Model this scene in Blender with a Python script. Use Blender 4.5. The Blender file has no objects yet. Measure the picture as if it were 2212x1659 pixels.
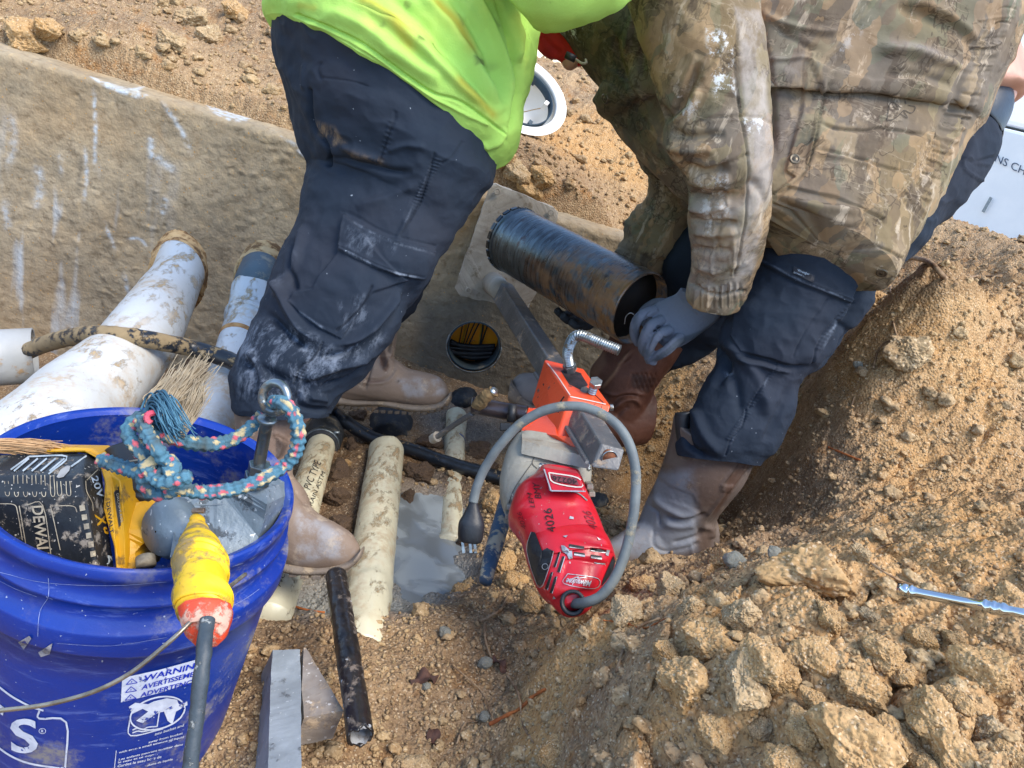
import bpy, bmesh, math, random
import numpy as np
from mathutils import Vector, Matrix
from mathutils.bvhtree import BVHTree
from mathutils.geometry import tessellate_polygon
random.seed(7); RNG = np.random.default_rng(11)
S = bpy.context.scene

# ---------------------------------------------------------------- camera, sky, sun, exposure
PITCH, ROLL = math.radians(22.4), math.radians(18.7)
CAM = np.array([0, 0, .8]); FPX = 1600.; CX = 1106.; CY = 829.5
r0 = np.array([1, 0, 0.]); u0 = np.array([0, math.sin(PITCH), math.cos(PITCH)])
FW = np.array([0, math.cos(PITCH), -math.sin(PITCH)])
RR = math.cos(ROLL)*r0 + math.sin(ROLL)*u0
UU = -math.sin(ROLL)*r0 + math.cos(ROLL)*u0
RM = np.stack([RR, UU, -FW], 1)
cd = bpy.data.cameras.new('camera'); cam = bpy.data.objects.new('camera', cd)
S.collection.objects.link(cam); S.camera = cam
cd.sensor_width = 36; cd.lens = 36*FPX/2212; cd.clip_start = .02; cd.clip_end = 500
m4 = Matrix.Identity(4)
for i in range(3):
    for j in range(3): m4[i][j] = RM[i, j]
m4.translation = Vector(CAM); cam.matrix_world = m4
cd.dof.use_dof = False

SUN_EL, SUN_AZ = math.radians(58), math.radians(125)      # azimuth measured from +Y towards +X
wd = bpy.data.worlds.new("World"); S.world = wd; wd.use_nodes = True
nt = wd.node_tree; bg = nt.nodes['Background']
sky = nt.nodes.new('ShaderNodeTexSky'); sky.sky_type = 'NISHITA'; sky.sun_disc = False
sky.sun_elevation = SUN_EL; sky.sun_rotation = SUN_AZ; sky.dust_density = .6; sky.air_density = 1.0
nt.links.new(sky.outputs[0], bg.inputs[0]); bg.inputs[1].default_value = .15
sl = bpy.data.lights.new('sun', 'SUN'); sl.energy = 1.7; sl.angle = math.radians(32); sl.color = (1, .9, .76)
so = bpy.data.objects.new('sun', sl); S.collection.objects.link(so)
sd = Vector((math.sin(SUN_AZ)*math.cos(SUN_EL), math.cos(SUN_AZ)*math.cos(SUN_EL), math.sin(SUN_EL)))
so.rotation_euler = sd.to_track_quat('Z', 'Y').to_euler(); so.location = (0, 0, 6)
S.view_settings.view_transform = 'Standard'; S.view_settings.look = 'None'
S.view_settings.gamma = 1; S.view_settings.exposure = 1.5
S.render.engine = 'CYCLES'

# ---------------------------------------------------------------- coordinates
def P(u, v, z): return CAM + RM @ np.array([(u-CX)/FPX*z, -(v-CY)/FPX*z, -z])
def PA(uvz):
    a = np.asarray(uvz, float); z = a[:, 2]
    return CAM + np.stack([(a[:, 0]-CX)/FPX*z, -(a[:, 1]-CY)/FPX*z, -z], 1) @ RM.T
def G(u, v, h):
    d = RM @ np.array([(u-CX)/FPX, -(v-CY)/FPX, -1]); return CAM + d*((h-.8)/d[2])
def PR(V):
    q = (V-CAM) @ RM; z = -q[:, 2]; z = np.where(z < 1e-3, 1e-3, z)
    return np.stack([CX+FPX*q[:, 0]/z, CY-FPX*q[:, 1]/z], 1)
WA = np.array([-1.46, 1.85]); WB = np.array([.16, 2.19])
WD = (WB-WA)/np.linalg.norm(WB-WA); WN = np.array([WD[1], -WD[0]])   # WN points at the camera side
def WL(u, v, off=0.):
    d = RM @ np.array([(u-CX)/FPX, -(v-CY)/FPX, -1]); n = np.array([WN[0], WN[1], 0]); p0 = np.array([WA[0], WA[1], 0])+n*off
    return CAM + d*(np.dot(n, p0-CAM)/np.dot(n, d))

# ---------------------------------------------------------------- noise (numpy)
_pm = np.random.default_rng(3).permutation(256); _pm = np.concatenate([_pm, _pm, _pm])
_gr = np.random.default_rng(4).normal(size=(256, 3)); _gr /= np.linalg.norm(_gr, axis=1)[:, None]
def perlin(p):
    i = np.floor(p).astype(int); f = p-i; i &= 255; w = f*f*f*(f*(f*6-15)+10); o = 0
    for a in (0, 1):
        for b in (0, 1):
            for c in (0, 1):
                h = _pm[_pm[_pm[i[:, 0]+a]+i[:, 1]+b]+i[:, 2]+c]
                g = _gr[h & 255]; d = f-np.array([a, b, c])
                ww = (w[:, 0] if a else 1-w[:, 0])*(w[:, 1] if b else 1-w[:, 1])*(w[:, 2] if c else 1-w[:, 2])
                o = o+ww*(g*d).sum(1)
    return o*1.5
def fbm(p, oc=4, g=.5):
    o = 0; a = 1.; q = np.array(p, float)
    for k in range(oc): o = o+a*perlin(q); q = q*2.03+17.1; a *= g
    return o
_cell = np.random.default_rng(5).random((256, 3))
def worley(p):
    i = np.floor(p).astype(int); f1 = np.full(len(p), 9.); idd = np.zeros(len(p))
    f2 = np.full(len(p), 9.)
    for a in (-1, 0, 1):
        for b in (-1, 0, 1):
            for c in (-1, 0, 1):
                j = i+np.array([a, b, c]); k = j & 255
                h = _pm[_pm[_pm[k[:, 0]]+k[:, 1]]+k[:, 2]] & 255
                d = ((j+_cell[h]-p)**2).sum(1); m = d < f1
                f2 = np.where(m, f1, np.minimum(f2, d)); idd = np.where(m, h/255., idd); f1 = np.where(m, d, f1)
    return np.sqrt(f1), np.sqrt(f2), idd
def sst(x, a, b):
    t = np.clip((x-a)/(b-a), 0, 1); return t*t*(3-2*t)

# ---------------------------------------------------------------- materials
def lin(h):
    h = h.lstrip('#'); o = []
    for k in (0, 2, 4):
        c = int(h[k:k+2], 16)/255.; o.append(c/12.92 if c <= .04045 else ((c+.055)/1.055)**2.4)
    return tuple(o)+(1,)
class MT:
    def __init__(s, name, rough=.8, metal=0., spec=.5):
        s.m = bpy.data.materials.new(name); s.m.use_nodes = True; s.t = s.m.node_tree
        s.b = s.t.nodes['Principled BSDF']; s.b.inputs['Roughness'].default_value = rough
        s.b.inputs['Metallic'].default_value = metal; s.b.inputs['Specular IOR Level'].default_value = spec
        s.co = s.t.nodes.new('ShaderNodeTexCoord').outputs['Object']; s.h = None
    def n(s, ty, **k):
        x = s.t.nodes.new(ty)
        for a, b in k.items(): setattr(x, a, b)
        return x
    def put(s, sock, v):
        if isinstance(v, bpy.types.NodeSocket): s.t.links.new(v, sock)
        elif isinstance(v, str): sock.default_value = lin(v)
        elif sock.type == 'RGBA' and not hasattr(v, '__len__'): sock.default_value = (v, v, v, 1)
        else: sock.default_value = v
    def vec(s, sc=(1, 1, 1), rot=(0, 0, 0), warp=0, wsc=5):
        c = s.co
        if warp:
            nz = s.n('ShaderNodeTexNoise'); nz.inputs['Scale'].default_value = wsc; s.t.links.new(c, nz.inputs['Vector'])
            a = s.n('ShaderNodeVectorMath', operation='MULTIPLY_ADD'); s.t.links.new(nz.outputs['Color'], a.inputs[0])
            a.inputs[1].default_value = (warp,)*3; s.t.links.new(c, a.inputs[2]); c = a.outputs[0]
        mp = s.n('ShaderNodeMapping'); s.t.links.new(c, mp.inputs[0]); mp.inputs['Rotation'].default_value = rot
        mp.inputs['Scale'].default_value = sc; return mp.outputs[0]
    def noise(s, sc, det=4, ro=.55, v=None, dist=0):
        x = s.n('ShaderNodeTexNoise'); x.inputs['Scale'].default_value = sc; x.inputs['Detail'].default_value = det
        x.inputs['Roughness'].default_value = ro; x.inputs['Distortion'].default_value = dist
        s.t.links.new(v or s.co, x.inputs['Vector']); return x.outputs['Fac']
    def vor(s, sc, out='Distance', feat='F1', v=None, rnd=1):
        x = s.n('ShaderNodeTexVoronoi', feature=feat); x.inputs['Scale'].default_value = sc
        x.inputs['Randomness'].default_value = rnd
        s.t.links.new(v or s.co, x.inputs['Vector']); return x.outputs[out]
    def ramp(s, f, a, b):            # smooth 0..1 between a and b (a may exceed b)
        x = s.n('ShaderNodeMapRange', interpolation_type='SMOOTHSTEP'); s.put(x.inputs[0], f)
        lo, hi = (a, b) if a < b else (b, a)
        x.inputs[1].default_value = lo; x.inputs[2].default_value = hi
        x.inputs[3].default_value, x.inputs[4].default_value = (0, 1) if a < b else (1, 0); return x.outputs[0]
    def ma(s, op, a, b=0.):
        x = s.n('ShaderNodeMath', operation=op); s.put(x.inputs[0], a); s.put(x.inputs[1], b); return x.outputs[0]
    def mix(s, f, a, b, mode='MIX'):
        x = s.n('ShaderNodeMix', data_type='RGBA', blend_type=mode); s.put(x.inputs[0], f); s.put(x.inputs[6], a); s.put(x.inputs[7], b); return x.outputs[2]
    def attr(s, ch, name='mask'):
        x = s.n('ShaderNodeAttribute', attribute_name=name); y = s.n('ShaderNodeSeparateColor'); s.t.links.new(x.outputs['Color'], y.inputs[0]); return y.outputs[ch]
    def bump(s, hgt, dist=.002, st=1.):
        x = s.n('ShaderNodeBump'); x.inputs['Distance'].default_value = dist; x.inputs['Strength'].default_value = st
        s.put(x.inputs['Height'], hgt)
        if s.h: s.t.links.new(s.h, x.inputs['Normal'])
        s.h = x.outputs[0]; s.t.links.new(s.h, s.b.inputs['Normal']); return s
    def col(s, c): s.put(s.b.inputs['Base Color'], c); return s
    def rgh(s, c): s.put(s.b.inputs['Roughness'], c); return s

def simple(name, c1, c2=None, sc=20, rough=.6, metal=0, bump=.0005, bsc=120, dirt=None, dsc=9, dlo=.52, dhi=.62, drough=.9, spec=.5, spk=None):
    m = MT(name, rough, metal, spec); c = m.mix(m.ramp(m.noise(sc, 5), .35, .65), c1, c2 or c1)
    if dirt:
        f = m.ramp(m.noise(dsc, 9, .68), dlo, dhi); c = m.mix(f, c, dirt); m.rgh(m.mix(f, rough, drough))
        if metal: m.put(m.b.inputs['Metallic'], m.ramp(m.ma('SUBTRACT', metal, f), 0, 1))
        m.bump(f, .0006)
    if spk:
        f = m.ma('MULTIPLY', m.ramp(m.noise(spk[1], 2, .5), spk[2], spk[2]+.02), .8); c = m.mix(f, c, spk[0])
    m.col(c)
    if bump: m.bump(m.noise(bsc, 4), bump)
    return m.m

# soil: shared by ground and clods
def soil(name, tint=True, K=1., lights=('#a78d6c', '#937b60', '#9c7042')):
    m = MT(name, .95, 0, .2)
    n1 = m.noise(3.2*K, 6, .6); n2 = m.noise(14*K, 6, .65); n3 = m.noise(60*K, 5, .7)
    c = m.mix(m.ramp(n1, .38, .62), lights[0], lights[1])
    c = m.mix(m.ma('MULTIPLY', m.ramp(n2, .52, .7), .75), c, lights[2])
    c = m.mix(m.ma('MULTIPLY', m.ramp(n3, .5, .75), .6), c, '#c9ae88')
    c = m.mix(m.ma('MULTIPLY', m.ramp(n3, .5, .28), .6), c, '#5f452d')
    if tint:
        c = m.mix(m.ma('MULTIPLY', m.attr('Red'), .85), c, m.mix(n3, '#a9753c', '#ddb880'))  # Red: orange soil and painted-in warm sunlight
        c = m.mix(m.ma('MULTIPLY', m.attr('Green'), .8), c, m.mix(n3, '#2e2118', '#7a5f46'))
        c = m.mix(m.ma('MULTIPLY', m.attr('Blue'), .85), c, m.mix(n3, '#7f8788', '#a3aaa9'))
        m.rgh(m.mix(m.attr('Blue'), .95, .45))
    g = m.vor(420*K, 'Color'); gs = m.n('ShaderNodeSeparateColor'); m.t.links.new(g, gs.inputs[0])
    c = m.mix(m.ma('MULTIPLY', m.ramp(gs.outputs[0], .9, .96), .4), c, '#e0cfb2')
    c = m.mix(m.ma('MULTIPLY', m.ramp(gs.outputs[1], .88, .95), .5), c, '#4a3524')
    m.col(c); m.bump(m.ma('SUBTRACT', 1., m.vor(190*K)), .004 if tint else .0016, .9); m.bump(m.noise(420*K, 3), .0016, .9 if tint else .6); return m.m
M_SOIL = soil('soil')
M_CRUMB = soil('crumb_soil', False, 1., ('#ad9570', '#988062', '#a67f52'))
M_CLOD = soil('clod_soil', False, .035, ('#b59468', '#a78960', '#b0824a'))
M_CLOD2 = soil('clod_soil_grey', False, .035, ('#ad9673', '#a08a6b', '#a38156'))
M_STONE = simple('grey_stone', '#97988e', '#7c807a', 30, .7, 0, .001, 90, '#b59a72', 25, .55, .62)

# ---------------------------------------------------------------- object helpers
ROOTS = {}
def thing(name, loc, label=None, cat=None, group=None, kind=None):
    o = bpy.data.objects.new(name, None); o.empty_display_size = .05; S.collection.objects.link(o)
    o.location = Vector(loc); tag(o, label, cat, group, kind); return o
def tag(o, label=None, cat=None, group=None, kind=None):
    if label: o['label'] = label
    if cat: o['category'] = cat
    if group: o['group'] = group
    if kind: o['kind'] = kind
    return o
def wloc(o):
    l = np.zeros(3)
    while o: l = l+np.array(o.location); o = o.parent
    return l
GEO = {}
def mk(name, V, F, mat, parent=None, smooth=True, mask=None, origin=None):
    V = np.asarray(V, float); me = bpy.data.meshes.new(name)
    base = wloc(parent) if parent else np.zeros(3)
    loc = np.zeros(3)
    if parent is None: loc = np.array(origin if origin is not None else V.mean(0))
    L = (V-base-loc)
    if isinstance(F, np.ndarray):
        k = F.shape[1]; me.vertices.add(len(V)); me.vertices.foreach_set('co', L.astype(np.float32).ravel())
        me.loops.add(F.size); me.loops.foreach_set('vertex_index', F.astype(np.int32).ravel())
        me.polygons.add(len(F)); me.polygons.foreach_set('loop_start', np.arange(0, F.size, k, dtype=np.int32))
        me.polygons.foreach_set('loop_total', np.full(len(F), k, dtype=np.int32)); me.update(calc_edges=True)
    else:
        me.from_pydata([tuple(x) for x in L], [], [tuple(int(q) for q in f) for f in F]); me.update()
    me.validate(clean_customdata=False)
    if mask is not None:
        a = me.color_attributes.new('mask', 'FLOAT_COLOR', 'POINT')
        mm = np.zeros((len(V), 4), np.float32); mm[:, :mask.shape[1]] = mask; mm[:, 3] = 1; a.data.foreach_set('color', mm.ravel())
    me.polygons.foreach_set('use_smooth', [smooth]*len(me.polygons))
    me.materials.append(mat); o = bpy.data.objects.new(name, me); S.collection.objects.link(o)
    o.location = Vector(loc)
    if parent: o.parent = parent
    GEO[o.name] = (V, F); return o
def bevel(o, w=.002, seg=2):
    b = o.modifiers.new('bevel', 'BEVEL'); b.width = w; b.segments = seg; b.limit_method = 'ANGLE'; b.angle_limit = math.radians(32); return o
def gridF(n, m, wrap=True, off=0):
    i = np.arange(n-1)[:, None]; j = np.arange(m if wrap else m-1)[None]; j2 = (j+1) % m
    a = i*m+j; b = i*m+j2; c = (i+1)*m+j2; d = (i+1)*m+j
    return np.stack([a, b, c, d], -1).reshape(-1, 4)+off
def catmull(A, n):
    A = np.asarray(A, float); k = len(A); t = np.linspace(0, k-1, n); i = np.clip(t.astype(int), 0, k-2); f = (t-i)[:, None]
    g = lambda q: A[np.clip(q, 0, k-1)]
    p0 = 2*g(i)-g(i+1); p0 = np.where((i > 0)[:, None], g(i-1), p0)
    p3 = np.where((i < k-2)[:, None], g(i+2), 2*g(i+1)-g(i)); p1 = g(i); p2 = g(i+1)
    return .5*(2*p1+(p2-p0)*f+(2*p0-5*p1+4*p2-p3)*f**2+(3*p1-p0-3*p2+p3)*f**3)
def resample(A, n):
    B = catmull(A, max(n*4, 40)); d = np.r_[0, np.cumsum(np.linalg.norm(np.diff(B, axis=0), axis=1))]
    return np.stack([np.interp(np.linspace(0, d[-1], n), d, B[:, k]) for k in range(B.shape[1])], 1)
def nrmgrid(X, wrap=True):
    du = np.gradient(X, axis=0)
    dv = (np.roll(X, -1, 1)-np.roll(X, 1, 1)) if wrap else np.gradient(X, axis=1)
    n = np.cross(du, dv); n /= np.linalg.norm(n, axis=2)[..., None]+1e-12; c = X.mean(1, keepdims=True)
    if ((n*(X-c)).sum(2)).mean() < 0: n = -n
    return n
def loft(rings, n=60, m=64, ratio=.8, pw=1., caps=True):
    """rings: (uL, vL, uR, vR, z[, zR[, ratio]]) silhouette pairs seen from the camera, made into full closed sections"""
    L = []; Rr = []; rt = []
    for r in rings:
        zR = r[5] if len(r) > 5 and r[5] else r[4]
        L.append(P(r[0], r[1], r[4])); Rr.append(P(r[2], r[3], zR)); rt.append([r[6] if len(r) > 6 else ratio])
    A = catmull(np.hstack([L, Rr, rt]), n); L = A[:, :3]; Rr = A[:, 3:6]; rt = A[:, 6:7]
    C = (L+Rr)/2; a = (Rr-L)/2; T = np.gradient(C, axis=0); b = np.cross(T, a); b /= np.linalg.norm(b, axis=1)[:, None]+1e-12
    vd = C-CAM; b *= np.sign((b*vd).sum(1))[:, None]; b *= np.linalg.norm(a, axis=1)[:, None]*rt
    t = np.linspace(0, 2*np.pi, m, endpoint=False); c, s = np.cos(t), np.sin(t)
    c = np.sign(c)*np.abs(c)**pw; s = np.sign(s)*np.abs(s)**pw
    return C[:, None]+a[:, None]*c[None, :, None]+b[:, None]*s[None, :, None]
def tubegrid(pts, rad, n=60, m=16, flat=1.):
    A = np.hstack([np.asarray(pts, float), np.broadcast_to(np.asarray(rad, float).reshape(-1, 1), (len(pts), 1))])
    A = resample(A, n); C = A[:, :3]; r = A[:, 3]; T = np.gradient(C, axis=0); T /= np.linalg.norm(T, axis=1)[:, None]+1e-12
    N = np.zeros_like(T); v = np.cross(T[0], [0.3, .2, 1]); v /= np.linalg.norm(v); N[0] = v
    for i in range(1, n):
        v = N[i-1]-T[i]*np.dot(N[i-1], T[i]); N[i] = v/(np.linalg.norm(v)+1e-12)
    B = np.cross(T, N); t = np.linspace(0, 2*np.pi, m, endpoint=False)
    return C[:, None]+r[:, None, None]*(N[:, None]*np.cos(t)[None, :, None]+B[:, None]*np.sin(t)[None, :, None]*flat)
def closed(X, caps=(1, 1)):
    n, m = X.shape[:2]; V = X.reshape(-1, 3); F = [gridF(n, m)]
    if caps[0] or caps[1]:
        q = []
        ex = []
        if caps[0]: ex.append(X[0].mean(0)); c = len(V); q += [(c, (j+1) % m, j, j) for j in range(m)]
        if caps[1]: ex.append(X[-1].mean(0)); c = len(V)+len(ex)-1; q += [(c, (n-1)*m+j, (n-1)*m+(j+1) % m, (n-1)*m+(j+1) % m) for j in range(m)]
        V = np.vstack([V, ex])
        F = [tuple(x) for x in F[0]]+[x[:3] for x in q]; return V, F
    return V, F[0]
def join(parts):
    V = []; F = []; o = 0
    for v, f in parts:
        V.append(np.asarray(v)); F += [tuple(int(k)+o for k in x) for x in f]; o += len(v)
    return np.vstack(V), F
def tube(name, uvz, rad, mat, parent=None, n=60, m=14, caps=(1, 1), world=False, wob=0, flat=1., **k):
    pts = uvz if world else PA(uvz); X = tubegrid(pts, rad, n, m, flat)
    if wob:
        nn = nrmgrid(X); q = X.reshape(-1, 3); X = X+nn*(fbm(q*wob[1], 3)*wob[0]).reshape(X.shape[:2])[..., None]
    V, F = closed(X, caps); return mk(name, V, F, mat, parent, **k)
def cyl(c0, c1, r0_, r1_=None, m=32, inner=None):
    c0 = np.asarray(c0, float); c1 = np.asarray(c1, float); r1_ = r0_ if r1_ is None else r1_
    T = (c1-c0)/np.linalg.norm(c1-c0); N = np.cross(T, [.3, .2, 1]); N /= np.linalg.norm(N); B = np.cross(T, N)
    t = np.linspace(0, 2*np.pi, m, endpoint=False); rg = N*np.cos(t)[:, None]+B*np.sin(t)[:, None]
    if inner is None:
        return closed(np.stack([c0+rg*r0_, c1+rg*r1_]))
    X = np.stack([c0+rg*inner, c0+rg*r0_, c1+rg*r1_, c1+rg*inner*r1_/r0_, c0+rg*inner]); n = 5
    return X.reshape(-1, 3), gridF(5, m)
def revolve(c, ax, prof, m=48, N=None):
    """prof: list of (distance along ax, radius)"""
    c = np.asarray(c, float); T = np.asarray(ax, float); T = T/np.linalg.norm(T)
    N = np.cross(T, [.3, .2, 1]) if N is None else N-T*np.dot(N, T); N = N/np.linalg.norm(N); B = np.cross(T, N)
    t = np.linspace(0, 2*np.pi, m, endpoint=False); rg = N*np.cos(t)[:, None]+B*np.sin(t)[:, None]
    return np.stack([c+T*a+rg*r for a, r in prof])
def prism(front, off):
    """front: world polygon; off: offset vector(s) to the back polygon"""
    A = np.asarray(front, float); n = len(A); Bk = A+np.asarray(off, float)
    F = [tuple(range(n)), tuple(range(2*n-1, n-1, -1))]+[(i, i+n, (i+1) % n+n, (i+1) % n) for i in range(n)]
    return np.vstack([A, Bk]), F
def box(c, ax, ay, az):
    c, ax, ay, az = [np.asarray(q, float) for q in (c, ax, ay, az)]
    V = [c+ax*i+ay*j+az*k for i in (-1, 1) for j in (-1, 1) for k in (-1, 1)]
    return np.array(V), [(0, 1, 3, 2), (4, 6, 7, 5), (0, 4, 5, 1), (2, 3, 7, 6), (0, 2, 6, 4), (1, 5, 7, 3)]
def rough(name, parts, mat, parent=None, sub=.006, amp=.001, sc=60, smooth=True, **k):
    """solid mesh, finely cut and roughened so that its edges are not perfect"""
    V, F = join(parts) if isinstance(parts, list) else parts
    bm = bmesh.new(); vs = [bm.verts.new(x) for x in V]
    for f in F:
        try: bm.faces.new([vs[i] for i in f])
        except ValueError: pass
    bmesh.ops.recalc_face_normals(bm, faces=bm.faces)
    for _ in range(5):
        es = [e for e in bm.edges if e.calc_length() > sub]
        if not es or len(bm.verts) > 30000: break
        bmesh.ops.subdivide_edges(bm, edges=es, cuts=1, use_grid_fill=True)
    bmesh.ops.triangulate(bm, faces=bm.faces); bm.normal_update()
    V = np.array([v.co for v in bm.verts]); N = np.array([v.normal for v in bm.verts]); F = [tuple(v.index for v in f.verts) for f in bm.faces]; bm.free()
    V = V+N*(fbm(V*sc, 4)*amp)[:, None]
    o = mk(name, V, F, mat, parent, smooth=False, **k)
    return o

# pixel-guided sculpting of real geometry
def segd(uv, pts):
    pts = np.asarray(pts, float); best = np.full(len(uv), 1e9); tt = np.zeros(len(uv)); L = np.r_[0, np.cumsum(np.linalg.norm(np.diff(pts, axis=0), axis=1))]
    for i in range(len(pts)-1):
        a = pts[i]; d = pts[i+1]-a; l2 = (d*d).sum()+1e-9; t = np.clip(((uv-a)@d)/l2, 0, 1)
        q = np.linalg.norm(uv-a-t[:, None]*d, axis=1); m = q < best; best = np.where(m, q, best); tt = np.where(m, (L[i]+t*np.sqrt(l2))/(L[-1]+1e-9), tt)
    return best, tt
def curve2(pts, k=6):
    pts = np.asarray(pts, float); return catmull(pts, (len(pts)-1)*k+1) if len(pts) > 2 else pts
def inpoly(uv, poly):
    x, y = uv[:, 0], uv[:, 1]; c = np.zeros(len(uv), bool); n = len(poly); j = n-1
    for i in range(n):
        xi, yi = poly[i]; xj, yj = poly[j]
        c ^= ((yi > y) != (yj > y)) & (x < (xj-xi)*(y-yi)/((yj-yi) or 1e-9)+xi); j = i
    return c
def strokes(uv, w, items):
    """items: ('l', pts, width, amp) ridge line, or ('p', poly, edge, amp) raised patch"""
    o = np.zeros(len(uv))
    for it in items:
        pts = np.asarray(it[1], float); wd_ = it[2]; lo = pts.min(0)-4*wd_; hi = pts.max(0)+4*wd_
        m = np.where(((uv > lo) & (uv < hi)).all(1) & (w > 0))[0]
        if not len(m): continue
        if it[0] == 'l':
            d, t = segd(uv[m], curve2(pts)); tp = np.clip(np.sin(np.pi*np.clip(t, .02, .98))*2.2, 0, 1) if len(it) < 5 else 1
            o[m] += it[3]*np.exp(-(d/wd_)**2)*tp*w[m]
        else:
            d, t = segd(uv[m], np.vstack([pts, pts[:1]])); ins = inpoly(uv[m], pts)
            o[m] += it[3]*sst(np.where(ins, d, -d), -wd_/2, wd_/2)*w[m]
    return o
def facing(V, N): 
    d = V-CAM; d = d/np.linalg.norm(d, axis=1)[:, None]; return sst(-(N*d).sum(1), -.05, .12)
def vnorm(V, F):
    F = np.asarray([f if len(f) == 4 else (f[0], f[1], f[2], f[2]) for f in F]) if not isinstance(F, np.ndarray) else F
    n = np.cross(V[F[:, 2]]-V[F[:, 0]], V[F[:, -1]]-V[F[:, 1]] if F.shape[1] > 3 else V[F[:, 2]]-V[F[:, 1]])
    o = np.zeros_like(V)
    for k in range(F.shape[1]): np.add.at(o, F[:, k], n)
    return o/(np.linalg.norm(o, axis=1)[:, None]+1e-12)
def cloth(name, X, mat, parent, sc=(), paint=None, wr=.003, wf=(9, 9, 9), caps=(1, 1), extra=None, fine=.0006, rid=.0):
    N = nrmgrid(X).reshape(-1, 3); V = X.reshape(-1, 3).copy(); f = facing(V, N)
    uv = PR(V); q = V*np.array(wf)
    d = fbm(q, 4)*wr + fbm(V*70, 3)*fine
    if rid: d = d+(1-np.abs(fbm(q*1.3+5, 3))*2.2)*rid
    d += strokes(uv, f, sc)
    V = V+N*d[:, None]; n, m = X.shape[:2]
    mask = np.zeros((len(V), 3))
    if paint:
        for ch, items in enumerate(paint): mask[:, ch] = np.clip(strokes(uv, f, items), 0, 1)
    V, F = closed(V.reshape(n, m, 3), caps); mask = np.vstack([mask, np.zeros((len(V)-len(mask), 3))])
    if extra:
        o = len(V); V2, F2 = extra; F = [tuple(x) for x in F]+[tuple(int(k)+o for k in x) for x in F2]; V = np.vstack([V, V2]); mask = np.vstack([mask, np.zeros((len(V2), 3))])
    return mk(name, V, F, mat, parent, mask=mask)
def union(parts, vox=.004, smooth=6):
    V, F = join(parts); me = bpy.data.meshes.new('u'); me.from_pydata([tuple(x) for x in V], [], F); o = bpy.data.objects.new('u', me); S.collection.objects.link(o)
    bm = bmesh.new(); bm.from_mesh(me); bmesh.ops.recalc_face_normals(bm, faces=bm.faces); bm.to_mesh(me); bm.free()
    r = o.modifiers.new('r', 'REMESH'); r.mode = 'VOXEL'; r.voxel_size = vox
    if smooth: s = o.modifiers.new('s', 'SMOOTH'); s.iterations = smooth; s.factor = .5
    dg = bpy.context.evaluated_depsgraph_get(); e = o.evaluated_get(dg); m2 = e.to_mesh()
    n = len(m2.vertices); Vn = np.zeros(n*3); m2.vertices.foreach_get('co', Vn); Vn = Vn.reshape(-1, 3)
    Fn = [tuple(p.vertices) for p in m2.polygons]
    Nn = np.zeros(n*3); m2.vertices.foreach_get('normal', Nn); Nn = Nn.reshape(-1, 3)
    e.to_mesh_clear(); bpy.data.objects.remove(o); bpy.data.meshes.remove(me); return Vn, Fn, Nn
def sculpted(name, parts, mat, parent, vox=.004, smooth=6, sc=(), paint=None, wr=.0, wf=30, fine=.0004):
    V, F, N = union(parts, vox, smooth); f = facing(V, N); uv = PR(V)
    d = fbm(V*wf, 3)*wr+fbm(V*120, 2)*fine+strokes(uv, f, sc); mask = np.zeros((len(V), 3))
    if paint:
        for ch, items in enumerate(paint): mask[:, ch] = np.clip(strokes(uv, f, items), 0, 1)
    return mk(name, V+N*d[:, None], F, mat, parent, mask=mask)

# writing and marks laid on a surface
def bvh(*objs):
    V, F = join([GEO[o.name] for o in objs]); return BVHTree.FromPolygons([Vector(x) for x in V], [tuple(f) for f in F])
def text2d(s, bold=False):
    cu = bpy.data.curves.new('t', 'FONT'); cu.body = s; cu.size = 1; cu.resolution_u = 3
    if bold: cu.offset = .018
    o = bpy.data.objects.new('t', cu); S.collection.objects.link(o); dg = bpy.context.evaluated_depsgraph_get(); dg.update()
    me = o.evaluated_get(dg).to_mesh(); V = np.array([v.co[:] for v in me.vertices])[:, :2]; F = [tuple(p.vertices) for p in me.polygons]
    bpy.data.objects.remove(o); bpy.data.curves.remove(cu)
    V = V-V.min(0); V = V/np.array([V[:, 0].max(), V[:, 1].max()]); return V, F
def refine(V, F, mx):
    bm = bmesh.new(); vs = [bm.verts.new((x[0], x[1], 0)) for x in V]
    for f in F:
        try: bm.faces.new([vs[i] for i in f])
        except ValueError: pass
    for _ in range(4):
        es = [e for e in bm.edges if e.calc_length() > mx]
        if not es: break
        bmesh.ops.subdivide_edges(bm, edges=es, cuts=1)
    bmesh.ops.triangulate(bm, faces=bm.faces); bm.verts.index_update()
    V = np.array([v.co[:2] for v in bm.verts]); F = [tuple(v.index for v in f.verts) for f in bm.faces]; bm.free(); return V, F
def lay(name, uv, F, tree, mat, parent, off=.0007):
    V = []; c = Vector(CAM); okk = []
    for u, v in uv:
        d = Vector(P(u, v, 1.)-CAM).normalized(); h = tree.ray_cast(c, d)
        if h[0] is None: V.append(CAM); okk.append(False); continue
        n = h[1] if h[1].dot(d) < 0 else -h[1]; V.append(np.array(h[0]-d*off*1.5+n*off*.5)); okk.append(True)
    F = [f for f in F if all(okk[i] for i in f)]
    V = np.array(V)
    F = [f for f in F if max(np.linalg.norm(V[f[0]]-V[f[1]]), np.linalg.norm(V[f[1]]-V[f[2]])) < .05]
    if not F: print('LAY MISSED', name); return None
    us = sorted({i for f in F for i in f}); mp = {a: b for b, a in enumerate(us)}
    return mk(name, V[us], [tuple(mp[i] for i in f) for f in F], mat, parent, smooth=False)
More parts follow.
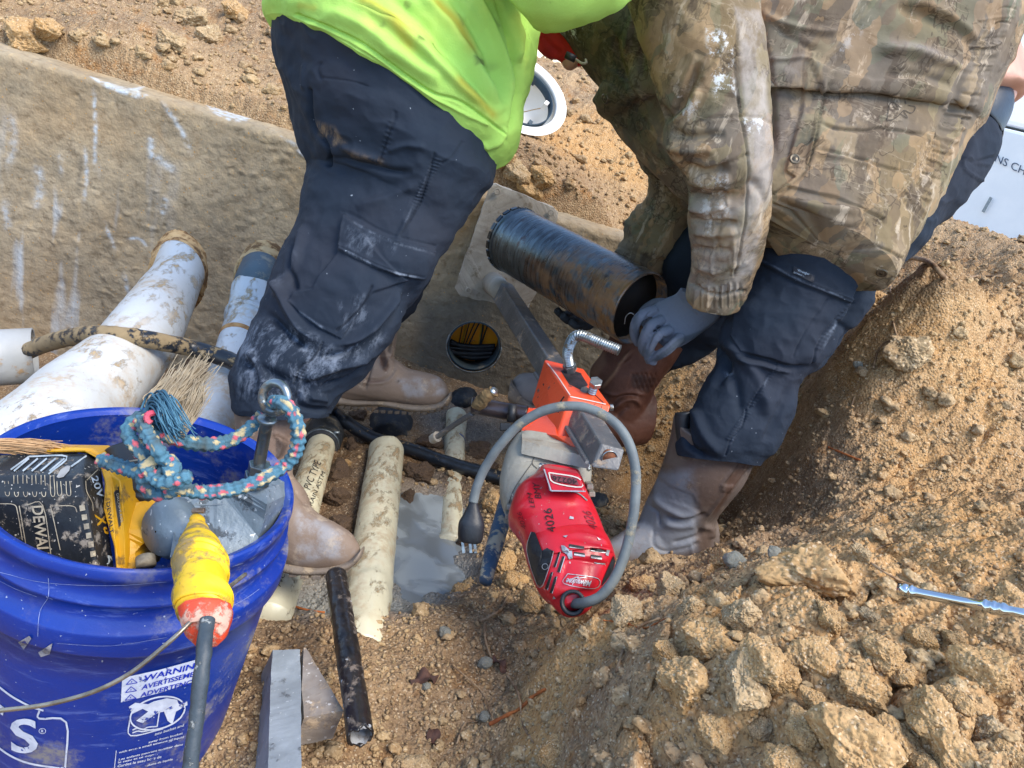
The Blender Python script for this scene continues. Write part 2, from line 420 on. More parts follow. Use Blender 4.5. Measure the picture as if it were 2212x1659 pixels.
def word(name, s, A, B, C, tree, mat, parent, bold=False, off=.0007):
    """A = baseline start, B = baseline end, C = top-left corner, in pixels"""
    V, F = text2d(s, bold); A, B, C = [np.array(q, float) for q in (A, B, C)]; uv = A+V[:, :1]*(B-A)+V[:, 1:]*(C-A)
    uv, F = refine(uv, F, 9); return lay(name, uv, F, tree, mat, parent, off)
def patch(name, poly, tree, mat, parent, off=.0005, mx=5):
    poly = [tuple(q) for q in poly]; T = tessellate_polygon([[Vector((a, b, 0)) for a, b in poly]]); uv, F = refine(poly, T, mx)
    return lay(name, uv, F, tree, mat, parent, off)
def brush(lines, w):
    """polylines -> ribbon polygons"""
    V = []; F = []
    for ln in lines:
        p = curve2(ln, 4); d = np.gradient(p, axis=0); d /= np.linalg.norm(d, axis=1)[:, None]+1e-9; nn = np.stack([-d[:, 1], d[:, 0]], 1)*w/2; o = len(V)
        for a, b in zip(p+nn, p-nn): V += [a, b]
        for i in range(len(p)-1): F += [(o+2*i, o+2*i+1, o+2*i+3), (o+2*i, o+2*i+3, o+2*i+2)]
    return np.array(V), F
def scribble(name, lines, w, tree, mat, parent, off=.0007):
    V, F = brush(lines, w); return lay(name, V, F, tree, mat, parent, off)
# ---------------------------------------------------------------- ground
PIT = [(640,1500,0),(1000,1500,0),(900,1340,-.02),(1050,1650,.02),(720,1350,-.03),(640,1300,-.045),(620,1659,.0),
 (930,1150,-.085),(800,1000,-.09),(1020,850,-.13),(880,880,-.12),(760,960,-.11),(650,1180,-.08),(900,1240,-.075),(970,1060,-.085),
 (1100,1180,-.05),(1250,1080,-.05),(1150,1260,-.01),(1050,1400,.0),(1240,1360,.18),(1500,1250,.25),(1700,1200,.30),(1400,1330,.25),(1150,1480,.05),(1110,1600,.04),
 (1210,1440,.13),(1250,1550,.18),(1400,1550,.27),(1700,1600,.35),(2100,1600,.41),(1300,1659,.2),(1200,1640,.12),(2050,1290,.43),(1850,1230,.36),(1950,1150,.38),
 (2150,1100,.44),(2150,900,.46),(2150,700,.61),(1980,1020,.33),(1800,930,.32),(1450,850,.12),(1520,760,.22),
 (1300,900,-.04),(1950,640,.59),(1760,840,.35),(1600,1100,.0),(1560,1200,.0),(1480,1150,-.02),(1700,1060,.17),(1400,1100,-.04),(1860,1070,.28),(1980,560,.64)]
ctl = [G(u, v, h) for u, v, h in PIT]
ctl += [P(2150,506,2.2),P(1990,500,2.3),P(2300,560,1.9)]+[np.array(q) for q in [(-.45,.55,-.07),(-.25,.5,-.06),(-.3,.8,-.07),(-.1,.3,.02),(-.6,.3,-.05),(-.8,.7,-.28),(-.75,1.1,-.38),(-1.1,1.4,-.42),(-1.1,.8,-.4),(-.55,1.5,-.2),(-.5,1.85,-.08),(-.35,1.7,-.14),(-.9,1.75,-.35),(-1.5,1.2,-.3),
 (-.7,-.5,.1),(.5,-.4,.45),(.3,.3,.3),(1.3,.2,.5),(2.2,1.2,.66),(2.8,2.4,.7),(1.9,3.4,.74),(-2.5,.5,.1),(0,-2,.3),(2,-2,.6),(3.5,3.5,.7),(.1,2.1,-.12),(.45,2.2,.1),(.8,2.1,.45),(-.6,1.15,-.18),(-.45,1.3,-.16)]]
ctl = np.array(ctl)
TOP = [(0,100,.455),(350,200,.455),(690,320,.455),(1130,430,.455),(1340,503,.455),(0,0,.52),(300,40,.60),(600,20,.72),(640,200,.54),(100,60,.50),(450,100,.56),
 (1150,350,.56),(1300,400,.57),(1300,300,.66),(1130,300,.60),(1240,165,.84),(1060,330,.55),(1350,450,.53)]
ctt = [G(u, v, h) for u, v, h in TOP]+[np.array(q) for q in [(-3,2.2,.5),(-2.5,4,.84),(-.6,4.2,.80),(.25,3.1,.88),(.9,3.1,.78),(.6,2.5,.66),(1.5,2.8,.75),(-1,3.4,.80),(3,4,.7),(-.1,3.9,.8)]]
ctt = np.array(ctt)
def tps(c, sm=.0006):
    X = c[:, :2]; n = len(X); k = lambda r2: np.where(r2 > 1e-12, r2*np.log(r2+1e-12), 0)
    A = k(((X[:, None]-X[None])**2).sum(2))+np.eye(n)*sm; Q = np.c_[np.ones(n), X]; M = np.block([[A, Q], [Q.T, np.zeros((3, 3))]])
    w = np.linalg.solve(M, np.r_[c[:, 2], 0, 0, 0])
    def f(p):
        o = np.zeros(len(p))
        for i in range(0, len(p), 100000):
            q = p[i:i+100000]; o[i:i+100000] = k(((q[:, None]-X[None])**2).sum(2))@w[:n]+np.c_[np.ones(len(q)), q]@w[n:]
        return o
    return f
fp, ft = tps(ctl), tps(ctt)
def hbase(p):
    a = np.clip(fp(p), -.5, .775); b = np.clip(ft(p), .44, .95)
    s = (p-WA)@(-WN)                      # >0 behind the wall face
    x = p[:, 0]; w0 = sst(x, .35, .8)*.45
    w = np.where((x > .35), sst(s, .08-w0*.4, .11+w0), sst(s, .085, .11))
    h = a*(1-w)+b*w; r = np.linalg.norm(p, axis=1); f = sst(r, 3.6, 6)
    return h*(1-f)+.62*f
def hfull(p, detail=True):
    p = np.asarray(p, float); h = hbase(p); q = np.c_[p, h]; r = np.linalg.norm(p, axis=1)
    flat = sst(h, -.03, .05)                   # trench floor is smoother and wet
    amp = .35+.65*flat; far = 1+sst(r, 1.5, 4)*1.5
    d = fbm(q*5, 3)*.016*amp + fbm(q*17+3, 3)*.008
    if detail:
        rt = sst(h, .1, .25)*sst(r, 3, 2)*sst(p[:, 0], -.05, .15); f1, f2, _ = worley(q*7+fbm(q*9, 3)[:, None]*.5); d = d+rt*((.5-f1)*.035-np.clip(.14-(f2-f1), 0, 1)*.10+np.abs(fbm(q*4+31, 3))*.03)
        f1, f2, _ = worley(q*22+fbm(q*30, 2)[:, None]*.3); d = d+np.clip(.55-f1, 0, 1)*.026*amp*sst(fbm(q*4+9, 2), -.25, .3)
        f1, f2, _ = worley(q*58); d = d+np.clip(.6-f1, 0, 1)*.014*(amp+.1)
        f1, f2, _ = worley(q*150); d = d+np.clip(.6-f1, 0, 1)*.0042
        d = d+fbm(q*90, 3)*.0016
    return h+d
azf = np.radians(np.r_[np.arange(-180, -48, 3.), np.linspace(-48, 46, 1000), np.arange(48, 180, 3.)])
rad = np.r_[[.02, .1, .2, .27], np.geomspace(.31, 3.4, 840), np.geomspace(3.5, 90, 90)]
AZ, RD = np.meshgrid(azf, rad); XY = np.stack([(RD*np.sin(AZ)).ravel(), (RD*np.cos(AZ)).ravel()], 1)
gz = hfull(XY); GV = np.c_[XY, gz]; uvg = PR(GV)
front = (GV[:, 1] > .05)
w1 = front.astype(float)
nz = fbm(GV*6, 3)
gm = np.zeros((len(GV), 3))
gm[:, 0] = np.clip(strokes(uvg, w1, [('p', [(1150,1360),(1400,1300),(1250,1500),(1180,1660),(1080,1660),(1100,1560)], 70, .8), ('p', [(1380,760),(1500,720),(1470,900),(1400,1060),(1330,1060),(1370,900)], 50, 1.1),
   ('p', [(1130,270),(1400,200),(1400,420),(1200,330)], 70, .75), ('p', [(1750,650),(2212,560),(2212,1659),(1300,1659),(1500,1250),(1650,1240),(1900,1080)], 140, .62)])+nz*.25, 0, 1)  # orange soil, plus warm sunlight painted in near the hard hat and right bank
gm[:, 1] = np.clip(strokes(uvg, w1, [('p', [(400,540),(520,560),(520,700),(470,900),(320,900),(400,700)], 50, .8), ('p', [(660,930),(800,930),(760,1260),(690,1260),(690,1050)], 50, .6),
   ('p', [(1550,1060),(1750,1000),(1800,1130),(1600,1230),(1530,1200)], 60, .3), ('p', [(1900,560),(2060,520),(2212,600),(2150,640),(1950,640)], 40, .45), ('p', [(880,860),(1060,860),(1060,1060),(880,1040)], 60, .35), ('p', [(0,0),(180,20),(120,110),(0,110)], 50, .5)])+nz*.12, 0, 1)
gm[:, 2] = np.clip(strokes(uvg, w1, [('p', [(860,1040),(940,1030),(1010,1110),(1030,1200),(1000,1270),(900,1330),(790,1350),(800,1200)], 60, .7), ('p', [(600,1230),(730,1230),(740,1330),(640,1340)], 40, .7), ('p', [(900,860),(1080,860),(1100,960),(930,960)], 50, .5)])+np.where(nz > 0, nz*.3, 0)*sst(gz, -.03, -.06), 0, 1)*sst(gz, .04, -.02)
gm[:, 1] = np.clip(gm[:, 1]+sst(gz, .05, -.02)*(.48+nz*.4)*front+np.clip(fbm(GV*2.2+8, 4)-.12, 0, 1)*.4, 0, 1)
# shallow dips that hold the puddles
DIP = [(900,1090,.05),(945,1140,.075),(900,1225,.07),(965,1240,.055),(930,1190,.075),(900,1270,.05),(960,1090,.05),(850,1300,.045),(985,1220,.05),(670,1290,.05),(700,1310,.04)]
dp = np.zeros(len(GV))
for u, v, rr in DIP:
    c = G(u, v, -.07); dp = np.maximum(dp, np.exp(-(((XY-c[:2])**2).sum(1))/rr**2))
GV[:, 2] -= dp*.042*(GV[:, 2] < .05)
gm[:, 1] = np.clip(gm[:, 1]+.5*np.exp(-((dp-.35)/.2)**2), 0, 1); gm[:, 2] = np.clip(gm[:, 2]*.6+dp*.5, 0, 1)
WATER = -.095
HCx = WL(1024, 749); _gf = gridF(len(rad), len(azf), True); _fc = GV[_gf].mean(1); _s = (_fc[:, :2]-WA)@(-WN); _l = (_fc[:, :2]-HCx[:2])@WD
_gf = _gf[~((_s > .03) & (_s < .3) & (np.abs(_l) < .17) & (_fc[:, 2] < .3))]
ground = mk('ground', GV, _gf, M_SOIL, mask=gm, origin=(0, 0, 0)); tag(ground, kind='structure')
GT = None
def gz_at(x, y): return float(hfull(np.array([[x, y]]), False)[0])
_UV = np.full((1660, 2213), -1, int)      # pixel -> nearest ground vertex (front-most)
_o = np.argsort(-np.linalg.norm(GV, axis=1)); _u = np.round(uvg[_o]).astype(int); _k = (_u[:, 0] >= 0) & (_u[:, 0] < 2213) & (_u[:, 1] >= 0) & (_u[:, 1] < 1660) & front[_o]
_UV[_u[_k, 1], _u[_k, 0]] = _o[_k]
def onground(u, v):
    for r in range(0, 40):
        a = _UV[max(0, int(v)-r):int(v)+r+1, max(0, int(u)-r):int(u)+r+1]; a = a[a >= 0]
        if len(a): b = a[np.argmin(((GV[a]-CAM)**2).sum(1))]; return GV[b]
    return G(u, v, .2)
mw = MT('muddy_water', .1, 0, .5); nn_ = mw.noise(10, 3, .45, dist=.4)
mw.col(mw.mix(mw.ramp(nn_, .44, .58), '#747a7c', '#99a1a3')); mw.rgh(mw.mix(mw.ramp(nn_, .44, .58), .1, .4)); mw.bump(mw.ramp(nn_, .44, .58), .0015)
c0 = G(900, 1180, WATER)
wv = np.array([[c0[0]+a, c0[1]+b, WATER] for a in np.linspace(-.45, .35, 40) for b in np.linspace(-.35, .35, 40)])
wv[:, 2] += fbm(wv*9, 2)*.0008
_wf = gridF(40, 40, False); _wc = wv[_wf].mean(1)[:, :2]; _wk = np.zeros(len(_wf), bool)
for u, v, rr in DIP: _wk |= np.linalg.norm(_wc-G(u, v, -.07)[:2], axis=1) < rr*1.7
tag(mk('puddle', wv, _wf[_wk], mw.m, origin=c0), kind='structure')

def zg(u, v, lift=0.):
    return float(-((onground(u, v)+np.array([0, 0, lift])-CAM)@RM)[2])
# ---------------------------------------------------------------- concrete vault wall
prof = [(0., z) for z in np.linspace(-.6, .43, 340)]+[(-.018*(1-math.cos(a)), .43+.018*math.sin(a)) for a in np.linspace(.1, math.pi/2, 12)]+[(-.018-d, .448) for d in np.linspace(.004, .1, 30)]
prof += [(-.118, .2), (-.118, -.3)]
prof = np.array(prof); ss = np.linspace(-.9, 2.05, 900)
X = np.zeros((len(prof), len(ss), 3)); base = WA[None]+WD[None]*ss[:, None]
X[:, :, :2] = base[None]+WN[None, None]*prof[:, 0][:, None, None]; X[:, :, 2] = prof[:, 1][:, None]
HC = WL(1024, 749); HR = .082
n = nrmgrid(X, False); n *= np.sign((n[0, 0]*np.array([WN[0], WN[1], 0])).sum()); q = X.reshape(-1, 3)
f1, f2, _ = worley(q*np.array([26, 26, 34])+fbm(q*20, 2)[:, None]*.6); d = fbm(q*3, 4)*.004+fbm(q*22, 4)*.0022+np.where(fbm(q*2.3+4, 3) > 0.02, np.clip(.5-f1, 0, 1)*.007, 0)+fbm(q*70, 2)*.0007
f1, f2, _ = worley(q*12+7); d -= np.clip(.09-f1, 0, 1)*.06
d[(prof[:, 0].repeat(len(ss)) < -.1)] = 0
q = q+n.reshape(-1, 3)*d[:, None]; uvw = PR(q); hd = np.linalg.norm(q-HC, axis=1)
ww_ = np.ones(len(q)); wm = np.zeros((len(q), 3)); st = fbm(q*np.array([22, 22, 3.2]), 3)
scr = [('p', [(195,165),(245,182),(285,192),(316,184),(300,196),(322,207),(300,214),(262,202),(225,188)], 6, 1), ('p', [(445,226),(480,235),(545,252),(530,262),(498,262),(460,243)], 6, 1), ('p', [(605,293),(650,315),(692,318),(692,342),(655,338)], 6, 1),
 ('l', [(203,189),(206,280),(204,370)], 4, 1.2), ('l', [(184,315),(187,380),(180,440)], 4, 1.1), ('l', [(324,294),(328,345)], 7, 1.2), ('l', [(332,337),(352,350),(378,370)], 8, 1), ('l', [(350,222),(385,270),(415,335)], 5, .9),
 ('l', [(358,425),(350,468)], 6, 1), ('l', [(80,350),(88,410),(74,455)], 9, .8), ('l', [(22,240),(30,300),(18,370)], 9, .6), ('l', [(275,517),(300,515),(320,535)], 3, .9), ('l', [(268,590),(278,640)], 4, .9), ('l', [(225,480),(250,540)], 4, .8), ('l', [(10,430),(16,500)], 8, .7), ('l', [(130,330),(133,380)], 5, .6)]
wm[:, 0] = np.clip(strokes(uvw, ww_, scr)*(.55+.9*fbm(q*60, 3))+np.clip(st-.28, 0, 1)*1.5*sst(uvw[:, 0], 500, 50)*sst(uvw[:, 1], 150, 500), 0, 1)
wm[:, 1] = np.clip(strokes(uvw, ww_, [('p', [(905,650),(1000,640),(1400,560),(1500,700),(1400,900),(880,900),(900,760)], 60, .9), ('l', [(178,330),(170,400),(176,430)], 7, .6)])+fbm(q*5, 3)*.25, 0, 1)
wm[:, 2] = np.clip(fbm(q*4+1, 4)*.9+strokes(uvw, ww_, [('p', [(900,330),(1060,400),(1000,560),(900,640),(850,650)], 60, .5), ('l', [(330,260),(370,330),(420,340),(425,280)], 8, .6)]), 0, 1)
m = MT('weathered_concrete', .9, 0, .25); n1 = m.noise(6, 6, .6); n2 = m.noise(45, 6, .65)
c = m.mix(m.ramp(n1, .35, .65), '#a5977f', '#8f836e'); c = m.mix(m.ma('MULTIPLY', m.ramp(n2, .5, .72), .5), c, '#b9a482'); c = m.mix(m.ma('MULTIPLY', m.ramp(n2, .5, .3), .5), c, '#5d4f3d')
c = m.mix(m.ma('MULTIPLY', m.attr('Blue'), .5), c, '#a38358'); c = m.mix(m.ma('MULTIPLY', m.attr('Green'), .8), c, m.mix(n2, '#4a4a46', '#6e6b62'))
c = m.mix(m.ma('MULTIPLY', m.attr('Red'), .95), c, '#b8c2cb'); v1 = m.vor(60, 'Distance', v=m.vec(warp=.02, wsc=40)); c = m.mix(m.ramp(v1, .12, .07), c, '#b58a4e')
m.col(c); m.bump(n2, .004, .7); m.bump(m.noise(160, 4), .002)
F = gridF(len(prof), len(ss), False); fc = q[F].mean(1); keep = (np.linalg.norm(fc-HC, axis=1) > HR+.001)
wall = mk('concrete_wall', q, F[keep], m.m, mask=wm, origin=(WA[0], WA[1], 0)); tag(wall, 'buried concrete vault wall streaked with grey scrapes, dirt heaped along its top', 'wall')
M_PVCG = simple('grey_pvc', '#4f6068', '#3f4f58', 12, .55, 0, .0008, 80, '#8f8a7c', 18, .58, .68)
n3 = np.array([WN[0], WN[1], 0])
V, F = cyl(HC-n3*.003, HC-n3*.07, HR, m=72, inner=HR-.0055); mk('hole_liner', V, F, M_PVCG, wall)
# grey slurry rim round the drilled hole
t = np.linspace(0, 2*np.pi, 140); up3 = np.array([0, 0, 1.]); rt3 = np.array([WD[0], WD[1], 0])
cc = HC+n3*.002+(rt3*np.cos(t)[:, None]+up3*np.sin(t)[:, None])*(HR+.002); V, F = closed(tubegrid(cc, .0006+.0035*np.abs(fbm(cc*25, 2))*(up3@(cc-HC).T < .02), 260, 8)); mk('slurry_rim', V, F, simple('slurry', '#8f9493', '#767b7a', 60, .8), wall)
# what shows through the hole: orange sheet wall and cables
M_ORP = simple('yellow_sheet', '#f0a010', '#e08a08', 6, .45, 0, .0004)
V, F = box(HC-n3*.078+up3*.02, rt3*.16, up3*.15, n3*.004); tag(mk('yellow_panel', V, F, M_ORP, smooth=False), 'orange yellow panel inside the vault seen through the drilled hole', 'panel')
M_BLK = simple('black_rubber', '#15181c', '#22272d', 30, .5, 0, .0005, 150)
M_CAB = simple('cable_yellow', '#c99a20', '#a37a18', 30, .5)
cb = thing('cable_bundle', HC-n3*.18, 'black and yellow cables hanging inside the vault behind the drilled hole', 'cables')
for k in range(8):
    x = -.045+.011*k+random.uniform(-.004, .004); b = random.uniform(-.02, .02)
    pts = [HC-n3*(.062+.008*random.random())+rt3*(x+b)+up3*.11, HC-n3*.066+rt3*x+up3*.04, HC-n3*.066+rt3*(x-b)-up3*.1]
    tube('cable', pts, .0016+.0022*random.random(), M_CAB if k % 4 == 1 else M_BLK, cb, 24, 8, world=True)
for k, (z0, z1, rr) in enumerate([(-.02, -.03, .007), (-.032, -.02, .006), (-.045, -.06, .009), (-.03, -.045, .006), (-.058, -.05, .008)]):
    tube('cable', [HC-n3*.055+rt3*-.07+up3*z1, HC-n3*.05+up3*z0, HC-n3*.055+rt3*.07+up3*(z0+.02)], rr, M_BLK, cb, 24, 10, world=True)

# ---------------------------------------------------------------- pipes out of the wall
def mudpvc(name, c1, c2, mud='#9c8460', k=1.):
    m = MT(name, .38, 0, .5); c = m.mix(m.noise(5, 3), c1, c2)
    a = m.ma('MULTIPLY', m.ramp(m.noise(7, 6, .62), .44, .66), m.ramp(m.noise(70, 5, .7), .38, .62)); c = m.mix(m.ma('MULTIPLY', a, .75*k), c, '#b79f7c')
    f = m.ma('MULTIPLY', m.ramp(m.noise(19, 10, .76, v=m.vec((1.6, .7, 1.2), (.2, .3, .5), .05, 9)), .52, .62), m.ramp(m.noise(4.5, 3), .40, .56)); c = m.mix(f, c, m.mix(m.noise(90, 3), mud, '#c2ab86'))
    g = m.ramp(m.noise(220, 3, .6), .69, .72); c = m.mix(m.ma('MULTIPLY', g, .5), c, '#6d5638'); m.col(c); m.rgh(m.mix(f, .35, .9)); m.bump(f, .0012); m.bump(m.noise(110, 4), .0004); return m.m
M_PVC = mudpvc('white_pvc', '#cccfcf', '#bbbfbf')
M_MUDPVC = simple('mud_collar', '#c9a877', '#a67f4e', 30, .8, 0, .002, 60, '#70512f', 30, .5, .6)
M_CREAM = mudpvc('cream_pvc', '#dad6bd', '#c6c2a6', '#7d6848', .9)
M_GPIPE = simple('grey_conduit', '#a9adaf', '#989da0', 8, .45, 0, .0006, 90, '#a08560', 20, .55, .66, .9)
m = MT('muddy_black_hose', .35, 0, .5); sx_ = m.n('ShaderNodeSeparateXYZ'); m.t.links.new(m.co, sx_.inputs[0]); f = m.ramp(m.ma('ADD', m.noise(38, 9, .72), m.ramp(sx_.outputs[0], -.02, -.28)), .56, 1.0); f = m.ramp(m.ma('SUBTRACT', m.ma('ADD', m.noise(38, 9, .72), m.ma('MULTIPLY', m.ramp(sx_.outputs[0], .0, -.25), .17)), .60), 0., .06)
m.col(m.mix(f, m.mix(m.noise(20, 4), '#14181e', '#232a33'), m.mix(m.noise(60, 3), '#9c8866', '#7d6c50'))); m.rgh(m.mix(f, .32, .9)); m.bump(f, .001); M_HOSE = m.m
M_TEXT = simple('print_ink', '#2b2b2b', rough=.6)
def pix_pipe(name, rings, mat, parent, n=90, m=64, wr=.0006, lump=0, **k):
    X = loft(rings, n, m, 1.0); nn = nrmgrid(X); q = X.reshape(-1, 3)
    X = X+nn*(fbm(q*45, 3)*wr+lump*np.clip(fbm(q*14, 3)-.1, 0, 1)).reshape(X.shape[:2])[..., None]
    V, F = closed(X); return mk(name, V, F, mat, parent, **k)
w1_ = WL(385, 560)
p = thing('drain_pipe', w1_, 'thick mud smeared white plastic pipe leaving the wall nearest the left edge', 'pipe', 'white pipes from the vault wall')
pix_pipe('pipe_body', [(340,545,440,608,1.74),(325,585,427,645,1.68),(294,627,416,672,1.62),(245,697,392,722,1.5),(192,767,352,780,1.4),(140,802,315,832,1.32),(56,872,262,890,1.22),(-7,921,210,950,1.12),(-150,1010,90,1090,1.0),(-330,1130,-60,1260,.88)], M_PVC, p, 160)
def collar(name, rings, mat, par):
    X = loft(rings, 50, 72, 1.0); nn = nrmgrid(X); q = X.reshape(-1, 3)
    X = X+nn*(fbm(q*60, 4)*.003+np.sin(np.linspace(0, 14, 50))[:, None].repeat(72, 1).ravel()*.0012).reshape(50, 72)[..., None]; V, F = closed(X); return mk(name, V, F, mat, par)
collar('collar', [(352,520,446,578,1.83),(336,538,447,602,1.80),(325,560,444,622,1.76),(322,580,436,640,1.735)], M_MUDPVC, p)
p = thing('drain_pipe', WL(555, 600), 'white pipe with a grey section and rusty seam, behind the near trouser leg', 'pipe', 'white pipes from the vault wall')
pix_pipe('pipe_body', [(504,634,592,612,1.69),(490,687,583,690,1.63),(472,739,566,750,1.56),(455,790,550,805,1.5),(436,838,528,860,1.43),(418,880,508,915,1.37),(395,940,487,980,1.28),(370,1000,465,1060,1.18)], M_PVC, p, 110)
pix_pipe('grey_sleeve', [(522,590,604,574,1.76),(510,620,598,600,1.70),(504,640,592,622,1.685)], M_PVCG, p, 20)
collar('collar', [(535,560,612,545,1.85),(520,578,612,566,1.82),(508,612,606,590,1.775),(511,620,602,600,1.76)], M_MUDPVC, p)
for k, (a, b, z) in enumerate([((474,735), (566,748), 1.565), ((488,690), (584,690), 1.63)]):
    X = loft([(a[0]-2, a[1]-4, b[0]+2, b[1]-4, z+.005), (a[0]-3, a[1], b[0]+2, b[1], z), (a[0]-3, a[1]+4, b[0]+1, b[1]+4, z-.005)], 8, 64, 1.02); V, F = closed(X); mk('pipe_seam', V, F, simple('rust_mud', '#8a5f33', '#b58c5a', 40, .9) if k == 0 else M_PVC, p)
# grey conduit at the left edge, hollow, with the hose running out of it
A_ = P(-160, 782, 1.42); B_ = P(76, 768, 1.5)
V, F = cyl(A_, B_, .056, .056, 64, .051)
g = thing('grey_conduit', A_, 'open ended grey plastic conduit poking in from the left edge', 'pipe'); mk('conduit_body', V, F, M_GPIPE, g)
_hr = [(848,961),(894,973),(940,990),(989,1006),(1040,1020),(1077,1031),(1130,1045),(1180,1070)]; _hz = np.polyval(np.polyfit([a for a, b in _hr], [zg(a, b+8, .04) for a, b in _hr], 1), [a for a, b in _hr])
tube('black_hose', [(-60,790,1.43),(30,770,1.46),(80,750,1.45),(140,731,1.40),(210,722,1.345),(280,727,1.335),(350,739,1.36),(420,754,1.40),(490,776,1.40),(560,808,1.38),(640,850,1.38),(708,884,_hz[0]+.02),(752,914,_hz[0]+.015),(800,944,_hz[0]+.008)]+[(a, b, c) for (a, b), c in zip(_hr, _hz)], .0162, M_HOSE, None, 300, 24, wob=(.0012, 60))
tag(bpy.data.objects['black_hose'], 'long mud caked black hose arching over the white pipes', 'hose')

# pipes lying in the trench, half buried
M_RUB = simple('dusty_black_rubber', '#191f26', '#262d35', 20, .7, 0, .001, 80, '#5f5a4f', 24, .50, .66, .9)
def trench(label, ua, va, ub, vb, r, la=.0, lb=-.02, cat='pipe', group='cream pipes in the trench'):
    a = onground(ua, va)+np.array([0, 0, la]); b = onground(ub, vb)+np.array([0, 0, lb]); T = (b-a)/np.linalg.norm(b-a); L = np.linalg.norm(b-a)+.05
    t = thing('trench_pipe', a, label, cat, group); X = revolve(a, T, [(0, .001), (0, r-.003), (.001, r)]+[(q, r) for q in np.linspace(.004, L, 150)]+[(L, .001)], 72)
    nn = nrmgrid(X); q = X.reshape(-1, 3); X = X+nn*(fbm(q*45, 3)*.0006+.005*np.clip(fbm(q*13+ua, 3)-.18, 0, 1)).reshape(X.shape[:2])[..., None]; V, F = closed(X, (0, 0)); return t, mk('pipe_body', V, F, M_CREAM, t), a, T
t, b1, aA, TA = trench('cream pipe printed with black lettering beside the blue bucket', 690, 975, 598, 1290, .032, .016, .0)
tr = bvh(b1); word('pipe_lettering', '2814" PVC TYPE', (655, 1096), (694, 1000), (640, 1088), tr, M_TEXT, t)
word('pipe_lettering', 'DRAIN ASTM', (670, 1104), (703, 1022), (662, 1099), tr, M_TEXT, t); word('pipe_lettering', 'PVC V', (606, 1268), (622, 1228), (598, 1262), tr, M_TEXT, t)
kt = thing('clamped_coupling', aA, 'black rubber coupling with a steel hose clamp below the trouser hem', 'coupling')
V, F = closed(revolve(aA+TA*.012, -TA, [(0, .034), (.001, .039), (.02, .0395), (.03, .043), (.07, .045), (.10, .042), (.13, .03), (.14, .002)], 64)); mk('coupling_body', V, F, M_RUB, kt)
V, F = closed(revolve(aA+TA*.004, -TA, [(0, .0395), (0, .0412), (.012, .0412), (.012, .0395)], 64), (0, 0)); mk('hose_clamp', V, F, simple('clamp_steel', '#7d878c', '#5f686e', 200, .45, .8), kt)
cs = (aA-TA*.002)+RR*.03+UU*.028; V, F = cyl(cs-RR*.01, cs+RR*.012, .0045, .0045, 6); mk('clamp_screw', V, F, simple('clamp_screw_steel', '#7d878c', rough=.4, metal=.8), kt)
t, b, aB, TB = trench('fat cream pipe tapering under mud, left of the grey puddle', 832, 985, 792, 1335, .040, .014, -.030)
V, F = closed(revolve(onground(842, 942)+np.array([0, 0, -.012]), -TB, [(0, .040), (.001, .047), (.03, .048), (.045, .056), (.09, .058), (.12, .05), (.14, .03), (.145, .002)], 72)); nn = vnorm(V, [f if len(f) == 4 else tuple(f)+(f[2],) for f in F]); tag(mk('rubber_coupling', V+nn*(fbm(V*20, 3)*.004)[:, None], F, M_RUB), 'large black rubber pipe coupling between the two boots of the hi-vis worker', 'coupling')
t, b, aC, TC = trench('narrow white pipe crossing the puddle under the black hose', 985, 905, 980, 1120, .027, .012, -.012)
V, F = closed(revolve(aC+TC*.15, TC, [(0, .027), (.0005, .0278), (.005, .0278), (.0055, .027)], 48)); mk('blue_glue_ring', V, F, simple('blue_primer', '#1d4f86', rough=.5), t)
def lumpy(name, label, uvz, rx, ry, rz, mat, cat, ax=None):
    c = P(*uvz); bm = bmesh.new(); bmesh.ops.create_icosphere(bm, subdivisions=5, radius=1); V = np.array([v.co for v in bm.verts]); F = [tuple(v.index for v in f.verts) for f in bm.faces]; bm.free()
    q = c+RR*V[:, :1]*rx+np.array([0, 0, 1.])*V[:, 1:2]*rz+np.array([0, 1, 0])*V[:, 2:]*ry; q = q+(V*(fbm(V*2.2+uvz[0], 4)*.1*rx)[:, None]); o = mk(name, q, F, mat, origin=c); tag(o, label, cat); return o
lumpy('rubber_coupling', 'black rubber coupling at the wall foot, right of the far boot toe', (998,862,zg(998,868)), .042, .05, .035, M_RUB, 'coupling')
lumpy('rubber_scrap', 'small black rubber lump in dirt beside the red motor', (1288,1083,zg(1288,1088)), .028, .03, .016, M_RUB, 'scrap')
t = thing('blue_pipe', P(1075, 1120, 1.3), 'dusty blue black pipe end beside the grey gearbox', 'pipe')
pix_pipe('pipe_body', [(1080,1070,1118,1080,1.34),(1072,1100,1106,1112,1.3),(1058,1150,1092,1165,1.25),(1044,1200,1076,1215,1.2),(1036,1250,1062,1262,1.16)], simple('blue_pipe', '#2c4560', '#3a566f', 12, .5, 0, .001, 90, '#a39b89', 40, .5, .58), t, 60)
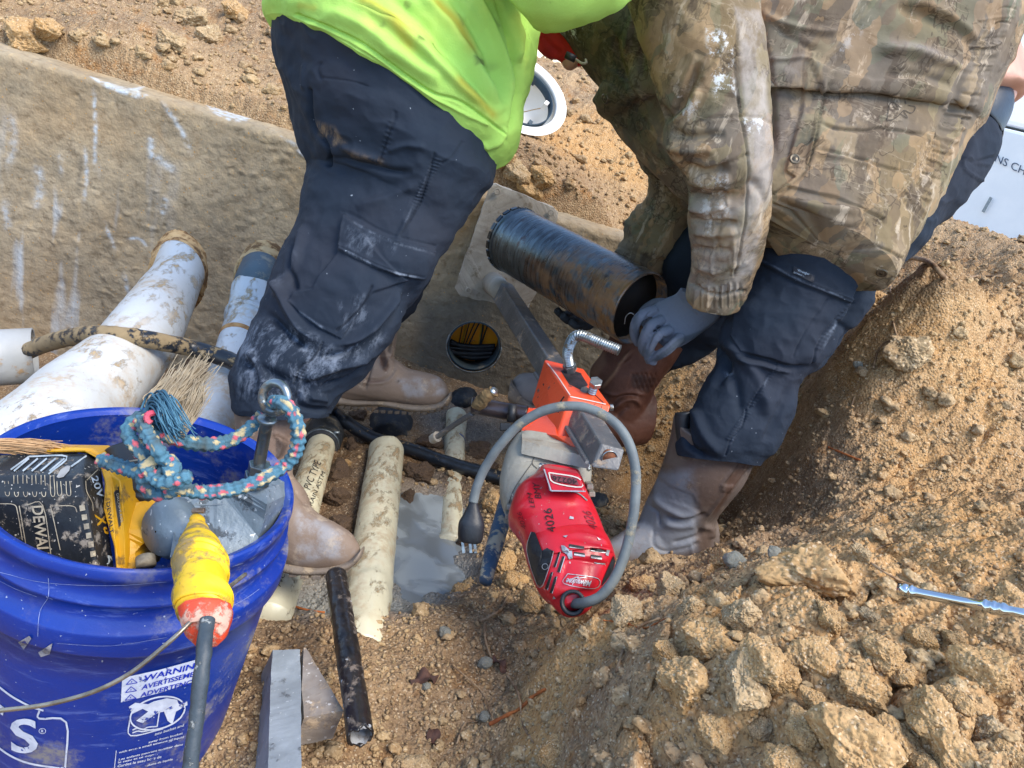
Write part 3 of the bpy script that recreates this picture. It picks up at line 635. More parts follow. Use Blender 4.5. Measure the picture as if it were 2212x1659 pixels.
# ---------------------------------------------------------------- clods, stones, roots
def ico(sub):
    bm = bmesh.new(); bmesh.ops.create_icosphere(bm, subdivisions=sub, radius=1); bm.verts.ensure_lookup_table()
    V = np.array([v.co for v in bm.verts]); F = np.array([[v.index for v in f.verts] for f in bm.faces]); bm.free(); return V, F
def clodmesh(seed, sub=5, ang=.22, fine=.06):
    V, F = ico(sub); r = np.random.default_rng(seed); o = r.random(3)*50
    pn = r.normal(size=(13, 3)); pn /= np.linalg.norm(pn, axis=1)[:, None]; po = .62+.33*r.random(13); dd = np.minimum(1.15, (po[None]/np.maximum(V@pn.T, .12)).min(1)) if ang > .15 else 1.
    d = dd*(1+fbm(V*1.1+o, 3)*.22)+fbm(V*2.5+o, 3)*.07
    f1, f2, _ = worley(V*4+o); d += (.5-f1)*fine*1.6; f1, f2, _ = worley(V*10+o); d += (.5-f1)*fine*1.0; f1, f2, _ = worley(V*24+o); d += (.5-f1)*fine*.55; d += fbm(V*9+o, 3)*fine*.8
    V = V*d[:, None]*np.array([1, .8+.3*r.random(), .62+.25*r.random()]); return V, F
def meshdata(name, V, F, mat):
    me = bpy.data.meshes.new(name); me.from_pydata([tuple(x) for x in V], [], [tuple(int(k) for k in f) for f in F]); me.update()
    me.polygons.foreach_set('use_smooth', [True]*len(me.polygons)); me.materials.append(mat); return me
CL = [meshdata('dirt_clod', *clodmesh(i, 6), M_CLOD if i % 3 else M_CLOD2) for i in range(9)]
ST = [meshdata('stone', *clodmesh(40+i, 4, .1, .012), M_STONE) for i in range(3)]
def clod(u, v, d, label, cat='dirt clod', group=None, me=None, name='dirt_clod', sink=.38):
    d *= .92
    """d: width in the photograph"""
    g = onground(u, v+d*.28); z = float(-((g-CAM)@RM)[2]); r = d/2*z/FPX
    o = bpy.data.objects.new(name, me or random.choice(CL)); S.collection.objects.link(o)
    o.location = Vector(g+np.array([0, 0, r*(.62-sink)])); o.scale = (r, r, r); o.rotation_euler = (random.uniform(-.5, .5), random.uniform(-.5, .5), random.uniform(0, 6.28))
    tag(o, label, cat, group); return o
BIG = [(1745,1205,215,'huge yellow brown dirt clod beside the boot hole, largest on the mound'),(1840,1590,190,'broad flat clod filling the bottom right corner area'),(1640,1420,120,'tall pale clod right of the thin root, middle of the mound'),
 (1615,1455,135,'rough clod leaning against the tall pale clod'),(1740,1400,110,'pointed clod above the cube shaped clod gap'),(1690,1450,85,'squarish brown clod in the middle of the front heap'),(1470,1455,150,'smooth tan clod left of the front heap'),
 (1860,1470,125,'big crumbly clod right of the pointed clod'),(1905,1400,90,'knobbly clod below the chrome tool'),(1525,1365,125,'low wide clod under the boot hole edge'),(1600,1310,105,'pale rounded clod below the grey stone'),(2000,1520,120,'pale grey faced clod near the right edge'),
 (1490,1300,70,'crumbly clod with a pale face in front of the grey boot'),(1560,1205,80,'orange brown clod touching the grey stone'),(1350,1310,90,'light clod with a grey patch right of the motor'),(1810,1215,60,'small orange clod right of the huge clod'),
 (1860,1190,55,'clod left of the chrome tool tip'),(2170,1290,95,'clod resting on the chrome tool at the right edge'),(2120,1430,125,'dark clod at the right edge below the chrome tool'),(2060,1640,130,'lowest clod at the bottom right corner'),
 (1550,1560,90,'small rounded clod low on the front slope'),(1390,1250,60,'clod just right of the motor cord'),(1445,1260,80,'flat clod in front of the grey boot heel'),(940,1228,48,'single brown clod standing in the grey puddle'),(1015,1235,30,'small clod at the right rim of the puddle'),
 (747,993,24,'small orange cube of dirt beside the hose clamp'),(920,1105,30,'brown chip on the cream pipe edge above the puddle'),(1065,1080,55,'tan clod left of the grey gearbox'),(1110,1245,60,'rounded clod left of the red motor'),(1090,1200,70,'tan lump between blue pipe and motor'),
 (1140,1290,60,'clod under the left side of the red motor'),(1000,1250,40,'clod at the puddle lower rim'),(1120,360,70,'orange clod below the white hard hat'),(1165,375,75,'dark cracked clod right of the orange clod below the hat'),(1085,345,50,'grey lump left below the hard hat'),
 (1140,400,60,'low clod above the square steel plate'),(1300,1100,26,'tiny clod right of the motor'),(420,30,75,'tall clod at the upper edge left of the hi-vis sweatshirt'),(375,80,60,'clod among crumbs on the upper bank'),(460,75,70,'flat clod on the upper bank middle'),(505,20,60,'reddish clod at the top edge near the sweatshirt'),
 (60,70,90,'dark clod at the upper left corner'),(100,60,70,'orange faced clod in the upper left corner'),(1950,745,120,'orange brown clod standing out of the right bank'),(1890,640,60,'grey clod under torn roots on the right bank'),(905,1655,80,'reddish clod at the bottom edge'),(1190,1610,70,'pale clod left of the big slope, bottom edge')]
for u, v, d, lb in BIG: clod(u, v, d, lb)
M_WET = simple('wet_brown_mud', '#5e4a37', '#45352a', 20, .75, 0, .0015, 40, '#8a6f50', 18, .52, .66)
WC = [meshdata('mud_clod', *clodmesh(70+i, 5), M_WET) for i in range(4)]
for u, v, d, lb in [(735,1010,60,'wet mud lump between the two cream pipes, just below the hose'),(722,1062,70,'wet mud lump half way down between the cream pipes'),(738,1120,60,'wet mud lump beside the cream pipe, right of the near boot'),(905,1010,70,'wet brown mud heap where the hose crosses left of the narrow pipe'),(880,1060,45,'wet mud on the right flank of the fat cream pipe'),(925,945,60,'mud packed around the feed lever tip'),(760,955,40,'mud wedge under the hose beside the coupling'),(1035,965,60,'wet crumbly mud right of the narrow white pipe'),(1060,1000,45,'mud lump under the hose end by the gearbox'),(770,890,40,'wet mud under the far boot heel'),(1010,1150,40,'mud islet at the right edge of the puddle'),(425,760,70,'dark wet soil lump between the two white wall pipes'),(470,700,60,'dark soil lump in the gap right of the large wall pipe'),(440,650,55,'dark soil clump by the mud collar of the large wall pipe')]: clod(u, v, d, lb, 'mud clod', None, random.choice(WC), 'mud_clod', .45)
BIG2 = [(1930,1590,110,'pale clod between the two lowest big clods'),(2130,1560,105,'tan clod at the right edge, second from the bottom corner'),(1730,1560,95,'crumbled clod left of the broad flat clod'),(1760,1500,70,'small clod above the broad flat clod'),(1950,1450,75,'clod between the crumbly and the dark clod'),(2060,1500,80,'brown clod left of the right edge stone'),(1690,1630,90,'clod cut off by the bottom edge, right of the slope'),(2190,1640,90,'clod in the very bottom right corner'),(1990,1640,85,'clod at the bottom edge left of the corner clod'),(1430,1400,65,'clod left of the low wide clod'),(1640,1560,60,'clod under the rough leaning clod'),(1790,1320,70,'clod right of the pale rounded clod'),(1880,1330,60,'clod under the chrome tool middle'),(1980,1370,65,'clod below the chrome tool grip'),(2060,1370,60,'clod right of the chrome tool grip, below it')]
for u, v, d, lb in BIG2: clod(u, v, d, lb)
stn = [(1583,1210,58,'upright grey stone lodged between clods at the boot hole'),(1670,1195,40,'small grey stone stuck in the huge clod'),(1045,1545,28,'round green grey pebble on the trench floor'),(960,1365,34,'pale angular stone below the puddle'),(1045,1430,34,'pale stone beside the leaves'),
 (1800,1590,50,'grey flat stone in the bottom right heap'),(1500,1395,26,'white pebble left of the smooth tan clod'),(880,1650,26,'light pebble at the bottom edge'),(2105,1470,40,'pale stone at the right edge'),(1850,790,24,'grey chip in the right bank'),(920,920+560,22,'little grey pebble right of the black pipe offcut')]
for u, v, d, lb in stn: clod(u, v, d, lb, 'stone', None, random.choice(ST), 'stone', .1)
zones = []; _z = [((1500,2200),(1260,1650),70,30,85,'loose tan dirt clod among the heap on the front mound','clods of the front mound'),((820,1150),(1330,1650),55,14,42,'brown dirt crumb lying on the trench floor','crumbs on the trench floor'),
 ((1480,2200),(900,1230),40,16,48,'small clod on the lit slope right of the boot hole','clods on the right slope'),((380,640),(20,260),40,14,40,'grey brown clod on the bank behind the wall','clods behind the wall'),((1070,1400),(330,470),30,12,34,'small clod scattered on soil behind the steel plate','clods behind the steel plate')]
for (a, b), (c_, d_), n, s0, s1, lb, gr in zones:
    for _ in range(n):
        u, v = random.uniform(a, b), random.uniform(c_, d_); clod(u, v, s0+(s1-s0)*random.random()**2.5, lb, 'dirt clod', gr)
# countless crumbs: one object
bv, bf = ico(1); cv = []; cf = []; mkk = 26000; rr_ = np.random.default_rng(21)
uu = rr_.uniform(-20, 2230, mkk); vv = rr_.uniform(-10, 1690, mkk); cnt = 0; off = 0; var = []
for k in range(14):
    t1, tf_ = ico(3) if k < 5 else (bv, bf); t1 = t1*(1+fbm(t1*1.4+k*7, 2)*.5+(fbm(t1*4+k, 2)*.18 if k < 5 else 0))[:, None]; var.append((t1*np.array([1, .85, .7]), tf_))
for u, v in zip(uu, vv):
    ui, vi = int(np.clip(u, 0, 2212)), int(np.clip(v, 0, 1659)); a = _UV[max(0, vi-2):vi+3, max(0, ui-2):ui+3]; a = a[a >= 0]
    if not len(a): continue
    g = GV[a[0]]; z = float(-((g-CAM)@RM)[2])
    if gm[a[0], 2] > .45 or z > 6 or (g[2] < WATER+.003): continue
    big = rr_.random() < .07; r = (6+(26 if v > 1200 and u > 1300 else 14)*rr_.random()**2.4 if big else 2.2+5*rr_.random()**2)*z/FPX; r = min(r, .022); tv, tf = var[rr_.integers(0, 5) if big else rr_.integers(5, 14)]
    th = rr_.random()*6.28; cs, sn = math.cos(th), math.sin(th); q = tv*r*rr_.uniform(.7, 1.2, 3); q = np.stack([q[:, 0]*cs-q[:, 1]*sn, q[:, 0]*sn+q[:, 1]*cs, q[:, 2]], 1)
    cv.append(q+g+np.array([0, 0, r*.3])); cf.append(tf+off); off += len(tv)
cr = mk('soil_crumbs', np.vstack(cv), np.vstack(cf), M_CRUMB, smooth=True, origin=(0, 0, 0)); tag(cr, kind='stuff')
# roots and twigs
M_ROOT = simple('root_bark', '#9c8467', '#6e543c', 60, .9, 0, .0008, 200); M_ROOTR = simple('red_root', '#8a4a24', '#a9622f', 60, .85)
def root(lb, pts, px, mat=M_ROOT, cat='root', lift=.004):
    w = []; px0 = px
    for i, (u, v) in enumerate(pts): g = onground(u, v); w.append(g+np.array([0, 0, lift+.003*math.sin(i*2.1)]))
    z = np.linalg.norm(w[0]-CAM); rad_ = [max(px/2*z/FPX*(1-.5*i/len(w)), .0005) for i in range(len(w))]
    o = tube('root', w, rad_, mat, None, 14*len(w), 8, world=True, wob=(.0012, 90)); tag(o, lb, cat); return o
for lb, pts, px, mt in [('pale root running down the trench floor from the puddle', [(1045,1350),(1045,1390),(1065,1430),(1100,1470),(1118,1510),(1128,1560),(1150,1610)], 6, M_ROOT),
 ('short pale root curling above the long trench root', [(1035,1345),(1060,1335),(1080,1318),(1095,1290)], 8, M_ROOT), ('thin root crossing the trench near the leaf', [(975,1440),(1010,1475),(1045,1500),(1062,1560)], 4, M_ROOT),
 ('orange red root at the foot of the front mound', [(1055,1570),(1095,1550),(1125,1528),(1150,1508),(1175,1495)], 8, M_ROOTR), ('forked pale root hanging down the front slope', [(1330,1455),(1340,1420),(1350,1385),(1385,1355),(1420,1345)], 7, M_ROOT),
 ('thin pinkish stem lying across the front slope', [(1300,1345),(1340,1352),(1390,1358),(1440,1340)], 4, M_ROOTR), ('dry stem near the chrome tool tip', [(1850,1210),(1900,1190),(1940,1172)], 4, M_ROOT), ('root in front of the chrome tool', [(1840,1170),(1880,1230),(1960,1262),(2010,1262)], 5, M_ROOT),
 ('long root dangling below the torn roots on the right bank', [(1922,620),(1924,660),(1932,700),(1938,735)], 4, M_ROOT), ('gnarled dark root at the top of the right bank', [(1960,560),(2000,570),(2040,600),(2080,640),(2120,660)], 8, M_ROOT),
 ('second dark root beside the gnarled one', [(2020,640),(2060,620),(2110,600),(2160,600)], 6, M_ROOT), ('thin root curling on the right bank below the jacket', [(1885,800),(1895,760),(1930,735),(1960,730)], 4, M_ROOT), ('reddish twig lying in the boot hole bank', [(1790,968),(1820,980),(1860,996)], 5, M_ROOTR),
 ('light root hanging on the bank right of the trousers', [(1822,925),(1835,890),(1850,860)], 4, M_ROOT), ('rusty twig leaning over the milky puddle under the boot', [(568,1283),(620,1292),(665,1305),(705,1309)], 6, M_ROOTR), ('small twig on the bottom of the trench', [(985,1290+320),(1000,1570),(1030,1560)], 5, M_ROOT),
 ('dark twig behind the red motor', [(1262,1150),(1290,1120),(1320,1090),(1340,1075)], 6, M_ROOT)]:
    root(lb, pts, px, mt)
def leaf(lb, u, v, px, seed):
    g = onground(u, v); z = np.linalg.norm(g-CAM); r = px/2*z/FPX; rg = np.random.default_rng(seed); n = 14; A = rg.random()*6.28
    ax = np.array([math.cos(A), math.sin(A), .1]); ay = np.array([-math.sin(A), math.cos(A), 0]); X = np.zeros((n, 9, 3))
    for i in range(n):
        t = i/(n-1); w = math.sin(math.pi*t)**.7*.45+.01
        for j in range(9): s = (j-4)/4; X[i, j] = g+ax*(t-.5)*2*r+ay*s*w*r*(1+.25*math.sin(t*17))+np.array([0, 0, .004+abs(s)*r*.4*math.sin(t*9+seed)+r*.15])
    V = X.reshape(-1, 3); F = gridF(n, 9, False); o = mk('leaf', np.vstack([V, V-np.array([0, 0, .0006])]), np.vstack([F, F[:, ::-1]+len(V)]), simple('dead_leaf', '#3d2a26', '#5a3a2c', 50, .8), None, origin=g); tag(o, lb, 'leaf')
leaf('dark curled dead leaf on the trench floor', 915, 1470, 62, 3); leaf('shrivelled leaf near the bottom of the trench', 935, 1598, 52, 5); leaf('small dead leaf right of the pale stone', 1075, 1440, 46, 9)

# ---------------------------------------------------------------- concrete blocks and pipe offcut
M_BLK_C = simple('wet_concrete', '#9aa3a9', '#878f94', 22, .5, 0, .0012, 60, '#62676a', 40, .6, .70, .7, spk=('#b9c0c3', 140, .68))
M_BLK_W = simple('tan_concrete', '#9a938b', '#857a70', 22, .7, 0, .0012, 60, '#b39f86', 20, .52, .62, .9, spk=('#d3cfc9', 120, .66))
top = PA([(589,1404,.98),(648,1403,.98),(650,1470,.93),(651,1800,.71),(576,1800,.71),(584,1487,.92)]); o = rough('concrete_block', prism(top, (-.012, .004, -.075)), M_BLK_C, None, .007, .0009, 45); tag(o, 'long pale concrete bar lying beside the bucket, dark stained left side', 'block')
top = PA([(656,1399,.985),(661,1399,.985),(742,1535,.885),(657,1551,.872),(652,1490,.92)]); o = rough('concrete_wedge', prism(top, (-.003, .0, -.05)), M_BLK_W, None, .006, .0008, 50); tag(o, 'small triangular concrete wedge between the long bar and the black pipe offcut', 'block')
pc = thing('pipe_offcut', P(750, 1420, .95), 'short black muddy pipe offcut with a jagged open end', 'pipe')
M_OFF = simple('wet_black_pipe', '#151518', '#2a2522', 25, .3, 0, .0015, 60, '#6d6258', 34, .56, .63, .8, spk=('#aeb3b6', 70, .7))
c0 = P(726, 1243, 1.07); c1 = P(779, 1590, .84); T = (c1-c0)/np.linalg.norm(c1-c0)
rr1 = .0152
pr_ = [(0, .001), (0, rr1)]+[(t, rr1) for t in np.linspace(.002, np.linalg.norm(c1-c0), 90)]+[(np.linalg.norm(c1-c0), rr1-.0022)]+[(np.linalg.norm(c1-c0)-t, rr1-.0022) for t in np.linspace(.004, .2, 20)]
X = revolve(c0, T, pr_, 72); nn = nrmgrid(X); q = X.reshape(-1, 3); t = np.linspace(0, 6.28, 72); jag = fbm(np.c_[np.cos(t)*2, np.sin(t)*2, t*0+3], 3)*.005
X[88:96] += T*jag[None, :, None]; X = X+nn*(fbm(q*60, 4)*.0011).reshape(X.shape[:2])[..., None]; V, F = closed(X, (1, 0)); mk('pipe_shell', V, F, M_OFF, pc)
X = revolve(c0, T, [(np.linalg.norm(c1-c0)-.001, rr1-.0026), (np.linalg.norm(c1-c0)-.05, rr1-.0026), (np.linalg.norm(c1-c0)-.18, rr1-.0026)], 60); X[0] += (T*jag[:60, None]); V, F = X.reshape(-1, 3), gridF(3, 60); mk('pipe_lining', V, F, simple('grey_lining', '#9a9da0', '#85888b', 40, .6, 0, .001, 60, '#6b625a', 20, .5, .6), pc)
# chrome socket extension
M_CHR = simple('chrome', '#d9dde0', '#c4c9cc', 8, .12, 1., .0002, 60)
ax0 = P(1940, 1272, .735); ax1 = P(2260, 1335, .655); L = np.linalg.norm(ax1-ax0); r = .0062
pf = [(0, .002), (0, .0062), (.006, .0068), (.009, .0062), (.0095, .0055), (.0105, .0066), (.013, .0066), (.014, .0055), (.018, .005), (.055, .0048), (.07, .0050), (.072, .0066), (.075, .0066), (.076, .0056), (.079, .0066), (.082, .0066), (.083, .0056), (.086, .0066), (.089, .0066), (.092, .0046), (L*.8, .0046), (L, .0046)]
V, F = closed(revolve(ax0, ax1-ax0, pf, 40)); e = thing('socket_extension', ax0, 'chrome ratchet extension bar lying on the right slope', 'tool'); mk('bar', V, F, M_CHR, e)
V, F = closed(revolve(ax1-(ax1-ax0)/L*.01, ax1-ax0, [(0, .006), (.004, .011), (.03, .013), (.035, .01)], 40)); mk('drive_head', V, F, M_CHR, e)

# ---------------------------------------------------------------- blue bucket
BC = np.array([-.3346, .6402, .2964]); BN = np.array([.0057, .0385, .9992]); BN /= np.linalg.norm(BN)
M_BLUE = MT('blue_plastic', .35, 0, .5); m = M_BLUE; c = m.mix(m.noise(5, 3), '#0b2d84', '#123896')
f = m.ramp(m.noise(13, 9, .74), .50, .66); c = m.mix(m.ma('MULTIPLY', f, m.ramp(m.noise(3.5, 2), .32, .54)), c, '#8a8680'); c = m.mix(m.ma('MULTIPLY', m.ramp(m.noise(24, 8, .75, v=m.vec((.5, .5, 3), (.1, .1, 0), .03, 8)), .55, .66), .5), c, '#5f74b8')
sc = m.ramp(m.noise(30, 6, .7, v=m.vec((1, 1, 5), (.5, .6, 0), .2, 6)), .665, .69); c = m.mix(m.ma('MULTIPLY', sc, .7), c, '#a9b4cf')
f2 = m.ramp(m.noise(230, 2), .735, .75); c = m.mix(m.ma('MULTIPLY', f2, .8), c, '#b3bcc9'); m.col(c); m.rgh(m.mix(f, .35, .8)); m.bump(m.noise(60, 4), .0006); M_BLUE = m.m
bk = thing('plastic_bucket', BC-BN*.36, 'blue plastic bucket full of tools, white warning print on its front', 'bucket')
Hh = [(0, .143), (.003, .148), (.006, .1515), (.002, .1535), (-.004, .1542), (-.009, .1538), (-.010, .1512), (-.03, .1508), (-.033, .1545), (-.036, .1548), (-.0375, .1512), (-.058, .1500), (-.062, .1598), (-.066, .1605), (-.088, .1595), (-.092, .158), (-.0935, .1495), (-.135, .148)]
Hh += [(-t, .148-(t-.135)*.075) for t in np.linspace(.14, .366, 40)]+[(-.368, .12), (-.368, .001)]
N0 = np.cross(BN, [0, -1, 0]); X = revolve(BC, BN, Hh, 240, N0); nn = nrmgrid(X); q = X.reshape(-1, 3); X = X+nn*(fbm(q*12, 3)*.0008).reshape(X.shape[:2])[..., None]; V, F = closed(X, (0, 0))
V2, F2 = closed(revolve(BC, BN, [(0, .1432), (-.006, .1445), (-.03, .1455), (-.032, .1462), (-.2, .136), (-.355, .126), (-.36, .001)], 240, N0), (0, 0)); V, F = join([(V, F), (V2, F2)]); mk('bucket_shell', V, F, M_BLUE, bk)
tb = bvh(bpy.data.objects['bucket_shell'])
M_WHT = simple('white_print', '#d5dcea', '#bfc7d8', 60, .5, dirt='#3a4fae', dsc=70, dlo=.6, dhi=.63); M_NAVY = simple('blue_print', '#0a2cae', rough=.45)
# label placed by its position in the photograph's own label, wrapped on the shell
def bw(*a, **k): 
    return word(*a, **k)
Q = lambda x, y: (x*.4, 1216.6+y*.4)   # zoom (0,2200)-(1600,3000) -> display
patch('label_panel', [Q(662, 618), Q(860, 575), Q(1060, 520), Q(1130, 498), Q(1130, 610), Q(1040, 640), Q(860, 700), Q(655, 750)], tb, M_WHT, bk, .0006)
word('label_text', 'WARNING', Q(772, 638), Q(1095, 556), Q(780, 605), tb, M_NAVY, bk, True, .0012); word('label_text', 'AVERTISSEMENT', Q(763, 683), Q(1110, 592), Q(770, 655), tb, M_NAVY, bk, True, .0012); word('label_text', 'ADVERTENCIA', Q(757, 723), Q(1080, 640), Q(763, 697), tb, M_NAVY, bk, True, .0012)
for (x, y) in ((712, 635), (708, 678), (706, 720)):
    a, b, c_ = Q(x, y-14), Q(x-30, y+18), Q(x+30, y+8); scribble('hazard_triangle', [[a, b], [b, c_], [c_, a], [Q(x, y-2), Q(x-1, y+7)]], 1.6, tb, M_NAVY, bk, .0012)
scribble('label_frame', [[Q(662, 615), Q(655, 750)], [Q(655, 740), Q(632, 948)], [Q(628, 1010), Q(618, 1106)], [Q(632, 1042), Q(985, 960)]], 1.6, tb, M_WHT, bk)
def ell(cx, cy, a, b, rot=0, n=40, a0=0, a1=2*math.pi): return [Q(cx+a*math.cos(t)*math.cos(rot)-b*math.sin(t)*math.sin(rot), cy+a*math.cos(t)*math.sin(rot)+b*math.sin(t)*math.cos(rot)) for t in np.linspace(a0, a1, n)]
scribble('ban_sign', [ell(850, 808, 150, 84, -.27), [Q(720, 762), Q(945, 838)], [Q(770, 855), Q(935, 745)]], 3.4, tb, M_WHT, bk, .0012)
patch('ban_figure', [Q(695, 775), Q(730, 752), Q(800, 760), Q(830, 745), Q(900, 728), Q(955, 735), Q(965, 760), Q(1010, 745), Q(1012, 765), Q(950, 800), Q(930, 870), Q(905, 850), Q(885, 800), Q(840, 810), Q(770, 862), Q(735, 850), Q(800, 800), Q(770, 785), Q(715, 812)], tb, M_WHT, bk, .0006)
scribble('bucket_drawing', [[Q(700, 845), Q(706, 930), Q(880, 893)], [Q(715, 900), Q(740, 890), Q(770, 897), Q(800, 884), Q(850, 880)], [Q(715, 915), Q(745, 905), Q(775, 908), Q(830, 895)], [Q(862, 790), Q(848, 880)]], 2.6, tb, M_WHT, bk)
for s_, a, b in [('into bucket and', (835, 930), (990, 880)), ('away from bucket', (800, 975), (985, 925)), ('with even a small amount of liquid', (640, 1030), (990, 945)), ('Les enfants peuvent tomber dans', (640, 1068), (985, 985)), ('le seau et se noyer.', (636, 1084), (850, 1035)), ('Gardez le seau hors de', (634, 1102), (870, 1050)), ('volume de liquide', (780, 1102), (930, 1065))]:
    word('label_text', s_, Q(*a), Q(*b), Q(a[0]+3, a[1]-15), tb, M_WHT, bk, True, .0008)
# big letter and house shaped outline
word('big_letter', 'S', Q(62, 1025), Q(208, 1025), Q(55, 838), tb, M_WHT, bk, True, .0008); word('big_letter', "'", Q(0, 810), Q(22, 825), Q(0, 760), tb, M_WHT, bk, True, .0008)
scribble('logo_outline', [[Q(-10, 662), Q(60, 715), Q(130, 755), Q(180, 778)], [Q(214, 795), Q(214, 838), Q(358, 858), Q(352, 1112)], [Q(180, 778), Q(236, 795)], [Q(-20, 985), Q(60, 1040), Q(160, 1080), Q(300, 1103), Q(345, 1104)]], 4.2, tb, M_WHT, bk); scribble('registered_mark', [ell(230, 905, 18, 14), [Q(225, 912), Q(226, 898), Q(233, 903), Q(228, 906), Q(235, 912)]], 1.2, tb, M_WHT, bk)
M_SCP = simple('dull_scrape', '#8f9abd', '#6d7db5', 200, .6)
scribble('white_scrape', [[Q(262, 80), Q(265, 130), Q(262, 180)], [Q(262, 185), Q(215, 265), Q(205, 395)], [Q(250, 180), Q(285, 195)]], 1.2, tb, M_SCP, bk); scribble('white_scrape', [[Q(0, 95), Q(90, 140), Q(200, 180)], [Q(0, 50), Q(250, 105), Q(600, 120), Q(900, 100)], [Q(310, 432), Q(600, 445), Q(900, 400)], [Q(1240, 240), Q(1330, 190), Q(1400, 140)], [Q(1240, 310), Q(1300, 285)]], .7, tb, M_SCP, bk)
for px_ in ([(100, 425), (160, 390), (172, 405), (130, 465)], [(208, 480), (285, 430), (270, 490), (222, 505)]): patch('torn_sticker', [Q(*a) for a in px_], tb, simple('torn_paper', '#9a979a', '#7b7a82', 90, .8), bk, .001)
tube('handle', [(-60,1543,.52),(0,1535,.52),(100,1522,.515),(200,1495,.515),(280,1455,.515),(350,1400,.52),(395,1360,.525),(450,1305,.55),(530,1240,.6)], .00165, simple('bail_wire', '#a39a8b', '#7d7468', 90, .4, .8), bk, 120, 10)
# ---------------------------------------------------------------- things in the bucket
z5 = lambda x, y: (.2333*x, 912.5+.2333*y)
M_BATT = simple('black_tool_plastic', '#1b1e22', '#25292e', 30, .45, 0, .0006, 120, '#8b8276', 60, .54, .62, .85, spk=('#b9b4aa', 260, .68))
M_YEL = simple('yellow_tool_plastic', '#dba51c', '#c8931a', 12, .45, 0, .0004, 100, '#8a6b35', 34, .56, .66, .8)
M_GLINE = simple('worn_edges', '#b3a890', '#857b6b', 90, .6); M_BKINK = simple('black_ink', '#151515', rough=.6)
dr = thing('cordless_tool', P(150, 1150, .7), 'cordless tool with a black and yellow battery pack standing in the blue bucket', 'power tool')
L4 = [[(-70,984,.735),(186,980,.735),(206,984,.755)], [(-70,1030,.695),(176,1030,.695),(218,1008,.735)], [(-70,1074,.69),(186,1074,.685),(224,1062,.73)], [(-70,1290,.69),(218,1290,.69),(252,1275,.725)]]
V = []; 
for r in L4: V += list(PA(r))+[P(r[2][0]-20, r[2][1]-4, .80), P(r[0][0], r[0][1], .80)]
F = [(i*5+j, i*5+(j+1) % 5, (i+1)*5+(j+1) % 5, (i+1)*5+j) for i in range(3) for j in range(5)]+[(0, 1, 2, 3, 4), (15, 19, 18, 17, 16)]
bat = bevel(mk('battery', V, F, M_BATT, dr, smooth=False), .003, 3); tb2 = bvh(bat)
bd = PA([z5(130,282)+(.745,), z5(300,228)+(.75,), z5(840,236)+(.75,), z5(905,280)+(.745,), z5(985,400)+(.735,), z5(1040,480)+(.73,), z5(1110,540)+(.725,), z5(1160,950)+(.725,), z5(1165,1500)+(.715,), z5(1080,1500)+(.71,), z5(1050,1150)+(.715,), z5(950,800)+(.72,), z5(965,560)+(.725,), z5(900,340)+(.735,), z5(780,275)+(.735,)])
yb = bevel(mk('battery_base', *prism(bd, FW*.035), M_YEL, dr, smooth=False), .002, 3); ty = bvh(yb)
scribble('battery_rib', [[z5(130+k*82, 452), z5(270+k*82, 335)] for k in range(5)]+[[z5(270, 318), z5(620, 318), z5(450, 480)], [z5(100, 440), z5(270, 318)], [z5(660, 410), z5(800, 310)]], 3.6, tb2, simple('rib_grey', '#a9b3b8', '#8c969c', 80, .5), bat)
for k in range(8):
    x = 45+k*84-(20 if k > 5 else 0); y0 = 545 if (k in (0, 6, 7)) else 490; scribble('battery_vent', [[z5(x, y0), z5(x+8, 665), z5(x+44, 668), z5(x+34, y0)]], 1.5, tb2, M_GLINE, bat)
patch('battery_button', [z5(525, 505), z5(560, 440), z5(620, 400), z5(655, 405), z5(640, 450), z5(590, 505), z5(545, 515)], tb2, simple('button', '#9b9a97', '#7d7a77', 50, .5), bat)
word('battery_lettering', 'DEWALT', z5(292, 775), z5(362, 1290), z5(400, 768), tb2, M_GLINE, bat, True)
word('battery_lettering', '20V', z5(838, 505), z5(905, 705), z5(900, 490), tb2, simple('pale_ink', '#b9c6cf'), bat, True); word('battery_lettering', 'XR', z5(872, 850), z5(925, 1060), z5(975, 845), tb2, M_YEL, bat, True); word('battery_lettering', '6', z5(960, 1240), z5(975, 1320), z5(1040, 1215), tb2, simple('pale_ink2', '#b9c6cf'), bat, True)
scribble('battery_edge', [[z5(250, 762), z5(345, 1290)], [z5(250, 762), z5(400, 770), z5(480, 1270)], [z5(0, 752), z5(130, 760), z5(165, 830), z5(210, 1090)], [z5(180, 770), z5(240, 1120)], [z5(470, 770), z5(560, 1180)], [z5(515, 770), z5(680, 775), z5(715, 830)], [z5(515, 770), z5(600, 1280)], [z5(800, 535), z5(900, 440)], [z5(790, 540), z5(800, 640), z5(850, 740), z5(860, 820)]], 1.8, tb2, M_GLINE, bat)
for k in range(6): patch('grip_dot', [z5(735+k*20, 770+k*85), z5(785+k*19, 762+k*85), z5(792+k*19, 812+k*85), z5(742+k*20, 822+k*85)], tb2, M_GLINE, bat); 
word('body_lettering', 'DEWALT', z5(985, 745), z5(1022, 1035), z5(1018, 730), ty, M_BKINK, yb, True)
patch('body_label', [z5(1055, 650), z5(1100, 590), z5(1142, 930), z5(1100, 975)], ty, M_BKINK, yb); word('body_lettering', 'BRUSHLESS', z5(1078, 665), z5(1120, 930), z5(1098, 655), ty, M_GLINE, yb, False, .0012)
pix_pipe('tool_grip', [(232,985,330,950,.78),(240,1010,345,1000,.775),(255,1045,350,1040,.77),(262,1070,340,1072,.765),(275,1085,325,1088,.76)], M_BLK, dr, 40, 40)
X = loft([(241,1000,334,985,.772),(241,1003,335,988,.772)], 6, 40, 1.03); V, F = closed(X); mk('grip_line', V, F, M_GLINE, dr)
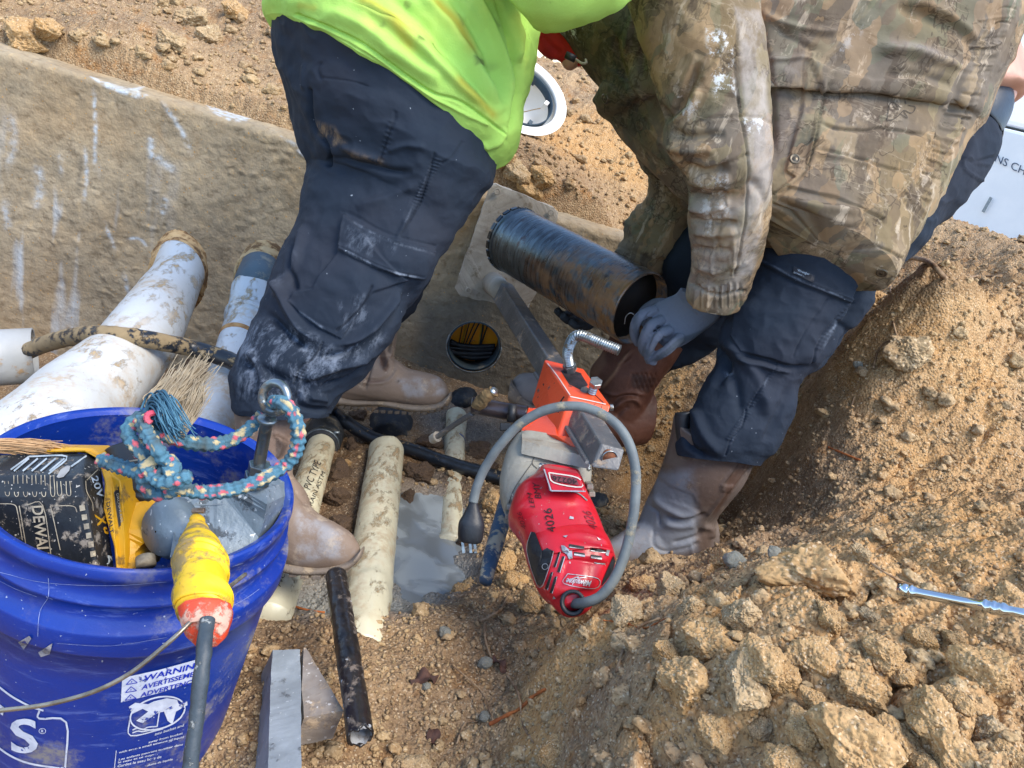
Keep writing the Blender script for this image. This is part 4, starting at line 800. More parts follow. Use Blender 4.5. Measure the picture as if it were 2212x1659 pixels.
o = rough('tool_body', prism(PA([z5(1180,760)+(.745,), z5(1550,680)+(.77,), z5(1560,900)+(.755,), z5(1440,960)+(.74,), z5(1420,1040)+(.73,), z5(1300,1150)+(.735,), z5(1250,1210)+(.73,), z5(1290,1320)+(.725,), z5(1250,1400)+(.72,), z5(1130,1400)+(.72,), z5(1150,1000)+(.73,)]), FW*.05), M_YEL, dr, .006, .0008, 40)
V, F = cyl(P(*z5(1345, 1250), .72), P(*z5(1355, 1330), .715), .009); mk('tool_chuck', V, F, M_GLINE, dr)

M_CAST = simple('grey_cast_metal', '#6f7d86', '#83909a', 18, .5, .35, .0008, 160, '#4b5359', 30, .56, .63, .7, spk=('#ccd3d6', 150, .68))
gc = thing('cast_housing', P(480, 1130, .74), 'grey cast metal housing with a big eye bolt, sitting in the bucket', 'lifting block')
z1 = lambda x, y: (.325*x, 829.5*0+829.5*1.0+.325*y-0.0)
zq = lambda x, y, z: (.3249*x, 829.5+.3249*y, z)
o = rough('housing_shell', prism(PA([zq(1185,800,.735), zq(1215,722,.76), zq(1480,700,.765), zq(1490,690,.765), zq(1700,665,.77), zq(1775,700,.765), zq(1775,800,.75), zq(1745,960,.765), zq(1640,1200,.75), zq(1150,1260,.73), zq(1130,1150,.69)]), FW*.06), M_CAST, gc, .005, .0009, 50)
tg = bvh(o); scribble('casting_rib', [[zq(1180,800,0)[:2], zq(1140,1180,0)[:2]], [zq(1525,740,0)[:2], zq(1490,1080,0)[:2]], [zq(1200,805,0)[:2], zq(1460,800,0)[:2], zq(1480,775,0)[:2]]], 2.5, tg, simple('rib_dark', '#59646c', '#7a868e', 50, .5), o)
X = revolve(P(372, 1140, .735), P(330, 1150, .715)-P(372, 1140, .735), [(-.01, .001), (-.01, .029), (.004, .031), (.008, .029), (.016, .024), (.019, .001)], 56); V, F = closed(X, (0, 0)); mk('round_flange', V, F, M_CAST, gc)
M_STL = simple('galvanised_steel', '#8d979c', '#6d777c', 40, .38, .85, .0006, 120, '#6e5e4a', 40, .56, .64, .8)
eb = mk('eye_bolt', *closed(revolve(P(578, 903, .735), P(552, 1045, .765)-P(578, 903, .735), [(0, .001), (0, .0088), (.002, .010), (.004, .009), (.0045, .0062), (.04, .0062)]+[(.041+k*.0012, .0058+.0006*(k % 2)) for k in range(14)]+[(.06, .004), (.085, .004)], 32)), M_STL, gc)
rc = P(594, 859, .73); t = np.linspace(0, 2*np.pi, 64, endpoint=False); n_ = np.array(FW)*.93+RR*.3; n_ /= np.linalg.norm(n_); e1 = np.cross(n_, UU); e1 /= np.linalg.norm(e1); e2 = np.cross(n_, e1)
tt = np.linspace(0, 2*np.pi, 24, endpoint=False)
X = rc+(e1*np.cos(t)[:, None]+e2*np.sin(t)[:, None])[:, None]*(.0143+.0045*np.cos(tt))[None, :, None]+n_*(.0048*np.sin(tt))[None, :, None]
F = np.array([[(i*24+j), (i*24+(j+1) % 24), ((i+1) % 64*24+(j+1) % 24), ((i+1) % 64*24+j)] for i in range(64) for j in range(24)]); mk('bolt_ring', X.reshape(-1, 3), F, M_STL, gc)
def nut(name, c, ax, r, h, mat, par):
    V, F = cyl(c, np.asarray(c)+np.asarray(ax)/np.linalg.norm(ax)*h, r, r, 6); return bevel(mk(name, V, F, mat, par, smooth=False), .0008)
dn = P(552, 1045, .765)-P(578, 903, .735); nut('hex_nut', P(562, 1002, .756), dn, .0118, .011, M_STL, gc); nut('hex_nut', P(557, 1024, .762), dn, .0135, .012, M_STL, gc)
nut('cable_screw', P(415, 1103, .70), P(440, 1103, .70)-P(415, 1103, .70), .003, .012, simple('rusty_screw', '#8a6f5a', '#a9a39a', 60, .6, .6), gc)

def rope(name, strands, px, mat, par=None, n=None, seed=0, fuzz=400, **k):
    VV = []; FF = []; MM = []; o = 0; rg = np.random.default_rng(seed)
    for pts in strands:
        w = PA(pts); L = np.linalg.norm(np.diff(w, axis=0), axis=1).sum(); z = np.mean([p_[2] for p_ in pts]); r = px/2*z/FPX; nn_ = int(max(30, L/.0009)); m = 24
        X = tubegrid(w, r, nn_, m); N = nrmgrid(X); i = np.arange(nn_)[:, None]; j = np.arange(m)[None]
        ph = i*.0009/(r*2.3)*2*np.pi; a = np.sin(j/m*2*np.pi*3+ph)*np.sin(j/m*2*np.pi*3-ph); X = X+N*(a*r*.24+fbm(X.reshape(-1, 3)*300, 2).reshape(nn_, m)*r*.08)[..., None]
        ca = np.floor((j/m*6+ph/2/np.pi*2)).astype(int); cb_ = np.floor((j/m*6-ph/2/np.pi*2)).astype(int); h = (np.abs(np.sin(ca*12.9898+cb_*78.233)*43758.5)) % 1
        mk_ = np.stack([(h < .07)*1., ((h > .07) & (h < .17))*1., np.clip(fbm(X.reshape(-1, 3)*60, 3).reshape(nn_, m)+.1, 0, 1)], 2)
        V, F = closed(X); mk_ = np.vstack([mk_.reshape(-1, 3), np.zeros((2, 3))]); VV.append(V); MM.append(mk_); FF += [tuple(int(q)+o for q in f) for f in F]; o += len(V)
        nf = int(fuzz*L/.1)          # loose fibres
        q = X.reshape(-1, 3); nq = N.reshape(-1, 3); ids = rg.integers(0, len(q), nf)
        for b in ids:
            d = nq[b]+rg.normal(size=3)*.7; d /= np.linalg.norm(d); s = np.cross(d, [.2, .5, .8]); s *= .00013/np.linalg.norm(s); e = q[b]+d*rg.uniform(.0008, .0026)
            VV.append(np.array([q[b]-s, q[b]+s, e])); FF.append((o, o+1, o+2)); MM.append(np.zeros((3, 3))); o += 3
    return mk(name, np.vstack(VV), FF, mat, par, mask=np.vstack(MM), **k)
m = MT('braided_rope', .9, 0, .2); c = m.mix(m.noise(60, 4), '#3a6478', '#5d8699'); c = m.mix(m.ma('MULTIPLY', m.attr('Blue'), .9), c, '#474b47'); c = m.mix(m.attr('Red'), c, '#c4606a'); c = m.mix(m.attr('Green'), c, '#b8a983'); m.col(c); m.bump(m.noise(900, 3), .0006); M_ROPE = m.m
def z4(x, y, z): return (221.2+.2333*x, 746.5+.2333*y, z)
rp = rope('knotted_rope', [
 [z4(1560,560,.745), z4(1600,520,.72), z4(1680,540,.70), z4(1760,620,.70), z4(1810,760,.70), z4(1810,900,.705), z4(1770,1020,.71), z4(1680,1120,.71), z4(1530,1210,.70), z4(1350,1290,.69), z4(1150,1345,.68), z4(950,1360,.675), z4(800,1340,.67), z4(700,1310,.66), z4(600,1360,.67), z4(480,1370,.665), z4(400,1300,.66), z4(385,1180,.655), z4(430,1100,.65), z4(520,1070,.655), z4(640,1080,.66), z4(660,1140,.66), z4(560,1190,.65), z4(500,1190,.66)],
 [z4(1480,650,.755), z4(1400,730,.755), z4(1280,830,.745), z4(1150,890,.735), z4(1000,915,.72), z4(850,905,.71), z4(700,870,.705), z4(560,820,.70), z4(450,760,.69), z4(400,690,.68)],
 [z4(520,700,.69), z4(420,660,.68), z4(330,680,.67), z4(250,760,.665), z4(250,850,.66), z4(320,940,.655), z4(380,1020,.655), z4(430,1080,.66)],
 [z4(360,690,.66), z4(400,780,.65), z4(450,870,.645), z4(510,960,.64), z4(560,1040,.645), z4(640,1090,.65), z4(650,1160,.645), z4(570,1190,.64)],
 [z4(0,1060,.70), z4(80,1090,.69), z4(160,1120,.685), z4(260,1150,.68), z4(360,1180,.67), z4(420,1160,.67)],
 [z4(440,1160,.65), z4(500,1240,.645), z4(600,1270,.64), z4(700,1250,.64), z4(770,1220,.64), z4(815,1205,.64)]], 29, M_ROPE); tag(rp, 'knotted blue rope with red and cream flecks tied through the eye bolt', 'rope')
def strands(name, lb, cat, guide, n, spread, r, mat, seed=1, mesh=None):
    rg = np.random.default_rng(seed); VV = []; o = 0; FF = []; G_ = PA(guide); z = guide[0][2]
    for k in range(n):
        of = rg.normal(size=3)*spread*z/FPX; w = [g+of*(.35+.7*math.sin(1.3*i/(len(G_)-1)))+rg.normal(size=3)*.9*spread*.3*z/FPX for i, g in enumerate(G_)]; f = rg.uniform(.72, 1.05); w = w[:max(3, int(len(w)*f)+0)]
        V, F = closed(tubegrid(w, np.linspace(r, r*.35, len(w)), 18, 6)); VV.append(V); FF += [tuple(int(q)+o for q in x) for x in F]; o += len(V)
    return VV, FF, o
def bundle(name, lb, cat, gs, mat, seed=1):
    VV = []; FF = []; o = 0
    for i, (g, n, sp, r) in enumerate(gs):
        a, b, _ = strands('', '', '', g, n, sp, r, mat, seed+i); VV += a; FF += [tuple(q+o for q in f) for f in b]; o += sum(len(x) for x in a)
    ob = mk(name, np.vstack(VV), FF, mat); tag(ob, lb, cat); return ob
M_FRAY = simple('frayed_fibre', '#a5977f', '#857863', 50, .95, 0, .0003, 400)
bundle('frayed_rope', 'frayed cream rope end fanning up behind the knot', 'rope', [([z4(600,600,.70), z4(650,500,.71), z4(740,380,.72), z4(850,250,.735), z4(930,160,.74)], 520, 15, .00075), ([z4(700,830,.70), z4(760,700,.70), z4(830,560,.71), z4(900,430,.72), z4(930,370,.725)], 260, 11, .00075), ([z4(540,620,.69), z4(470,560,.695), z4(480,480,.70), z4(560,430,.705), z4(640,340,.71), z4(700,260,.715)], 170, 9, .00075)], M_FRAY, 3)
bundle('frayed_rope', 'unlaid blue rope fibres hanging off the knot top', 'rope', [([z4(430,640,.67), z4(490,530,.67), z4(560,500,.66), z4(620,600,.655), z4(680,720,.655), z4(750,800,.65)], 150, 11, .0012), ([z4(480,700,.68), z4(560,720,.67), z4(650,760,.665), z4(740,790,.66)], 110, 12, .0011)], simple('blue_fibre', '#2f566b', '#477389', 60, .9), 8)
rope('red_strand', [[z4(480,620,.655), z4(420,640,.65), z4(415,690,.65), z4(450,720,.65)]], 12, simple('red_fibre', '#b8405a', '#c95a6a', 60, .9), fuzz=20); tag(bpy.data.objects['red_strand'], 'short red fibre loop on top of the rope knot', 'rope')
bundle('tan_rope', 'twisted tan rope end lying over the left bucket rim', 'rope', [([(-40,962,.72),(10,962,.73),(60,966,.74),(110,974,.75),(150,985,.76)], 420, 9, .0009)], simple('tan_fibre', '#b8966f', '#9d7c58', 50, .95), 12)

# yellow and orange cord connector hanging over the bucket front
cn = thing('cord_connector', P(440, 1270, .5), 'yellow and orange cord connector hanging over the bucket front on a black cord', 'plug')
M_YC = simple('yellow_connector', '#e2bf1c', '#d8ab20', 14, .5, 0, .0006, 90, '#8f7a4f', 24, .5, .6, .85); M_OC = simple('orange_nut', '#e2502a', '#d9472a', 14, .5, 0, .0006, 90, '#c9a08c', 26, .55, .62, .85)
yr = [(414,1118,438,1115,.70),(406,1142,448,1138,.69),(398,1162,456,1156,.67),(390,1176,466,1170,.65),(384,1195,480,1184,.63),(376,1225,490,1204,.61),(374,1238,492,1220,.60),(381,1248,488,1232,.59),(383,1262,486,1248,.585),(378,1268,492,1252,.58),(380,1300,496,1276,.565),(378,1310,498,1284,.56),(384,1326,494,1304,.555),(384,1340,492,1316,.55)]
X = loft(yr, 200, 64, 1.0); nn = nrmgrid(X); rw = np.arange(200)/200; rdg = (np.sin(rw*2*np.pi*15)*.0007*((rw < .42) | (rw > .78))+.0022*np.exp(-((rw-.52)/.02)**2)-.0012*np.exp(-((rw-.60)/.02)**2)+.0018*np.exp(-((rw-.80)/.015)**2))
X = X+nn*(rdg[:, None]*np.ones(64)+fbm(X.reshape(-1, 3)*60, 3).reshape(200, 64)*.0004)[..., None]; V, F = closed(X); mk('connector_body', V, F, M_YC, cn)
for a in (1212, 1222, 1284, 1292):
    k = (a-1150)/190; X = loft([(376+k*4,a+10,492+k*4,a-12,.612-.05*k),(376+k*4,a+13,492+k*4,a-9,.61-.05*k)], 6, 64, 1.03); V, F = closed(X); mk('connector_ring', V, F, M_YC, cn)
pix_pipe('orange_nut', [(388,1326,497,1302,.552),(390,1336,500,1308,.55),(392,1352,498,1330,.545),(400,1372,490,1356,.54),(412,1384,476,1370,.535)], M_OC, cn, 60, 10)
tube('cord', [(448,1340,.53),(442,1390,.515),(436,1450,.505),(428,1530,.50),(418,1600,.495),(408,1680,.49),(398,1760,.485)], .0053, simple('black_cord', '#323b42', '#3d474e', 40, .55, 0, .0008, 90, '#8f9290', 60, .58, .63, .8), cn, 160, 20, wob=(.0008, 70))

# ---------------------------------------------------------------- core drill rig
m2_ = lambda x, y, z=None: (940.2+.2333*x, 719+.2333*y)+((z,) if z else ())
mm_ = lambda x, y, z=None: (995.4+.2333*x, 967.8+.2333*y)+((z,) if z else ())
M_OR = simple('orange_enamel', '#e4542a', '#dd4a22', 10, .35, 0, .0005, 90, '#5f4a42', 36, .60, .66, .8, spk=('#3a2d28', 140, .71)); M_RED = simple('red_enamel', '#c41f2c', '#b81a28', 10, .28, 0, .0003, 90, '#a88f80', 60, .64, .70, .7, spk=('#b9b7b5', 120, .73))
M_RST = simple('dark_steel', '#55575a', '#6a6a6a', 16, .42, .4, .0008, 110, '#8f7f6e', 30, .55, .64, .8); M_GAL = simple('mud_stained_alloy', '#9d998c', '#85837a', 16, .55, .2, .001, 90, '#776a56', 15, .48, .66, .9)
M_MUDP = simple('cement_caked_steel', '#a89f90', '#978d7e', 14, .85, 0, .002, 50, '#7f725f', 20, .54, .66, .9); M_ZN = simple('zinc_bolt', '#a9b0b2', '#858c8f', 60, .35, .8, .0004, 160, '#7d6c55', 60, .57, .64, .8)
rig = thing('core_drill_rig', P(1220, 900, 1.25), 'orange and red core drill stand leaning from the wall plate to the mound', 'core drill')
# base plate leaning on the wall
pl = [WL(1060, 399, .035), WL(1072, 398, .035), WL(1196, 448, .035), WL(1206, 460, .035), WL(1165, 620, .10), WL(1140, 668, .12), WL(995, 640, .12), WL(983, 622, .12)]
rough('base_plate', prism(pl, n3*-.016), M_MUDP, rig, .01, .004, 26)
tp = bvh(bpy.data.objects['base_plate'])
for (u, v) in [(1074, 414), (1190, 460), (1012, 628)]:
    V, F = cyl(P(u, v, 1.0)*0+WL(u, v, .045 if v < 500 else .12), WL(u, v, .051 if v < 500 else .126), .009, .009, 24, .0055); mk('plate_boss', V, F, M_MUDP, rig)
V, F = cyl(WL(1066, 612, .09), P(1082, 628, 1.90), .034, .026); mk('column_foot', V, F, M_MUDP, rig)
near = PA([(1299,958,1.10),(1350,972,1.10),(1337,1018,1.09),(1278,1010,1.09)]); far_ = PA([(1078,602,1.93),(1108,614,1.93),(1098,655,1.93),(1062,644,1.93)])
V = np.vstack([near, far_]); Fq = [(0, 1, 2, 3), (7, 6, 5, 4)]+[(i, i+4, (i+1) % 4+4, (i+1) % 4) for i in range(4)]; bevel(mk('column', V, Fq, M_RST, rig, smooth=False), .003, 2)
c_ = near.mean(0); ax = (near.mean(0)-far_.mean(0)); ax /= np.linalg.norm(ax)
V, F = cyl(c_-ax*.0, c_+ax*.0012, .0125, .0125, 32, .0105); mk('bore_rim', V, F, M_ZN, rig); V, F = cyl(c_-ax*.02, c_+ax*.0008, .0106); mk('threaded_bore', V, F, simple('rust_bore', '#3a2217', '#7c4a2c', 60, .8), rig)
rk = []
for k in range(64):
    t = .02+.40*k/64; a = near[3]+(far_[3]-near[3])*t; rk.append(box(a, (near[2]-near[3])*.12, (near[0]-near[3])*-.06, ax*.0022))
mk('gear_rack', *join(rk), M_RST, rig, smooth=False)
A_, B_, C_, D_ = P(1176,776,1.37), P(1262,797,1.37), P(1230,855,1.235), P(1320,876,1.235)
Al, Bl, Cl, Dl = P(1148,868,1.345), P(1240,885,1.35), P(1196,962,1.205), P(1290,968,1.205)
car = bevel(mk('carriage', np.array([A_, B_, D_, C_, Al, Bl, Dl, Cl]), [(0, 1, 2, 3), (7, 6, 5, 4), (0, 3, 7, 4), (3, 2, 6, 7), (2, 1, 5, 6), (1, 0, 4, 5)], M_OR, rig, smooth=False), .003, 3); tc = bvh(car)
fl = bevel(mk('carriage_flange', *prism(PA([(1141,880,1.29),(1196,884,1.285),(1205,940,1.20),(1252,945,1.19),(1256,980,1.19),(1137,957,1.215),(1126,929,1.25)]), FW*.02-UU*.006), M_OR, rig, smooth=False), .002, 2)
patch('carriage_window', [m2_(1160,350), m2_(1250,340), m2_(1345,372), m2_(1415,485), m2_(1345,528), m2_(1240,478)], tc, simple('window_dark', '#1c1a1c', '#33272a', 60, .6), car); scribble('scuff', [[m2_(1010,245), m2_(1130,400), m2_(1250,580)], [m2_(1250,590), m2_(1440,630), m2_(1625,672)]], 2, tc, simple('bare_edge', '#c9b9b2', rough=.5), car)
scribble('scuff', [[m2_(1195,590), m2_(1150,660), m2_(1140,740)], [m2_(1000,470), m2_(1012,500)]], 3, tc, M_BKINK, car); scribble('carriage_seam', [[m2_(1550,650), m2_(1530,720)], [m2_(1440,540), m2_(1560,650)]], 1.4, tc, M_BKINK, car)
patch('flange_slot', [(1196,962), (1243,972), (1242,977), (1197,967)], bvh(fl), M_BKINK, fl)
def threaded(name, pts, px, mat, par, pitch=.0042):
    w = PA(pts); r = px/2*np.mean([p_[2] for p_ in pts])/FPX; A = resample(w, 60); L = np.linalg.norm(np.diff(A, axis=0), axis=1).sum(); n = int(L/pitch*5); X = tubegrid(w, r, n, 28); cc = X.mean(1, keepdims=True)
    k = 1+.17*np.sin(np.arange(n)/5*2*np.pi)[:, None, None]; X = cc+(X-cc)*k; V, F = closed(X); return mk(name, V, F, mat, par)
threaded('bent_screw', [m2_(1240,300,1.33), m2_(1225,200,1.31), m2_(1245,110,1.29), m2_(1290,40,1.275), m2_(1360,25,1.265), m2_(1520,90,1.25), m2_(1700,160,1.235)], 21, M_ZN, rig)
nut('hex_nut', P(*m2_(1250,345), 1.335), P(*m2_(1240,290), 1.325)-P(*m2_(1250,345), 1.335), .0125, .014, M_ZN, rig)
threaded('clamp_bolt', [m2_(1438,610,1.27), m2_(1455,540,1.26), m2_(1480,470,1.25)], 17, M_ZN, rig); nut('bolt_head', P(*m2_(1480,480), 1.25), P(*m2_(1495,430), 1.24)-P(*m2_(1480,480), 1.25), .0115, .009, M_ZN, rig)
nut('hex_nut', P(*m2_(1385,545), 1.27), P(*m2_(1380,520), 1.265)-P(*m2_(1385,545), 1.27), .008, .006, M_RST, rig); nut('hex_nut', P(*m2_(915,890), 1.275), P(*m2_(915,850), 1.27)-P(*m2_(915,890), 1.275), .008, .012, M_ZN, rig); nut('side_screw', P(*m2_(1615,690), 1.25), P(*m2_(1650,690), 1.25)-P(*m2_(1615,690), 1.25), .006, .006, M_ZN, rig)
for a in ((828,1120,1.22), (1415,1230,1.19)): threaded('stud', [m2_(a[0],a[1]-20,a[2]), m2_(a[0],a[1]+45,a[2]-.005)], 11, M_ZN, rig)
tube('handle_socket', [m2_(345,668,1.34), m2_(600,715,1.335), m2_(850,755,1.33)], .0155, simple('dark_tube', '#3a3438', '#4a4346', 20, .35, .6, .0004, 90, '#6f6459', 30, .58, .66), rig, 40, 32)
V, F = cyl(P(*m2_(335,667), 1.34), P(*m2_(362,670), 1.34), .0142, .0142, 32, .0115); mk('socket_lip', V, F, M_RST, rig)
tube('taped_pin', [m2_(395,670,1.325), m2_(450,610,1.31), m2_(540,540,1.30)], [.0125, .0115, .0095], simple('muddy_tape', '#7b6543', '#5c4a30', 60, .9, 0, .0015, 90), rig, 50, 24, wob=(.003, 90)); V, F = cyl(P(*m2_(530,548), 1.30), P(*m2_(548,534), 1.295), .0068); mk('pin_tip', V, F, M_ZN, rig)
tube('feed_lever', [m2_(345,745,1.345), m2_(180,850,1.38), m2_(0,975,1.42)], .0052, M_RST, rig, 40, 20); tube('lever_grip', [m2_(20,960,1.415), m2_(-20,985,1.43)], .0095, M_MUDP, rig, 20, 16, wob=(.002, 90))
bevel(mk('lock_knob', *box(P(1092, 922, 1.31), RR*.010, UU*.007, FW*.008), M_BLK, rig, smooth=False), .002); V, F = cyl(P(1108, 874, 1.31), P(1104, 912, 1.31), .008); mk('lock_knob', V, F, M_BLK, rig)
rough('mounting_plate', prism(PA([(1128,951,1.18),(1266,986,1.15),(1273,1006,1.145),(1270,1013,1.145),(1126,980,1.175)]), FW*.055+UU*.012), M_GAL, rig, .005, .0008, 60)
X = loft([(1110,950,1262,990,1.25),(1098,972,1272,1004,1.24),(1087,1000,1275,1020,1.225),(1080,1040,1276,1040,1.21),(1081,1080,1272,1062,1.185),(1094,1118,1264,1074,1.165)], 80, 96, .72, .7)
nn = nrmgrid(X); q = X.reshape(-1, 3); X = X+nn*(fbm(q*30, 3)*.0012).reshape(80, 96)[..., None]; V, F = closed(X); gb = mk('gearbox', V, F, M_GAL, rig)
for (u, v) in [(1148,1033), (1128,1048), (1112,1070), (1102,1092), (1098,1112), (1272,1048), (1276,1064)]: bevel(mk('gearbox_lug', *box(P(u, v, 1.15), RR*.005, UU*.004, FW*.02), M_GAL, rig, smooth=False), .0015)
tgb = bvh(gb); scribble('casting_seam', [[(1150,1000),(1128,1030),(1108,1062),(1096,1100)], [(1158,978),(1150,1000),(1160,1012)]], 1.6, tgb, simple('seam_dark', '#4d4b46'), gb);  patch('paper_tape', [mm_(735,140), mm_(1088,205), mm_(1075,240), mm_(725,175)], tgb, simple('tape', '#c6cac4', '#a9b0aa', 60, .7), gb); word('tape_lettering', '4026', mm_(1070,195), mm_(730,135), mm_(1062,228), tgb, simple('blue_ink', '#24405c'), gb, False, .0012)
sil = [(1168,1008,1252,1022,1.165),(1150,1030,1258,1036,1.16),(1119,1056,1266,1062,1.15),(1107,1085,1274,1080,1.14),(1098,1126,1286,1104,1.125),(1112,1150,1294,1122,1.115),(1124,1168,1302,1142,1.105),(1131,1190,1312,1166,1.095),(1138,1215,1325,1192,1.08),(1147,1240,1329,1214,1.07),(1158,1264,1322,1240,1.055),(1176,1288,1306,1262,1.04),(1196,1310,1288,1288,1.03),(1214,1324,1272,1308,1.02)]
X = loft(sil, 150, 120, .9, .86); nn = nrmgrid(X); q = X.reshape(-1, 3); uv = PR(q); f = facing(q, nn.reshape(-1, 3))
d = strokes(uv, f, [('l', [mm_(945,820), mm_(1100,790), mm_(1300,840), mm_(1370,880)], 3.2, .0016), ('l', [mm_(430,690), mm_(560,860)], 3, .001), ('p', [mm_(930,900), mm_(1000,850), mm_(1390,930), mm_(1420,1000), mm_(1340,1065), mm_(1010,1020)], 8, .0022), ('p', [mm_(860,930), mm_(990,1010), mm_(860,1360), mm_(740,1300)], 8, .0018), ('l', [mm_(1010,1030), mm_(1340,1075)], 3, -.0012), ('l', [mm_(995,1030), mm_(930,1280)], 3, -.0010)])
X = X+nn*(d.reshape(X.shape[:2])+(fbm(q*25, 2)*.0005).reshape(X.shape[:2]))[..., None]; V, F = closed(X); rh = mk('motor_housing', V, F, M_RED, rig); th_ = bvh(rh)
bx = bevel(mk('nameplate_box', *prism(PA([mm_(760,178,1.085), mm_(1100,240,1.075), mm_(1162,408,1.06), mm_(830,402,1.065)]), FW*.05), M_RED, rig, smooth=False), .004, 3); tbx = bvh(bx)
M_SCR = simple('bare_alloy', '#b9bcbd', '#9a9d9e', 90, .4, .5)
scribble('nameplate_frame', [[mm_(815,228), mm_(1080,275), mm_(1115,362), mm_(862,320), mm_(815,228)]], 2.6, tbx, simple('pale_frame', '#d5cdbf'), bx); patch('nameplate', [mm_(830,245), mm_(1070,283), mm_(1095,345), mm_(868,310)], tbx, simple('grimy_plate', '#8a4b50', '#6c2c34', 60, .6), bx, .0009); word('nameplate_lettering', '40226', mm_(1075,292), mm_(848,258), mm_(1078,340), tbx, M_BKINK, bx, False, .0016)
scribble('worn_edge', [[mm_(765,190), mm_(800,300), mm_(825,398)], [mm_(830,402), mm_(940,392), mm_(1080,418), mm_(1170,488)]], 2.6, th_, M_SCR, rh, .0012); scribble('worn_edge', [[mm_(772,195), mm_(836,395)], [mm_(840,396), mm_(1155,402)]], 2.6, tbx, M_SCR, bx)
SL = [[(1003,888),(1143,912),(1143,938),(1005,918)], [(1198,920),(1335,945),(1338,970),(1200,950)], [(905,965),(925,960),(880,1105),(858,1100)], [(942,1000),(965,1005),(918,1155),(893,1145)], [(835,1150),(855,1150),(805,1315),(780,1300)], [(872,1190),(893,1190),(848,1345),(822,1340)], [(1048,960),(1148,975),(1150,1000),(1050,985)], [(1203,985),(1303,1000),(1305,1025),(1205,1010)]]
for k, s_ in enumerate(SL):
    patch('vent_slot', [mm_(*a) for a in s_], th_, M_BKINK, rh, .0006); 
    scribble('vent_edge', [[mm_(*s_[3]), mm_(*s_[2])] if k < 2 or k > 5 else [mm_(*s_[1]), mm_(*s_[2])]], 1.6 if k < 6 else 3.4, th_, M_SCR, rh, .0011)
patch('rubber_grip', [mm_(*a) for a in [(655,775),(690,780),(755,950),(800,925),(858,955),(830,1060),(770,1240),(740,1280),(710,1260),(650,1100),(615,950),(625,860)]], th_, M_BLK, rh, .0012)
patch('rubber_grip', [mm_(*a) for a in [(1412,995),(1428,1050),(1400,1150),(1335,1240),(1300,1280),(1318,1210),(1370,1090)]], th_, M_BLK, rh, .0012)
scribble('grip_edge', [[mm_(*a) for a in [(655,775),(625,860),(615,950),(650,1100),(710,1265),(745,1285),(775,1240),(835,1060),(862,955)]]], 1.4, th_, M_SCR, rh, .0015); scribble('grip_screw', [[mm_(785+28*math.cos(t), 1098+26*math.sin(t)) for t in np.linspace(0, 6.28, 14)]], 1.3, th_, M_SCR, rh, .002)
scribble('logo_frame', [[mm_(990,1165), mm_(1268,1208), mm_(1238,1300), mm_(958,1255), mm_(990,1165)]], 1.5, th_, M_SCR, rh, .001); word('logo_lettering', 'Milwaukee', mm_(1212,1228), mm_(985,1205), mm_(1190,1282), th_, M_SCR, rh, True, .001); scribble('logo_bolt', [[mm_(1000,1222), mm_(1090,1192), mm_(1080,1206), mm_(1160,1195)]], 1.8, th_, M_SCR, rh, .001)
word('marker_lettering', '4026', mm_(885,775), mm_(840,555), mm_(808,782), th_, M_BKINK, rh, False, .0009); word('marker_lettering', 'BMY', mm_(748,468), mm_(722,325), mm_(690,462), th_, M_BKINK, rh, False, .0009); word('marker_lettering', 'LEM', mm_(688,552), mm_(662,425), mm_(642,540), th_, M_BKINK, rh, False, .0009)
word('marker_lettering', '4026', mm_(612,750), mm_(560,590), mm_(568,750), th_, simple('faded_ink', '#7a1420'), rh, False, .0009); word('marker_lettering', '4026', mm_(1275,760), mm_(1205,590), mm_(1190,740), th_, simple('faded_ink2', '#7f1622'), rh, False, .0009)
for a in [[(930,900),(960,905),(1000,940),(1030,950),(1035,1020),(1000,1030),(985,985),(940,960)], [(1010,630),(1045,640),(1045,660),(1005,655)], [(945,815),(990,808),(975,830)], [(1350,940),(1380,945),(1365,1000),(1340,990)], [(1230,1055),(1340,1065),(1330,1080),(1240,1070)], [(1260,825),(1300,850),(1275,850)], [(860,1370),(880,1395),(850,1398)]]: patch('paint_chip', [mm_(*q) for q in a], th_, M_SCR, rh, .0009)
V, F = cyl(P(1242, 1300, 1.04), P(1237, 1302, 1.0), .0155, .0175, 32, .011); mk('cord_boot', V, F, M_BLK, rig)
M_CRD = simple('grey_rubber_cord', '#5d6466', '#6c7373', 26, .6, 0, .0006, 90, '#8f8874', 30, .55, .66, .85)
cz = [(1232,1303,1.03),(1262,1302,.99),(1300,1285,.98),(1335,1235,.98),(1358,1165,.985),(1371,1090,.99),(1372,1010,.995),(1352,945,1.0),(1310,900,1.01),(1250,878,1.02),(1185,884,1.03),(1125,915,1.04),(1080,962,1.05),(1048,1010,1.06),(1030,1052,1.06),(1022,1085,1.06)]
tube('power_cord', cz, .0069, M_CRD, rig, 300, 20, wob=(.0004, 50))
X = loft([(1014,1078,1031,1080,1.06),(1010,1092,1034,1095,1.06),(1000,1112,1041,1116,1.06),(991,1128,1046,1134,1.06),(989,1150,1044,1158,1.06),(990,1164,1041,1170,1.06),(994,1168,1036,1173,1.06)], 60, 48, .9, .85); V, F = closed(X); mk('plug', V, F, M_BLK, rig)
for u in (1000, 1016, 1026): bevel(mk('plug_prong', *box(P(u, 1180, 1.055+.012*(u == 1016)), RR*.0022, UU*.010-RR*.001, FW*.0008), M_ZN, rig, smooth=False), .0004)

